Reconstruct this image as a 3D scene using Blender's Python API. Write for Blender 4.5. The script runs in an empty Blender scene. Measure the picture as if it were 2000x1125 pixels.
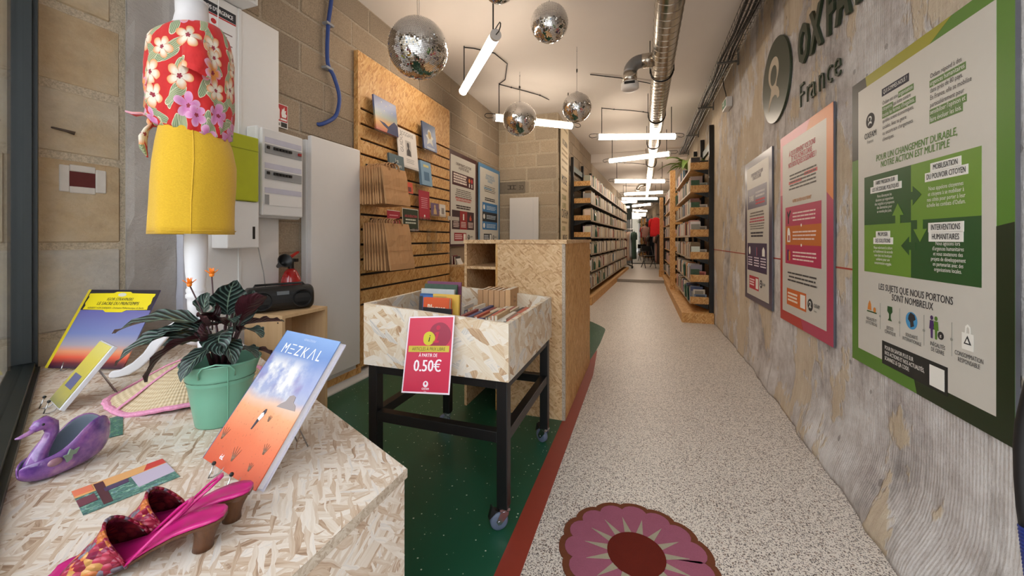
import bpy, bmesh, math, random
from mathutils import Vector, Matrix, Euler

random.seed(11)
S = bpy.context.scene
COL = S.collection
PI = math.pi
D = math.radians

# ------------------------------------------------------------------ camera, sky, exposure
YAW = math.atan(255 / 750)          # camera turned to the left of the corridor axis (+Y)
EYE = 1.15
cam_d = bpy.data.cameras.new('camera')
cam_d.sensor_width = 36.0
cam_d.lens = 13.5
cam_d.shift_y = -0.0478
cam_d.clip_start = 0.02
cam = bpy.data.objects.new('camera', cam_d)
cam.location = (0, 0, EYE)
cam.rotation_euler = (PI / 2, 0, YAW)
COL.objects.link(cam)
S.camera = cam

world = bpy.data.worlds.new('overcast_street_sky')
S.world = world
world.use_nodes = True
_bg = world.node_tree.nodes['Background']
_bg.inputs[0].default_value = (0.86, 0.93, 1.0, 1)
_bg.inputs[1].default_value = 4.1

S.view_settings.view_transform = 'Standard'
S.view_settings.look = 'None'
S.view_settings.gamma = 1.0
S.view_settings.exposure = 0.25
S.view_settings.use_curve_mapping = False
TUBE_STRENGTH = 19.0

# ------------------------------------------------------------------ helpers
def lin(c):
    return tuple(((v / 255) / 12.92 if v / 255 <= 0.04045 else ((v / 255 + 0.055) / 1.055) ** 2.4) for v in c)

class NT:
    def __init__(self, name):
        self.m = bpy.data.materials.new(name)
        self.m.use_nodes = True
        self.t = self.m.node_tree
        self.b = self.t.nodes['Principled BSDF']
    def n(self, kind, **kw):
        nd = self.t.nodes.new(kind)
        for k, v in kw.items():
            setattr(nd, k, v)
        return nd
    def l(self, a, b):
        self.t.links.new(a, b)
    def val(self, op, a, b=None, clamp=False):
        nd = self.n('ShaderNodeMath', operation=op)
        nd.use_clamp = clamp
        for i, v in enumerate((a, b)):
            if v is None:
                continue
            if isinstance(v, (int, float)):
                nd.inputs[i].default_value = v
            else:
                self.l(v, nd.inputs[i])
        return nd.outputs[0]
    def mix(self, f, a, b, blend='MIX'):
        nd = self.n('ShaderNodeMix', data_type='RGBA', blend_type=blend)
        for i, v in ((0, f), (6, a), (7, b)):
            if isinstance(v, (int, float)):
                nd.inputs[i].default_value = v
            elif isinstance(v, tuple):
                nd.inputs[i].default_value = (*v[:3], 1)
            else:
                self.l(v, nd.inputs[i])
        return nd.outputs[2]
    def ramp(self, f, stops, interp='LINEAR'):
        nd = self.n('ShaderNodeValToRGB')
        cr = nd.color_ramp
        cr.interpolation = interp
        while len(cr.elements) < len(stops):
            cr.elements.new(0.5)
        for e, (p, c) in zip(cr.elements, stops):
            e.position = p
            e.color = (*c[:3], 1)
        self.l(f, nd.inputs[0])
        return nd.outputs[0]
    def noise(self, vec, scale, detail=3, rough=0.5):
        nd = self.n('ShaderNodeTexNoise')
        nd.inputs['Scale'].default_value = scale
        nd.inputs['Detail'].default_value = detail
        nd.inputs['Roughness'].default_value = rough
        if vec is not None:
            self.l(vec, nd.inputs['Vector'])
        return nd.outputs[0]
    def mapv(self, vec, scale=(1, 1, 1), rot=(0, 0, 0), loc=(0, 0, 0)):
        nd = self.n('ShaderNodeMapping')
        nd.inputs['Scale'].default_value = scale
        nd.inputs['Rotation'].default_value = rot
        nd.inputs['Location'].default_value = loc
        self.l(vec, nd.inputs['Vector'])
        return nd.outputs[0]
    def pos(self):
        return self.n('ShaderNodeNewGeometry').outputs['Position']
    def tc(self, k='Object'):
        return self.n('ShaderNodeTexCoord').outputs[k]
    def xyz(self, vec):
        nd = self.n('ShaderNodeSeparateXYZ')
        self.l(vec, nd.inputs[0])
        return nd.outputs
    def comb(self, x, y, z=0.0):
        nd = self.n('ShaderNodeCombineXYZ')
        for i, v in enumerate((x, y, z)):
            if isinstance(v, (int, float)):
                nd.inputs[i].default_value = v
            else:
                self.l(v, nd.inputs[i])
        return nd.outputs[0]
    def bump(self, h, strength=0.3, dist=0.01):
        nd = self.n('ShaderNodeBump')
        nd.inputs['Strength'].default_value = strength
        nd.inputs['Distance'].default_value = dist
        self.l(h, nd.inputs['Height'])
        self.l(nd.outputs[0], self.b.inputs['Normal'])
    def col(self, c):
        self.l(c, self.b.inputs['Base Color'])
    def set(self, **kw):
        for k, v in kw.items():
            self.b.inputs[k.replace('_', ' ')].default_value = v
        return self

_M = {}
def plain(name, rgb, rough=0.5, metal=0.0, var=0.07, scale=25, spec=0.5, coat=0.0):
    """paint / plastic / paper: one hue with a faint procedural mottling"""
    if name in _M:
        return _M[name]
    t = NT(name)
    c = lin(rgb)
    f = t.noise(t.tc('Object'), scale, 2)
    lo = tuple(v * (1 - var) for v in c)
    hi = tuple(min(1, v * (1 + var)) for v in c)
    t.col(t.mix(f, lo, hi))
    t.set(Roughness=rough, Metallic=metal, Specular_IOR_Level=spec, Coat_Weight=coat)
    _M[name] = t.m
    return t.m

def rgbname(rgb):
    return 'ink_%02x%02x%02x' % tuple(rgb)
def ink(rgb, rough=0.6):
    return plain(rgbname(rgb), rgb, rough, var=0.02)

class MB:
    """collects shapes into one mesh"""
    def __init__(self):
        self.v = []; self.f = []; self.mi = []; self.uv = None
    def add(self, vs, fs, m=0):
        o = len(self.v)
        self.v += [tuple(p) for p in vs]
        self.f += [tuple(i + o for i in f) for f in fs]
        self.mi += [m] * len(fs)
        return self
    def box(self, x0, x1, y0, y1, z0, z1, m=0):
        vs = [(x0, y0, z0), (x1, y0, z0), (x1, y1, z0), (x0, y1, z0), (x0, y0, z1), (x1, y0, z1), (x1, y1, z1), (x0, y1, z1)]
        fs = [(0, 3, 2, 1), (4, 5, 6, 7), (0, 1, 5, 4), (1, 2, 6, 5), (2, 3, 7, 6), (3, 0, 4, 7)]
        return self.add(vs, fs, m)
    def hexa(self, bottom, top, m=0):
        vs = list(bottom) + list(top)
        fs = [(0, 3, 2, 1), (4, 5, 6, 7), (0, 1, 5, 4), (1, 2, 6, 5), (2, 3, 7, 6), (3, 0, 4, 7)]
        return self.add(vs, fs, m)
    def loft(self, rings, m=0, caps=True, closed=False):
        n = len(rings[0])
        vs = [p for r in rings for p in r]
        fs = []
        R = len(rings)
        for i in range(R if closed else R - 1):
            a = i * n; b = ((i + 1) % R) * n
            for k in range(n):
                k2 = (k + 1) % n
                fs.append((a + k, a + k2, b + k2, b + k))
        if caps and not closed:
            fs.append(tuple(reversed(range(n))))
            fs.append(tuple((R - 1) * n + k for k in range(n)))
        return self.add(vs, fs, m)
    def sheet(self, rows, m=0):
        n = len(rows[0])
        vs = [p for r in rows for p in r]
        fs = []
        for i in range(len(rows) - 1):
            for k in range(n - 1):
                fs.append((i * n + k, i * n + k + 1, (i + 1) * n + k + 1, (i + 1) * n + k))
        return self.add(vs, fs, m)
    def lathe(self, prof, n=24, c=(0, 0, 0), m=0, caps=True, sx=1.0, sy=1.0):
        rings = [[(c[0] + sx * r * math.cos(2 * PI * k / n), c[1] + sy * r * math.sin(2 * PI * k / n), c[2] + z) for k in range(n)] for r, z in prof]
        return self.loft(rings, m, caps)
    def tube(self, pts, r, n=8, m=0, closed=False, flat=1.0):
        P = [Vector(p) for p in pts]
        N = len(P)
        rr = r if isinstance(r, (list, tuple)) else [r] * N
        T = []
        for i in range(N):
            if closed:
                t = P[(i + 1) % N] - P[i - 1]
            else:
                t = P[min(i + 1, N - 1)] - P[max(i - 1, 0)]
            T.append(t.normalized())
        ref = Vector((0, 0, 1)) if abs(T[0].z) < 0.9 else Vector((1, 0, 0))
        u = T[0].cross(ref).normalized()
        rings = []
        for i in range(N):
            u = (u - T[i] * u.dot(T[i]))
            u = u.normalized() if u.length > 1e-6 else T[i].orthogonal().normalized()
            w = T[i].cross(u)
            rings.append([tuple(P[i] + u * (rr[i] * math.cos(2 * PI * k / n)) + w * (flat * rr[i] * math.sin(2 * PI * k / n))) for k in range(n)])
        return self.loft(rings, m, True, closed)
    def prism(self, poly, y0, y1, m=0):
        """polygon in x/z pushed from y0 to y1"""
        n = len(poly)
        vs = [(p[0], y0, p[1]) for p in poly] + [(p[0], y1, p[1]) for p in poly]
        fs = [tuple(range(n)), tuple(reversed(range(n, 2 * n)))]
        for k in range(n):
            k2 = (k + 1) % n
            fs.append((k2, k, n + k, n + k2))
        return self.add(vs, fs, m)
    def slab(self, poly, z0, z1, m=0):
        """polygon in x/y pushed from z0 to z1"""
        n = len(poly)
        vs = [(p[0], p[1], z0) for p in poly] + [(p[0], p[1], z1) for p in poly]
        fs = [tuple(reversed(range(n))), tuple(range(n, 2 * n))]
        for k in range(n):
            k2 = (k + 1) % n
            fs.append((k, k2, n + k2, n + k))
        return self.add(vs, fs, m)
    def ball(self, c, r, n=16, rows=10, m=0, s=(1, 1, 1)):
        rings = []
        for i in range(1, rows):
            a = -PI / 2 + PI * i / rows
            rings.append([(c[0] + s[0] * r * math.cos(a) * math.cos(2 * PI * k / n), c[1] + s[1] * r * math.cos(a) * math.sin(2 * PI * k / n), c[2] + s[2] * r * math.sin(a)) for k in range(n)])
        return self.loft(rings, m)
    def move(self, M):
        self.v = [tuple(M @ Vector(p)) for p in self.v]
        return self
    def mesh(self, name, smooth=False, fix=True):
        me = bpy.data.meshes.new(name)
        me.from_pydata(self.v, [], self.f)
        if any(self.mi):
            me.polygons.foreach_set('material_index', self.mi)
        if fix:
            bm = bmesh.new(); bm.from_mesh(me)
            bmesh.ops.recalc_face_normals(bm, faces=bm.faces)
            bm.to_mesh(me); bm.free()
        if smooth:
            me.polygons.foreach_set('use_smooth', [True] * len(me.polygons))
        me.update()
        return me

def obj(name, mesh, mats, parent=None, loc=(0, 0, 0), rot=(0, 0, 0), smooth=False, bevel=0.0, auto=None):
    if isinstance(mesh, MB):
        mesh = mesh.mesh(name, smooth)
    if mats is not None and not mesh.materials:
        for m in (mats if isinstance(mats, (list, tuple)) else [mats]):
            mesh.materials.append(m)
    o = bpy.data.objects.new(name, mesh)
    COL.objects.link(o)
    o.location = loc
    o.rotation_euler = rot
    if parent:
        o.parent = parent
    if bevel:
        b = o.modifiers.new('bevel', 'BEVEL')
        b.width = bevel; b.segments = 2; b.limit_method = 'ANGLE'; b.angle_limit = D(40)
    return o

def tag(o, label, cat, group=None):
    o['label'] = label
    o['category'] = cat
    if group:
        o['group'] = group
    return o

def thing(name, label, cat, loc=(0, 0, 0), rotz=0.0, group=None, rot=None):
    o = bpy.data.objects.new(name, None)
    o.empty_display_size = 0.05
    COL.objects.link(o)
    o.location = loc
    o.rotation_euler = rot if rot else (0, 0, rotz)
    return tag(o, label, cat, group)

def struct(name, mb, mats, label=None, loc=(0, 0, 0), rot=(0, 0, 0), smooth=False):
    o = obj(name, mb, mats, None, loc, rot, smooth)
    o['kind'] = 'structure'
    if label:
        o['label'] = label
    return o

def copy_tree(o, parent=None):
    c = o.copy()
    COL.objects.link(c)
    c.parent = parent
    for ch in list(o.children):
        copy_tree(ch, c)
    return c

def text(s, size, x, z, mat, parent, align='CENTER', xs=0.8, y=0.0, bold=0.0, line=1.0, extrude=0.0, name='lettering', shear=0.0, rot=None, loc=None, vert=False):
    """letters standing in the parent's x/z plane, facing -y"""
    cu = bpy.data.curves.new('txt', 'FONT')
    cu.body = s; cu.size = size; cu.align_x = align; cu.align_y = 'TOP_BASELINE'
    cu.resolution_u = 2; cu.space_line = line; cu.offset = bold * size if extrude else 0.0; cu.shear = shear
    cu.extrude = extrude
    tmp = bpy.data.objects.new('txt', cu)
    me = bpy.data.meshes.new_from_object(tmp)
    bpy.data.objects.remove(tmp)
    bpy.data.curves.remove(cu)
    for v in me.vertices:
        px, py, pz = v.co
        if vert:
            v.co = (x - py, y - pz, z + px * xs)
        else:
            v.co = (x + px * xs, y - pz, z + py)
    if bold > 0 and not extrude:            # heavier strokes: the same glyphs printed twice, a hair apart
        vs = [tuple(v.co) for v in me.vertices]
        fs = [tuple(p.vertices) for p in me.polygons]
        n0 = len(vs)
        dx = bold * size * 2.2
        allv, allf = list(vs), list(fs)
        for q in (0.5, 1.0):
            k0 = len(allv)
            allv += [(p[0], p[1] - 0.00006 * q, p[2] + dx * q) if vert else (p[0] + dx * q, p[1] - 0.00006 * q, p[2]) for p in vs]
            allf += [tuple(i + k0 for i in f) for f in fs]
        me.clear_geometry()
        me.from_pydata(allv, [], allf)
    me.materials.clear()
    me.materials.append(mat)
    o = bpy.data.objects.new(name, me)
    COL.objects.link(o)
    if parent:
        o.parent = parent
    if loc:
        o.location = loc
    if rot:
        o.rotation_euler = rot
    return o

def patch(name, x0, x1, z0, z1, y, mat, parent, t=0.0006):
    return obj(name, MB().box(x0, x1, y - t, y, z0, z1), mat, parent)
def patch_poly(name, poly, y, mat, parent, t=0.0006):
    return obj(name, MB().prism(poly, y - t, y), mat, parent)
def disc_poly(cx, cz, rx, rz, n=28, a0=0):
    return [(cx + rx * math.cos(a0 + 2 * PI * k / n), cz + rz * math.sin(a0 + 2 * PI * k / n)) for k in range(n)]

# ------------------------------------------------------------------ materials
def box_uv(t):
    """2D coordinates on the face, in metres, whichever way the board stands"""
    o = t.xyz(t.tc('Object'))
    n = t.xyz(t.tc('Normal'))
    ix = t.val('GREATER_THAN', t.val('ABSOLUTE', n[0]), 0.6)
    iz = t.val('GREATER_THAN', t.val('ABSOLUTE', n[2]), 0.6)
    def pick(f, a, b):
        return t.val('ADD', t.val('MULTIPLY', a, f), t.val('MULTIPLY', b, t.val('SUBTRACT', 1.0, f)))
    u = pick(ix, o[1], o[0])
    v = pick(iz, o[1], o[2])
    r = t.n('ShaderNodeObjectInfo').outputs['Random']
    u = t.val('ADD', u, t.val('MULTIPLY', r, 7.3))
    return t.comb(u, v)

def osb(name, stops, angles=(0.25, 1.2, 2.1, 2.75, 0.75), L=9.0, W=42.0, rough=0.55):
    """pressed wood flakes: layers of long overlapping strands lying every which way"""
    t = NT(name)
    uv = box_uv(t)
    wob = t.n('ShaderNodeTexNoise'); wob.inputs['Scale'].default_value = 26; wob.inputs['Detail'].default_value = 2
    t.l(uv, wob.inputs['Vector'])
    w2 = t.n('ShaderNodeVectorMath', operation='MULTIPLY_ADD')
    t.l(wob.outputs['Color'], w2.inputs[0]); w2.inputs[1].default_value = (0.011, 0.011, 0); t.l(uv, w2.inputs[2])
    uvw = w2.outputs[0]
    out = None; hgt = None
    for i, a in enumerate(angles):
        mp = t.mapv(uvw, (1, 1, 1), (0, 0, a), (i * 3.7, i * 1.9, 0))
        ms = t.mapv(mp, (L * (1 + 0.3 * i), W * (1 + 0.12 * i), 1))
        vo = t.n('ShaderNodeTexVoronoi', voronoi_dimensions='2D')
        vo.inputs['Scale'].default_value = 1.0
        t.l(ms, vo.inputs['Vector'])
        sp = t.n('ShaderNodeSeparateColor'); t.l(vo.outputs['Color'], sp.inputs[0])
        gr = t.noise(t.mapv(mp, (10, 190, 1)), 1.0, 3, 0.65)
        v = t.val('ADD', t.val('ADD', t.val('MULTIPLY', sp.outputs[0], 0.62), 0.19), t.val('MULTIPLY', t.val('SUBTRACT', gr, 0.5), 0.6))
        if out is None:
            out, hgt = v, sp.outputs[2]
        else:
            k = t.val('GREATER_THAN', sp.outputs[1], 0.55)
            mxx = t.n('ShaderNodeMix', data_type='FLOAT')
            t.l(k, mxx.inputs[0]); t.l(out, mxx.inputs[2]); t.l(v, mxx.inputs[3]); out = mxx.outputs[0]
            mh = t.n('ShaderNodeMix', data_type='FLOAT')
            t.l(k, mh.inputs[0]); t.l(hgt, mh.inputs[2]); t.l(sp.outputs[2], mh.inputs[3]); hgt = mh.outputs[0]
    c = t.ramp(out, [(p, lin(q)) for p, q in stops])
    t.col(c)
    t.set(Roughness=rough)
    t.bump(hgt, 0.12, 0.002)
    return t.m

OSB_PALE = osb('pale_osb', [(0.0, (96, 72, 56)), (0.12, (152, 122, 98)), (0.27, (194, 170, 146)), (0.48, (212, 197, 180)), (0.72, (226, 216, 204)), (0.95, (196, 190, 186))], L=8, W=90)
OSB_BIN = osb('coarse_pale_osb', [(0.0, (110, 78, 56)), (0.12, (168, 130, 98)), (0.28, (206, 178, 144)), (0.5, (222, 206, 182)), (0.72, (230, 220, 206)), (0.9, (178, 174, 170)), (1.0, (150, 148, 148))], L=5.5, W=26)
OSB_TAN = osb('tan_osb', [(0.0, (120, 78, 42)), (0.14, (176, 130, 84)), (0.35, (208, 168, 122)), (0.6, (220, 184, 138)), (0.85, (228, 196, 154)), (1.0, (204, 162, 116))], L=13, W=80)
OSB_GOLD = osb('golden_osb', [(0.0, (120, 72, 28)), (0.14, (174, 118, 58)), (0.35, (204, 150, 86)), (0.6, (216, 168, 104)), (0.85, (228, 188, 130)), (1.0, (196, 142, 80))], angles=(1.3, 1.75, 1.55, 0.9, 2.2), L=9, W=60)

def m_terrazzo():
    t = NT('speckled_terrazzo')
    p = t.pos()
    base = t.mix(t.noise(p, 2.0, 3), lin((220, 210, 199)), lin((232, 224, 214)))
    c = base
    for sc, thr, dist, stops in ((150, 0.77, 0.36, [(0.0, (34, 32, 36)), (0.35, (70, 64, 66)), (0.55, (140, 126, 118)), (0.8, (96, 88, 88)), (1.0, (44, 44, 52))]),
                                 (105, 0.86, 0.36, [(0.0, (88, 78, 76)), (0.5, (150, 126, 108)), (1.0, (60, 56, 60))]),
                                 (230, 0.6, 0.42, [(0.0, (168, 154, 144)), (0.6, (64, 60, 62)), (1.0, (160, 140, 122))])):
        vo = t.n('ShaderNodeTexVoronoi', voronoi_dimensions='2D')
        vo.inputs['Scale'].default_value = sc
        t.l(p, vo.inputs['Vector'])
        sp = t.n('ShaderNodeSeparateColor'); t.l(vo.outputs['Color'], sp.inputs[0])
        k = t.val('MULTIPLY', t.val('GREATER_THAN', sp.outputs[0], thr), t.val('LESS_THAN', vo.outputs['Distance'], dist))
        c = t.mix(k, c, t.ramp(sp.outputs[1], [(q, lin(r)) for q, r in stops]))
    t.col(c)
    t.set(Roughness=0.42)
    return t.m
M_FLOOR = m_terrazzo()

def m_greenfloor():
    t = NT('green_resin_floor')
    p = t.pos()
    vo = t.n('ShaderNodeTexVoronoi', voronoi_dimensions='2D'); vo.inputs['Scale'].default_value = 55
    t.l(p, vo.inputs['Vector'])
    sp = t.n('ShaderNodeSeparateColor'); t.l(vo.outputs['Color'], sp.inputs[0])
    k = t.val('MULTIPLY', t.val('GREATER_THAN', sp.outputs[0], 0.9), t.val('LESS_THAN', vo.outputs['Distance'], t.val('MULTIPLY', sp.outputs[1], 0.2)))
    base = t.mix(t.noise(p, 3.0, 2), lin((26, 78, 56)), lin((36, 92, 68)))
    t.col(t.mix(k, base, lin((214, 220, 204))))
    t.set(Roughness=0.33)
    return t.m
M_GREEN = m_greenfloor()

def m_block(name, c1, c2, c3):
    t = NT(name)
    p = t.pos()
    r = t.n('ShaderNodeObjectInfo').outputs['Random']
    f = t.noise(p, 3.2, 4, 0.6)
    c = t.mix(f, lin(c1), lin(c2))
    c = t.mix(t.val('MULTIPLY', r, 0.75), c, lin(c3))
    g = t.noise(p, 120, 3, 0.7)
    c = t.mix(0.55, c, t.ramp(g, [(0.3, (0.35, 0.35, 0.35)), (0.62, (0.85, 0.85, 0.85))]), 'OVERLAY')
    t.col(c)
    t.set(Roughness=0.9, Specular_IOR_Level=0.2)
    t.bump(t.val('ADD', t.noise(p, 90, 4, 0.7), t.val('MULTIPLY', t.noise(p, 18, 3), 0.6)), 0.55, 0.008)
    return t.m
M_BLOCK = m_block('rough_concrete_block', (142, 126, 108), (166, 148, 126), (128, 116, 102))
def m_ashlar():
    t = NT('weathered_ashlar_stone')
    p = t.pos()
    r = t.n('ShaderNodeObjectInfo').outputs['Random']
    f = t.noise(p, 2.6, 5, 0.6)
    c = t.ramp(t.val('ADD', f, t.val('MULTIPLY', t.val('SUBTRACT', r, 0.5), 0.35)), [(0.3, lin((182, 177, 168))), (0.52, lin((190, 178, 158))), (0.72, lin((186, 166, 136))), (0.95, lin((178, 150, 114)))])
    g = t.noise(t.mapv(p, (1, 1, 1.3)), 13, 6, 0.72)
    c = t.mix(0.4, c, t.ramp(g, [(0.3, (0.36, 0.36, 0.36)), (0.66, (0.66, 0.66, 0.66))]), 'OVERLAY')
    t.col(c)
    t.set(Roughness=0.92, Specular_IOR_Level=0.2)
    t.bump(t.val('ADD', t.noise(p, 70, 3, 0.6), t.val('MULTIPLY', g, 1.4)), 0.4, 0.006)
    return t.m
M_STONE = m_ashlar()
M_PILLAR = m_block('old_stone_brick', (166, 149, 126), (188, 172, 148), (148, 136, 120))
M_POINT = m_block('pale_pointing', (172, 159, 138), (184, 171, 150), (170, 159, 140))
M_MORTAR = m_block('lime_mortar', (150, 137, 120), (168, 155, 138), (150, 140, 126))

def m_concrete():
    """old wall: grey render raked with vertical grooves in places, smooth tan patches, pits"""
    t = NT('raked_concrete')
    p = t.mapv(t.pos(), (0.15, 1, 1))
    f1 = t.noise(p, 1.1, 6, 0.65)
    c = t.ramp(f1, [(0.3, lin((168, 161, 157))), (0.48, lin((202, 197, 194))), (0.7, lin((222, 219, 216)))])
    f3 = t.noise(t.mapv(p, loc=(3, 5, 2)), 5.0, 5, 0.7)
    c = t.mix(0.8, c, t.ramp(f3, [(0.34, (0.26, 0.26, 0.26)), (0.62, (0.66, 0.66, 0.66))]), 'OVERLAY')
    f4 = t.noise(t.mapv(p, (1, 5, 0.9), loc=(1, 8, 3)), 2.4, 5, 0.7)
    c = t.mix(t.val('MULTIPLY', t.ramp(f4, [(0.54, (0, 0, 0)), (0.66, (1, 1, 1))]), 0.5), c, lin((128, 118, 110)))
    # smooth tan skim patches, more of them deeper in the shop
    f2 = t.noise(t.mapv(p, (1, 1.5, 0.85), loc=(4, 2, 1)), 2.0, 5, 0.66)
    yq = t.val('MULTIPLY', t.xyz(t.pos())[1], 0.028)
    patch_ = t.ramp(t.val('ADD', f2, yq), [(0.60, (0, 0, 0)), (0.63, (1, 1, 1))])
    c = t.mix(t.val('MULTIPLY', patch_, 0.75), c, t.mix(f3, lin((186, 164, 132)), lin((212, 196, 168))))
    # grooves
    streak = t.noise(t.mapv(p, (1, 26, 1.3)), 1.5, 4, 0.7)
    wv = t.n('ShaderNodeTexWave', wave_type='BANDS', bands_direction='Y')
    wv.inputs['Scale'].default_value = 24; wv.inputs['Distortion'].default_value = 1.2; wv.inputs['Detail'].default_value = 1; wv.inputs['Detail Scale'].default_value = 0.5
    t.l(t.mapv(p, (0, 1, 0.045)), wv.inputs['Vector'])
    mask = t.ramp(t.noise(t.mapv(p, (1, 1.3, 0.8), loc=(9, 1, 3)), 1.5, 3), [(0.46, (0, 0, 0)), (0.56, (1, 1, 1))])
    rak = t.val('MULTIPLY', t.val('MULTIPLY', wv.outputs['Fac'], mask), t.val('SUBTRACT', 1.0, patch_))
    c = t.mix(t.val('MULTIPLY', rak, 0.13), c, lin((124, 116, 112)))
    c = t.mix(0.22, c, t.ramp(streak, [(0.35, (0.3, 0.3, 0.3)), (0.65, (0.72, 0.72, 0.72))]), 'OVERLAY')
    vo = t.n('ShaderNodeTexVoronoi'); vo.inputs['Scale'].default_value = 5.5
    t.l(p, vo.inputs['Vector'])
    pit = t.val('LESS_THAN', t.val('ADD', vo.outputs['Distance'], t.val('MULTIPLY', t.noise(p, 40, 2), 0.14)), 0.14)
    c = t.mix(t.val('MULTIPLY', pit, 0.55), c, lin((112, 104, 98)))
    t.col(c)
    t.set(Roughness=0.85, Specular_IOR_Level=0.25)
    h = t.val('SUBTRACT', t.val('MULTIPLY', streak, 0.5), t.val('MULTIPLY', rak, 0.14))
    h = t.val('SUBTRACT', h, t.val('MULTIPLY', pit, 0.9))
    h = t.val('ADD', h, t.val('MULTIPLY', patch_, 0.7))
    h = t.val('ADD', h, t.val('MULTIPLY', t.noise(p, 46, 4, 0.65), 0.7))
    t.bump(h, 0.6, 0.012)
    return t.m
M_CONC = m_concrete()

M_CEIL = plain('warm_white_ceiling', (232, 224, 216), 0.9, var=0.03, scale=3)
M_WHITE = plain('white_lacquer', (232, 229, 226), 0.3, var=0.015)
M_WHITEP = plain('white_plastic', (226, 224, 222), 0.4, var=0.02)
M_WPAINT = plain('white_wood_paint', (230, 230, 234), 0.45, var=0.02)
M_BLACK = plain('black_metal_paint', (18, 18, 19), 0.38, var=0.1)
M_BLACKP = plain('black_plastic', (22, 22, 23), 0.42, var=0.1)
M_BLACKW = plain('black_shelf_board', (34, 31, 29), 0.6, var=0.1)
M_CABLE = plain('black_cable', (24, 22, 21), 0.5)
M_CHROME = plain('zinc_metal', (190, 190, 194), 0.25, 1.0, var=0.05)
M_WIRE = plain('bright_wire', (180, 178, 178), 0.3, 1.0)
M_STEEL = plain('brushed_step_edge', (150, 140, 128), 0.35, 0.9)
M_GREYP = plain('grey_plastic', (150, 152, 156), 0.5)
M_RED = plain('red_resin_strip', (146, 52, 36), 0.5, var=0.06)
M_FRAME = plain('bottle_green_frame', (12, 22, 21), 0.45, var=0.06, coat=0.0)
M_PAPER = plain('book_pages', (222, 212, 192), 0.85, var=0.06, scale=90)

def m_wood(name, a, b, along=(1, 14, 14), rough=0.5):
    t = NT(name)
    p = t.tc('Object')
    f = t.noise(t.mapv(p, along), 4.0, 4, 0.6)
    t.col(t.mix(f, lin(a), lin(b)))
    t.set(Roughness=rough)
    return t.m
M_PINE = m_wood('pine_board', (206, 166, 120), (228, 196, 152), (12, 12, 1.2))
M_WALNUT = m_wood('walnut_heel', (66, 38, 22), (110, 70, 42), (60, 60, 10), 0.4)
M_EDGE = osb('raw_board_edge', [(0.0, (150, 128, 106)), (0.5, (186, 170, 150)), (1.0, (206, 194, 178))], L=60, W=160)

def m_emit(name, rgb, strength):
    t = NT(name)
    t.b.inputs['Base Color'].default_value = (0.9, 0.9, 0.9, 1)
    t.b.inputs['Emission Color'].default_value = (*lin(rgb), 1)
    t.b.inputs['Emission Strength'].default_value = strength
    return t.m
M_TUBE = m_emit('lit_diffuser', (255, 238, 218), TUBE_STRENGTH)

def m_glass(name, tint=(1, 1, 1), gloss=0.08):
    m = bpy.data.materials.new(name); m.use_nodes = True
    t = m.node_tree; t.nodes.clear()
    out = t.nodes.new('ShaderNodeOutputMaterial')
    mx = t.nodes.new('ShaderNodeMixShader')
    tr = t.nodes.new('ShaderNodeBsdfTransparent'); tr.inputs[0].default_value = (*tint, 1)
    gl = t.nodes.new('ShaderNodeBsdfGlossy'); gl.inputs['Roughness'].default_value = 0.03
    lw = t.nodes.new('ShaderNodeLayerWeight'); lw.inputs[0].default_value = 0.5
    pw = t.nodes.new('ShaderNodeMath'); pw.operation = 'POWER'; pw.inputs[1].default_value = 3.0
    ad = t.nodes.new('ShaderNodeMath'); ad.operation = 'MULTIPLY_ADD'; ad.inputs[1].default_value = 0.5; ad.inputs[2].default_value = gloss * 0.5
    t.links.new(lw.outputs['Facing'], pw.inputs[0]); t.links.new(pw.outputs[0], ad.inputs[0])
    t.links.new(ad.outputs[0], mx.inputs[0])
    t.links.new(tr.outputs[0], mx.inputs[1]); t.links.new(gl.outputs[0], mx.inputs[2])
    t.links.new(mx.outputs[0], out.inputs[0])
    return m
M_GLASS = m_glass('window_glass')
M_ACRYL = m_glass('clear_acrylic', (0.96, 0.97, 0.97), 0.15)

def m_metalduct():
    t = NT('galvanised_steel')
    f = t.noise(t.pos(), 30, 2)
    t.col(t.mix(f, lin((176, 170, 160)), lin((208, 202, 192))))
    t.set(Metallic=1.0, Roughness=0.24)
    return t.m
M_DUCT = m_metalduct()

def m_objcolor(name, rough=0.55):
    t = NT(name)
    oi = t.n('ShaderNodeObjectInfo')
    f = t.noise(t.tc('Object'), 40, 2)
    t.col(t.mix(t.val('MULTIPLY', f, 0.22), oi.outputs['Color'], (0.25, 0.22, 0.2)))
    t.set(Roughness=rough)
    return t.m
M_COVER = m_objcolor('book_cover')
# ------------------------------------------------------------------ the setting
XL, XR, ZC = -2.25, 0.93, 3.15
E_DIR = Vector((0.047, 0.9989, 0))             # the rear of the shop narrows: left side runs this way

struct('floor', MB().box(-2.6, 1.2, -6, 10.75, -0.12, 0), M_FLOOR, 'speckled beige terrazzo floor of the corridor')
struct('floor_rear', MB().box(-3.0, 1.2, 10.75, 18.0, -0.12, 0.07), M_FLOOR, 'raised terrazzo floor at the back of the shop')
struct('trim_1', MB().box(-1.0, 0.93, 10.715, 10.775, 0.0, 0.074), M_STEEL, 'brushed metal edge of the floor step')

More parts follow.
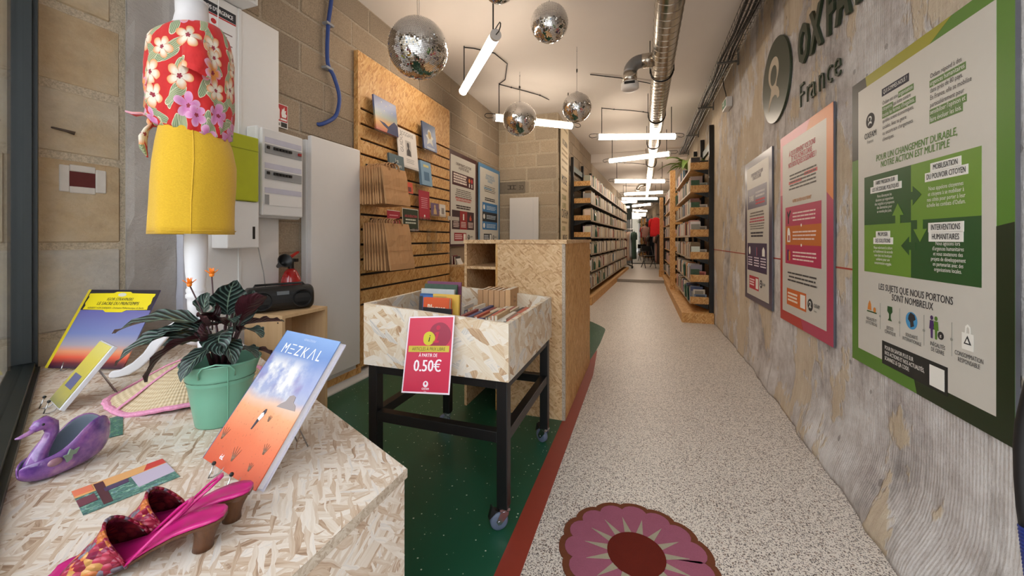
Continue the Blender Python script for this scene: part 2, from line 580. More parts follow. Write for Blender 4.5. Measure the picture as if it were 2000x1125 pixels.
gpoly = [(-2.25, 0.2), (-0.48, -0.35), (-0.48, 3.55), (-0.455, 3.95), (-0.443, 4.3), (-0.443, 4.95), (-0.455, 5.04), (-0.485, 5.11), (-0.574, 5.26), (-0.69, 5.43), (-0.85, 5.56), (-1.1, 5.66), (-1.6, 5.70), (-2.25, 5.70)]
struct('floor_green', MB().slab(gpoly, 0.0003, 0.003), M_GREEN, 'dark green resin floor with white flecks')
struct('trim_2', MB().slab([(-0.48, -0.35), (-0.396, -0.35), (-0.396, 3.3), (-0.415, 3.6), (-0.445, 4.05), (-0.455, 3.95), (-0.48, 3.55)], 0.0003, 0.0035), M_RED, 'brick red border strip along the green floor')

struct('ceiling', MB().box(-2.6, 1.2, -0.9, 9.2, ZC, ZC + 0.15), M_CEIL, 'plain warm white ceiling')
struct('ceiling_rear', MB().box(-3.0, 1.2, 9.2, 18.0, 2.95, ZC + 0.15), M_CEIL, 'lowered ceiling over the rear aisle')

# right wall: raked concrete, its foot swelling out near the door
def right_wall():
    rows = []
    ys = [-0.55 + 0.09 * i for i in range(64)] + [5.4 + 0.55 * i for i in range(24)]
    zs = [0, 0.02, 0.05, 0.09, 0.14, 0.2, 0.27, 0.35, 0.45, 0.6, 0.9, 1.3, 1.8, 2.4, 3.16]
    for z in zs:
        r = []
        for y in ys:
            k = max(0.0, min(1.0, 1 - (y - 0.6) / 4.2))
            k = k * k * (3 - 2 * k)
            w = 0.008 * math.sin(7.1 * y + 2) + 0.005 * math.sin(17.3 * y) + 0.004 * math.sin(31 * y + 5 * z)
            foot = (0.115 * k + w) * math.exp(-(z / 0.17) ** 2)
            r.append((XR - max(0, foot) + 0.002 * math.sin(3 * y + 4 * z), y, z))
        rows.append(r)
    mb = MB().sheet(rows)
    o = struct('wall_right', mb, M_CONC, 'grey raked concrete wall', smooth=True)
    so = o.modifiers.new('thick', 'SOLIDIFY'); so.thickness = 0.2; so.offset = -1
    # make sure the shell grows away from the room
    if o.data.polygons[0].normal.x > 0:
        o.data.flip_normals()
    return o
WR = right_wall()
obj('painted_line', MB().box(XR - 0.0035, XR + 0.004, 1.9, 5.9, 1.004, 1.012), plain('red_chalk', (168, 62, 48), 0.8), WR)

# masonry pieces
_blk = {}
def block_mesh(l, h, t, mat, key):
    k = (round(l, 2), round(h, 3), key)
    if k not in _blk:
        bm = bmesh.new()
        bmesh.ops.create_cube(bm, size=1.0)
        bmesh.ops.scale(bm, vec=(t, l, h), verts=bm.verts)
        bmesh.ops.bevel(bm, geom=bm.edges[:], offset=0.007, segments=1, affect='EDGES')
        me = bpy.data.meshes.new('block'); bm.to_mesh(me); bm.free()
        me.materials.append(mat)
        _blk[k] = me
    return _blk[k]

def masonry(parent, o0, along, normal, L, z0, z1, course, length, mat, name, joint=0.010, thick=0.05, skip=None, key='a', jitter=0.004):
    """courses of separate blocks set on a wall face; `along` and `normal` are horizontal unit vectors"""
    rotz = math.atan2(along.y, along.x) - PI / 2
    n = int(round((z1 - z0) / course))
    for i in range(n):
        zc = z0 + course * (i + 0.5)
        s = -length * (0.5 if i % 2 else 0.08)
        while s < L - 0.03:
            ln = length * (random.uniform(0.7, 1.25) if key == 'p' else 1.0)
            a, b = max(0, s), min(L, s + ln)
            s += ln
            l = round((b - a - joint) / 0.05) * 0.05
            if b - a < 0.07:
                continue
            l = b - a - joint
            mid = (a + b) / 2
            if skip and skip(a, b, zc - course / 2, zc + course / 2):
                continue
            p = o0 + along * mid + normal * (-thick / 2 + random.uniform(-jitter, jitter))
            bo = obj(name, block_mesh(l, course - joint, thick, mat, key), None, parent, (p.x, p.y, zc), (0, 0, rotz))

# left wall: backing and concrete blocks
WL = struct('wall_left', MB().box(-2.6, XL - 0.005, 1.2, 5.98, 0, ZC), M_MORTAR, 'sand coloured concrete block wall')
def skip_left(a, b, z0, z1):
    y0, y1 = 1.3 + a, 1.3 + b
    if y0 > 2.64 and y1 < 4.1 and z0 > 0.12 and z1 < 2.62:
        return True
    if y1 < 1.8 and z1 < 2.44:
        return True
    if y0 > 4.22 and y1 < 5.9 and z0 > 1.08 and z1 < 2.22:
        return True
    if y0 > 2.1 and y1 < 2.52 and z0 > 0.2 and z1 < 1.82:
        return True
    return False
masonry(WL, Vector((XL, 1.3, 0)), Vector((0, 1, 0)), Vector((1, 0, 0)), 4.66, 0, 3.15, 0.21, 0.5, M_BLOCK, 'block', skip=skip_left)

# the old stone end of the left wall by the shop window
WS = struct('wall_window_side', MB().box(-2.6, XL - 0.003, -0.6, 1.1, 0, ZC), M_POINT, 'weathered ashlar wall beside the shop window')
zc = [0.0, 0.42, 0.76, 1.12, 1.49, 1.775, 2.1, 2.45, 2.8, 3.15]
splits = [[-0.6, 0.3, 1.095], [-0.6, 0.0, 0.66, 1.095], [-0.6, 0.35, 1.095], [-0.6, 0.1, 0.76, 1.095], [-0.6, 0.3, 1.095], [-0.6, 0.2, 1.095], [-0.6, 0.05, 0.86, 1.06], [-0.6, 0.42, 1.095], [-0.6, 0.1, 1.095]]
for i in range(9):
    for a, b in zip(splits[i][:-1], splits[i][1:]):
        j = 0.028
        me = block_mesh(b - a - j, zc[i + 1] - zc[i] - j, 0.05, M_STONE, 's')
        obj('stone', me, None, WS, (XL - 0.025 + random.uniform(-0.001, 0.004), (a + b) / 2, (zc[i] + zc[i + 1]) / 2))
# small recess for a wall box, with plaster round it
pl = MB()
for (y0, y1, z0, z1) in ((0.885, 0.915, 1.345, 1.455), (0.995, 1.03, 1.35, 1.45), (0.915, 0.995, 1.432, 1.46), (0.915, 0.995, 1.342, 1.37)):
    pl.box(XL - 0.01, XL + 0.008, y0, y1, z0, z1)
obj('plaster_patch', pl, plain('patch_plaster', (206, 200, 192), 0.9, var=0.1), WS, bevel=0.004)
obj('wall_box', MB().box(XL - 0.01, XL + 0.0045, 0.915, 0.995, 1.37, 1.432), plain('oxblood_box', (92, 34, 34), 0.6, var=0.2), WS)
obj('iron_peg', MB().tube([(XL - 0.01, 0.86, 1.60), (XL + 0.006, 0.87, 1.598), (XL + 0.012, 0.90, 1.594), (XL + 0.02, 0.925, 1.588)], [0.003, 0.004, 0.005, 0.008], 8), plain('rust_iron', (96, 82, 72), 0.5, 0.6), WS, smooth=True)

# rough concrete pier
def pier():
    mb = MB()
    rows = []
    for i in range(46):
        z = 3.15 * i / 45
        r = []
        for k in range(9):
            y = 1.095 + 0.215 * k / 8
            edge = 0.012 * random.random() if k in (0, 8) else 0.0
            rag = 0.010 * random.random() if k >= 6 else 0.002 * random.random()
            r.append((XL + 0.02 - edge + rag, y, z))
        rows.append(r)
    mb.sheet(rows)
    mb.box(-2.6, XL + 0.004, 1.1, 1.305, 0, ZC)
    return mb
t = NT('rough_cast_concrete'); _p = t.pos()
t.col(t.ramp(t.noise(_p, 2.5, 5, 0.6), [(0.3, lin((158, 152, 146))), (0.7, lin((190, 184, 178)))])); t.set(Roughness=0.92, Specular_IOR_Level=0.2)
t.bump(t.noise(t.mapv(_p, (1, 1, 2.2)), 42, 4, 0.7), 0.6, 0.012)
struct('wall_pier', pier(), t.m, 'rough grey concrete pier with a ragged edge', smooth=False)

# stone pillar behind the counter and the wall going on behind the left bookcase
WP = struct('wall_pillar', MB().box(-2.6, -1.264, 5.964, 7.05, 0, ZC), M_POINT, 'stone pillar behind the counter')
masonry(WP, Vector((-2.25, 5.96, 0)), Vector((1, 0, 0)), Vector((0, -1, 0)), 0.985, 0.84, 3.15, 0.21, 0.42, M_PILLAR, 'stone', key='p', jitter=0.003, joint=0.026)
sb_ = obj('stamped_block', MB().box(-2.235, -1.80, 5.950, 5.958, 1.905, 2.085), plain('stamped_grey', (128, 118, 104), 0.9, var=0.2), WP)
text('CE', 0.1, -1.86, 1.955, plain('stamp_ink', (72, 64, 58), 0.9), sb_, xs=-0.7, y=5.9492)
obj('stamp_bars', MB().box(-2.1, -1.95, 5.949, 5.95, 1.96, 1.97).box(-2.1, -1.95, 5.949, 5.95, 2.02, 2.03).box(-2.06, -2.04, 5.949, 5.95, 1.97, 2.02).box(-2.0, -1.985, 5.949, 5.95, 1.97, 2.02), plain('stamp_ink', (72, 64, 58), 0.9), sb_)
masonry(WP, Vector((-1.26, 5.965, 0)), Vector((0, 1, 0)), Vector((1, 0, 0)), 0.98, 0.84, 3.15, 0.21, 0.42, M_PILLAR, 'stone', key='p', joint=0.02)
A0 = Vector((-1.262, 6.95, 0))
nrm = Vector((E_DIR.y, -E_DIR.x, 0))
mb = MB()
B0 = A0 + E_DIR * 10.9
q = [A0 - nrm * 0.01, B0 - nrm * 0.01, B0 - nrm * 0.3, A0 - nrm * 0.3]
mb.hexa([(p.x, p.y, 0) for p in q], [(p.x, p.y, ZC) for p in q])
WB = struct('wall_left_rear', mb, M_MORTAR, 'block wall behind the left bookcase')
masonry(WB, A0, E_DIR, nrm, 2.4, 2.1, 3.15, 0.21, 0.5, M_BLOCK, 'block', key='b')

# back wall with the big mirror, dark green part on the left
struct('wall_back', MB().box(-3.0, 1.2, 17.75, 17.95, 0, ZC), plain('dark_green_wall', (44, 52, 46), 0.7), 'dark green back wall')
t = NT('mirror_silver'); t.b.inputs['Base Color'].default_value = (0.42, 0.41, 0.39, 1); t.set(Metallic=1.0, Roughness=0.02)
M_MIRROR = t.m
mir = thing('wall_mirror', 'tall black-framed mirror covering the far end wall', 'mirror', (0.13, 17.70, 0.07), D(2.0))
obj('mirror_glass', MB().box(-0.56, 0.72, -0.02, -0.004, 0.03, 2.66), M_MIRROR, mir)
fr = MB(); fr.box(-0.60, -0.56, -0.03, 0, 0, 2.70).box(0.72, 0.76, -0.03, 0, 0, 2.70).box(-0.56, 0.72, -0.03, 0, 0, 0.03).box(-0.56, 0.72, -0.03, 0, 2.66, 2.70)
obj('mirror_frame', fr, M_BLACK, mir)
dr = struct('door_1', MB().box(-1.15, -0.5, 17.66, 17.74, 0.07, 2.0), plain('grey_blue_door', (112, 118, 122), 0.4), 'grey door at the far end')
obj('door_pane', MB().box(-0.98, -0.68, 17.65, 17.66, 1.2, 1.85), plain('frosted_pane', (176, 184, 192), 0.2), dr)
obj('door_jamb', MB().box(-0.5, -0.47, 17.62, 17.75, 0.07, 2.02), plain('aluminium', (190, 192, 194), 0.3, 0.8), dr)

# shop front: window frame and glass on the left of the camera, door opening behind it
FD = Vector((-0.923, 0.385, 0))                # along the glass, towards the left wall
F0 = Vector((-0.53, 0.077, 0))
def fpt(s, off=0.0):
    p = F0 + FD * s + Vector((0.385, 0.923, 0)) * off
    return p
def fbar(s0, s1, o0, o1, z0, z1):
    q = [fpt(s0, o0), fpt(s0, o1), fpt(s1, o1), fpt(s1, o0)]
    return MB().hexa([(p.x, p.y, z0) for p in q], [(p.x, p.y, z1) for p in q])
W1 = struct('window_1', fbar(1.785, 1.84, -0.035, 0.035, 0.55, 3.0), M_FRAME, 'dark green shop window frame')
obj('glazing_bead', fbar(1.77, 1.785, -0.012, 0.022, 0.69, 3.0), M_FRAME, W1)
obj('glazing_bead', fbar(1.84, 1.856, -0.018, 0.018, 0.65, 3.0), M_FRAME, W1)
obj('bottom_rail', fbar(-0.02, 1.785, -0.03, 0.03, 0.645, 0.685), M_FRAME, W1)
obj('rail_bead', fbar(-0.02, 1.785, 0.03, 0.042, 0.652, 0.668), M_FRAME, W1)
obj('pane', fbar(0.0, 1.785, -0.004, 0.004, 0.685, 2.96), M_GLASS, W1)
obj('top_rail', fbar(-0.02, 1.785, -0.03, 0.03, 2.95, 3.02), M_FRAME, W1)
obj('jamb', fbar(-0.05, -0.0, -0.035, 0.035, 0.0, 3.02), M_FRAME, W1)
q = [fpt(-1.8, -0.25), fpt(-1.8, 0.02), fpt(1.95, 0.02), fpt(1.95, -0.25)]
struct('wall_front_lintel', MB().hexa([(p.x, p.y, 3.02) for p in q], [(p.x, p.y, 3.3) for p in q]), M_STONE, 'stone lintel over the shop front')
q = [fpt(0.0, -0.2), fpt(0.0, -0.03), fpt(1.9, -0.03), fpt(1.9, -0.2)]
struct('wall_front_sill', MB().hexa([(p.x, p.y, -0.1) for p in q], [(p.x, p.y, 0.64) for p in q]), M_STONE, 'stone wall under the shop window')
struct('floor_pavement', MB().box(-14, 14, -19.5, -0.9, -0.25, -0.1), plain('pavement_stone', (150, 146, 140), 0.9, var=0.1), 'grey pavement outside')

# ------------------------------------------------------------------ window podium
PZ = 0.65
podp = [(-0.487, 0.719), (-0.50, 0.11), (-2.235, 0.83), (-2.235, 1.09), (-2.22, 1.09), (-2.22, 1.27), (-2.172, 1.27), (-2.172, 1.488)]
pod = thing('display_podium', 'large pale chipboard window podium with an angled corner', 'podium', (-1.2, 0.7, 0))
off = (1.2, -0.7)
obj('top_board', MB().slab([(x + off[0], y + off[1]) for x, y in podp], PZ - 0.02, PZ), [OSB_PALE], pod)
def vert_panel(a, b, z0, z1, t):
    a, b = Vector((*a, 0)), Vector((*b, 0))
    d = (b - a).normalized(); n = Vector((-d.y, d.x, 0)) * t
    return MB().hexa([(p.x + off[0], p.y + off[1], z0) for p in (a, b, b + n, a + n)], [(p.x + off[0], p.y + off[1], z1) for p in (a, b, b + n, a + n)])
obj('side_panel', vert_panel((-0.502, 0.13), (-0.49, 0.715), 0, PZ - 0.021, 0.018), [OSB_PALE], pod)
obj('back_panel', vert_panel((-0.505, 0.722), (-2.17, 1.484), 0, PZ - 0.021, 0.018), [OSB_PALE], pod)
obj('edge_band', vert_panel((-0.4995, 0.112), (-0.4865, 0.7195), PZ - 0.0195, PZ - 0.0005, -0.0012), [M_EDGE], pod)

# ------------------------------------------------------------------ counter
ct = thing('shop_counter', 'tall pale chipboard counter with open shelves at one end', 'counter', (-0.69, 3.0, 0))
cx, cy = 0.69, -3.0
def cbox(x0, x1, y0, y1, z0, z1):
    return MB().box(x0 + cx, x1 + cx, y0 + cy, y1 + cy, z0, z1)
obj('front_panel', cbox(-0.917, -0.482, 2.4, 2.42, 0, 1.12), OSB_TAN, ct)
obj('corner_edge', cbox(-0.482, -0.462, 2.398, 2.42, 0, 1.12), M_EDGE, ct)
obj('side_panel', cbox(-0.482, -0.462, 2.421, 3.6, 0, 1.12), OSB_GOLD, ct)
obj('worktop', cbox(-1.165, -0.45, 2.39, 3.61, 1.12, 1.145), OSB_TAN, ct)
obj('back_panel', cbox(-1.15, -0.482, 3.58, 3.6, 0, 1.12), OSB_GOLD, ct)
obj('divider', cbox(-0.935, -0.917, 2.405, 3.58, 0, 1.12), OSB_GOLD, ct)
obj('end_panel', cbox(-1.165, -1.147, 2.405, 3.6, 0, 1.12), OSB_TAN, ct)
obj('shelf_back', cbox(-1.147, -0.935, 2.95, 2.968, 0, 1.12), OSB_GOLD, ct)
for z in (0.25, 0.585, 0.945):
    obj('shelf', cbox(-1.147, -0.935, 2.41, 2.95, z, z + 0.018), OSB_TAN, ct)
br = MB(); br.box(-0.015, 0.015, -0.09, 0.09, -0.045, 0.045)
obj('brace', br.move(Matrix.Translation((-0.98 + cx, 2.9 + cy, 1.06)) @ Matrix.Rotation(D(45), 4, 'Y')), plain('dark_brace', (84, 52, 34), 0.6), ct)

# low drawer cabinet by the wall with a few books on it
cb = thing('low_cabinet', 'low golden chipboard cabinet under the maroon poster', 'cabinet', (-2.0, 4.6, 0))
obj('body', MB().box(-0.24, 0.2, -0.4, 0.5, 0.0, 0.815), OSB_GOLD, cb)
obj('top_board', MB().box(-0.245, 0.21, -0.405, 0.505, 0.815, 0.835), OSB_TAN, cb)
obj('drawer_front', MB().box(0.2, 0.215, -0.38, 0.48, 0.42, 0.79), OSB_TAN, cb)

# ------------------------------------------------------------------ slat wall
sw = thing('slat_wall', 'golden chipboard slat wall panel with black grooves', 'display panel', (-2.22, 3.375, 0))
Y0, Y1 = -0.775, 0.775
grooves = [1.356 + 0.1255 * k for k in range(-6, 8)]
obj('backing', MB().box(-0.028, -0.012, Y0, Y1, 0.09, 2.70), M_BLACK, sw)
edges = [0.09] + grooves + [2.70]
for a, b in zip(edges[:-1], edges[1:]):
    lo = a + (0.010 if a > 0.1 else 0); hi = b - (0.010 if b < 2.69 else 0)
    obj('slat', MB().box(-0.012, 0.012, Y0 + 0.004, Y1, lo, hi), OSB_GOLD, sw)
obj('edge_post', MB().box(-0.028, 0.014, Y0 - 0.03, Y0, 0.07, 2.70), OSB_GOLD, sw)
struct('baseboard_left', MB().box(-2.25, -2.205, 1.9, 4.2, 0.0, 0.05).box(-2.25, -2.16, 1.9, 4.2, 0.0, 0.012), M_WHITEP, 'pale trunking along the foot of the left wall')
struct('trim_3', MB().box(-2.25, -2.2, 1.9, 2.6, 0.05, 0.10), OSB_GOLD, 'wooden rail under the white panel')
# ------------------------------------------------------------------ books
BOOK_COL = [('cream', (228, 214, 190)), ('white', (236, 230, 222)), ('ivory', (216, 200, 172)), ('black', (40, 38, 40)), ('dark green', (30, 74, 54)),
            ('brown', (128, 92, 66)), ('red', (166, 52, 44)), ('pink', (206, 150, 146)), ('blue', (62, 86, 124)), ('grey', (150, 146, 142)), ('orange', (206, 122, 62)), ('light blue', (128, 164, 190))]
CW_LEFT = [30, 30, 16, 8, 7, 4, 2, 3, 1, 5, 1, 1]
CW_RIGHT = [16, 14, 10, 8, 9, 7, 6, 6, 6, 8, 4, 6]
M_BOOKS = [plain('spine_' + n.replace(' ', '_'), c, 0.55, var=0.12, scale=60) for n, c in BOOK_COL]
ORD = ['top', 'second', 'third', 'fourth', 'fifth', 'sixth', 'bottom']
_bm = {}
def book_mesh(th, d, h):
    """book standing upright: x = depth (spine at +x), y = thickness, z = height"""
    k = (round(th, 3), round(d, 2), round(h, 2))
    if k not in _bm:
        th, d, h = k
        c = 0.0018
        mb = MB()
        mb.box(0, d, 0, c, 0, h).box(0, d, th - c, th, 0, h).box(d - c, d, c, th - c, 0, h)
        mb.box(0.004, d - c, c, th - c, 0.003, h - 0.004, 1)
        _bm[k] = mb.mesh('book')
        _bm[k].materials.append(M_COVER); _bm[k].materials.append(M_PAPER)
    return _bm[k]

NBOOK = [0]
def loose_book(name, th, d, h, rgb, label, group, M=None, cat='book'):
    o = obj(name, book_mesh(th, d, h), None)
    o.color = (*lin(rgb), 1)
    if M is not None:
        o.matrix_world = M
    tag(o, label, cat, group)
    NBOOK[0] += 1
    return o

STUFF = MB()
def fill_row(T, y0, y1, xf, z, sgn, weights, case, level, until, hmax=0.235, slack=0.12):
    """a row of books from y0 to y1 in the bookcase frame T; the spines show at x = xf, facing +x (sgn=1) or -x (-1)"""
    y = y0
    while y < y1 - 0.05:
        if random.random() < slack * 0.15:
            y += random.uniform(0.02, 0.07)
        ci = random.choices(range(len(BOOK_COL)), weights)[0]
        run = random.randint(1, 3)
        for _ in range(run):
            th = random.choice((0.012, 0.015, 0.018, 0.022, 0.026, 0.03))
            d = random.choice((0.11, 0.12, 0.13, 0.15))
            h = random.choice((0.17, 0.18, 0.19, 0.2, 0.21, 0.22, 0.23))
            h = min(h, hmax)
            if y < y0 + 0.04 and y0 < 0.1:
                h = min(h, 0.19 if sgn > 0 else 0.16); ci = random.choice((1, 0, 1, 9)) if sgn > 0 else random.choice((9, 3, 1, 4)); d = 0.11
            if y + th > y1:
                break
            inset = random.uniform(0, 0.012)
            R = Matrix.Identity(4) if sgn > 0 else Matrix.Rotation(PI, 4, 'Z')
            pos = Vector((xf - d - inset, y, z)) if sgn > 0 else Vector((xf + d + inset, y + th, z))
            M = T @ Matrix.Translation(pos) @ R
            if y < until:
                cn, rgb = BOOK_COL[ci]
                rgb = tuple(max(0, min(255, v + random.randint(-10, 10))) for v in rgb)
                loose_book('book', th, d, h, rgb, '%s book standing on the %s shelf of the %s bookcase' % (cn, level, case), '%s books on the %s shelf, %s' % (cn, level, case), M)
            else:
                STUFF.add([tuple(M @ Vector(p)) for p in ((0, 0, 0), (d, 0, 0), (d, th, 0), (0, th, 0), (0, 0, h), (d, 0, h), (d, th, h), (0, th, h))],
                          [(0, 3, 2, 1), (4, 5, 6, 7), (0, 1, 5, 4), (1, 2, 6, 5), (2, 3, 7, 6), (3, 0, 4, 7)], ci)
            y += th + 0.0008

# ------------------------------------------------------------------ left bookcase (long, along the left side of the aisle)
LB_ROT = -math.atan(0.047)
LBO = Vector((-1.235, 6.98, 0))
T_L = Matrix.Translation(LBO) @ Matrix.Rotation(LB_ROT, 4, 'Z')
LZ = [2.11, 1.80, 1.49, 1.187, 0.88, 0.575, 0.27]
LLEN = 7.5
lb = thing('long_bookcase', 'long bookcase with black uprights along the left side of the aisle', 'bookcase', LBO, LB_ROT)
obj('plinth', MB().box(0.0, 0.41, -0.22, LLEN + 0.05, 0.0, 0.14), OSB_GOLD, lb)
for i in range(9):
    y = 0.0 + i * LLEN / 8.0
    obj('upright', MB().box(0.0, 0.05, y - 0.025, y + 0.025, 0.14, 2.64), M_BLACK, lb)
obj('back_rail', MB().box(0.012, 0.03, 0.0, LLEN, 2.40, 2.50), plain('grey_green_rail', (96, 108, 104), 0.5), lb)
for z in LZ:
    sh = obj('shelf_board', MB().box(0.05, 0.36, 0.0, LLEN, z - 0.02, z), M_BLACKW, lb)
    obj('front_lip', MB().box(0.36, 0.364, 0.0, LLEN, z - 0.022, z + 0.004), M_EDGE, sh)
    obj('end_board', MB().box(0.055, 0.35, -0.004, 0.014, z, z + 0.088), OSB_GOLD, sh)
    obj('bracket', MB().prism([(0.05, z - 0.02), (0.30, z - 0.02), (0.05, z - 0.10)], 0.02, 0.026), M_BLACK, sh)
for i, z in enumerate(LZ):
    fill_row(T_L, 0.022, LLEN - 0.05, 0.352, z + 0.001, 1, CW_LEFT, 'left', ORD[i], 0.62, hmax=0.235)
for i, (z, h, off_) in enumerate(((2.11, 0.23, 0.0), (1.187, 0.22, 0.0), (1.49, 0.2, 0.0))):
    pass
dl = obj('storage_box', MB().box(0.1, 0.2, 0.03, 0.3, 1.801, 1.90), plain('green_card_box', (26, 78, 54), 0.6), None)
dl.matrix_world = T_L
tag(dl, 'dark green card box lying on the second shelf of the left bookcase', 'box')
for i, (z, y) in enumerate(((0.27, 0.75), (0.575, 0.35), (0.88, 0.5), (1.187, 0.55), (1.49, 0.42), (0.575, 0.95), (1.80, 0.62), (0.27, 1.6))):
    dv = obj('shelf_divider', MB().prism([(0.355, z + 0.002), (0.372, z + 0.002), (0.372, z + 0.10), (0.355, z + 0.15)], y, y + 0.11), plain('green_plastic', (22, 84, 58), 0.4), None)
    dv.matrix_world = T_L
    tag(dv, 'dark green marker clipped to the %s shelf of the left bookcase' % ORD[LZ.index(z)] + (', further along' if (z, y) in ((0.575, 0.95), (0.27, 1.6)) else ''), 'shelf marker', 'green shelf markers')

# ------------------------------------------------------------------ right bookcase
RZ = [2.14, 1.82, 1.51, 1.20, 0.884, 0.564, 0.253]
RBO = Vector((0.90, 5.93, 0))
T_R = Matrix.Translation(RBO)
rb = thing('tall_bookcase', 'tall bookcase with a black post against the right wall', 'bookcase', RBO)
obj('plinth', MB().box(-0.385, 0.015, -0.15, 3.6, 0.0, 0.133), OSB_GOLD, rb)
for i, y in enumerate((0.0, 0.85, 1.7, 2.5)):
    obj('upright', MB().box(-0.03, 0.025, y - 0.05, y, 0.133, 2.72), M_BLACK, rb)
obj('back_rail', MB().box(0.0, 0.015, 0.0, 2.5, 2.42, 2.52), plain('grey_green_rail', (96, 108, 104), 0.5), rb)
for z in RZ:
    sh = obj('shelf_board', MB().box(-0.26, -0.03, 0.02, 2.5, z - 0.018, z), OSB_GOLD, rb)
    obj('front_lip', MB().box(-0.264, -0.26, 0.02, 2.5, z - 0.02, z + 0.006), M_EDGE, sh)
    obj('end_board', MB().box(-0.262, -0.03, 0.0, 0.018, z - 0.006, z + 0.085), OSB_GOLD, sh)
    obj('bracket', MB().prism([(-0.03, z - 0.02), (-0.22, z - 0.02), (-0.03, z - 0.09)], 0.03, 0.036), M_BLACK, sh)
obj('end_post', MB().box(-0.37, -0.27, 2.52, 2.62, 0.133, 2.55), OSB_GOLD, rb)
for i, z in enumerate(RZ):
    if i == 0:
        fill_row(T_R, 0.03, 0.5, -0.255, z + 0.001, -1, CW_RIGHT, 'right', ORD[i], 0.4, hmax=0.18)
        fill_row(T_R, 1.2, 2.45, -0.255, z + 0.001, -1, CW_RIGHT, 'right', ORD[i], 0.4, hmax=0.18)
    else:
        fill_row(T_R, 0.03, 2.45, -0.255, z + 0.001, -1, CW_RIGHT, 'right', ORD[i], 0.3, hmax=0.22)
# frames and boxes standing behind the end boards
for i, (z, w, h, x, rgb, lab) in enumerate(((0.253, 0.15, 0.185, -0.22, (206, 196, 180), 'cream picture frame'), (0.253, 0.16, 0.12, -0.21, (120, 132, 150), 'blue grey picture book'),
                                            (0.564, 0.14, 0.13, -0.2, (196, 120, 108), 'coral covered book'), (0.884, 0.15, 0.12, -0.2, (190, 186, 178), 'grey covered album'),
                                            (1.20, 0.16, 0.13, -0.21, (176, 168, 156), 'taupe covered album'), (1.51, 0.16, 0.125, -0.2, (208, 200, 190), 'white covered album'),
                                            (1.82, 0.15, 0.12, -0.19, (172, 180, 172), 'sage covered album'), (2.14, 0.16, 0.11, -0.19, (30, 30, 32), 'black covered album'))):
    b = thing('framed_picture' if i == 0 else 'album', '%s facing out on the %s shelf of the right bookcase' % (lab, ORD[RZ.index(z)]), 'picture' if i == 0 else 'book', (RBO.x + x, RBO.y + 0.019 + 0.0 * i, z + 0.001))
    y = 0.012 if i != 0 else 0.026
    x0 = 0.0
    obj('cover', MB().box(x0, x0 + w, y, y + 0.010, 0, h), plain('cover_%d' % i, rgb, 0.5), b)
    obj('label_print', MB().box(x0 + 0.02, x0 + w - 0.02, y - 0.0008, y, h * 0.45, h * 0.9), plain('print_%d' % i, tuple(max(0, v - 60) for v in rgb), 0.5), b)
for i, (z, y) in enumerate(((0.253, 0.55), (0.564, 0.7), (1.82, 2.2), (0.253, 0.2))):
    dv = obj('shelf_divider', MB().prism([(-0.272, z), (-0.266, z), (-0.266, z + 0.2), (-0.285, z + 0.17)], y, y + 0.14), plain('green_plastic', (22, 84, 58), 0.4), None)
    dv.matrix_world = T_R
    tag(dv, 'dark green divider on the %s shelf of the right bookcase' % ORD[RZ.index(z)] + (', nearest the post' if i == 3 else ''), 'shelf divider', 'green dividers')

# second bookcase on the right, further down the aisle
rb2 = thing('rear_bookcase', 'further chipboard bookcase on the right past the tall one', 'bookcase', (0.90, 9.7, 0))
obj('plinth', MB().box(-0.37, 0.02, -0.1, 2.3, 0.0, 0.133), OSB_GOLD, rb2)
obj('end_post', MB().box(-0.43, -0.33, 2.2, 2.3, 0.133, 2.35), OSB_GOLD, rb2)
obj('post_foot', MB().box(-0.45, -0.32, 2.05, 2.32, 0.0, 0.25), OSB_GOLD, rb2)
T_R2 = Matrix.Translation((0.90, 9.7, 0))
for i, z in enumerate(RZ):
    obj('shelf_board', MB().box(-0.30, 0.0, 0.0, 2.2, z - 0.018, z), OSB_GOLD, rb2)
    obj('end_board', MB().box(-0.30, 0.0, -0.018, 0.0, z - 0.01, z + 0.085), OSB_GOLD, rb2)
    fill_row(T_R2, 0.05, 2.1, -0.29, z + 0.001, -1, CW_RIGHT, 'rear', ORD[i], -1, hmax=0.22)
for y in (0.0, 1.1, 2.15):
    obj('upright', MB().box(-0.02, 0.02, y - 0.04, y + 0.01, 0.133, 2.5), M_BLACK, rb2)
pb = thing('storage_box', 'pale pink box with two eyelets on the rear bookcase', 'box', (0.72, 9.72, 1.201))
obj('body', MB().box(-0.11, 0.1, 0.0, 0.012, 0, 0.17), plain('pale_pink_card', (214, 172, 160), 0.6), pb)
for x in (-0.05, 0.03):
    obj('eyelet', MB().prism(disc_poly(x, 0.07, 0.012, 0.012, 10), -0.001, 0.0), M_BLACK, pb)

so = obj('book_rows', STUFF.mesh('book_rows', fix=False), M_BOOKS)
so['kind'] = 'stuff'
tag(so, 'closely packed books filling the rest of the shelves down the aisle', 'books')

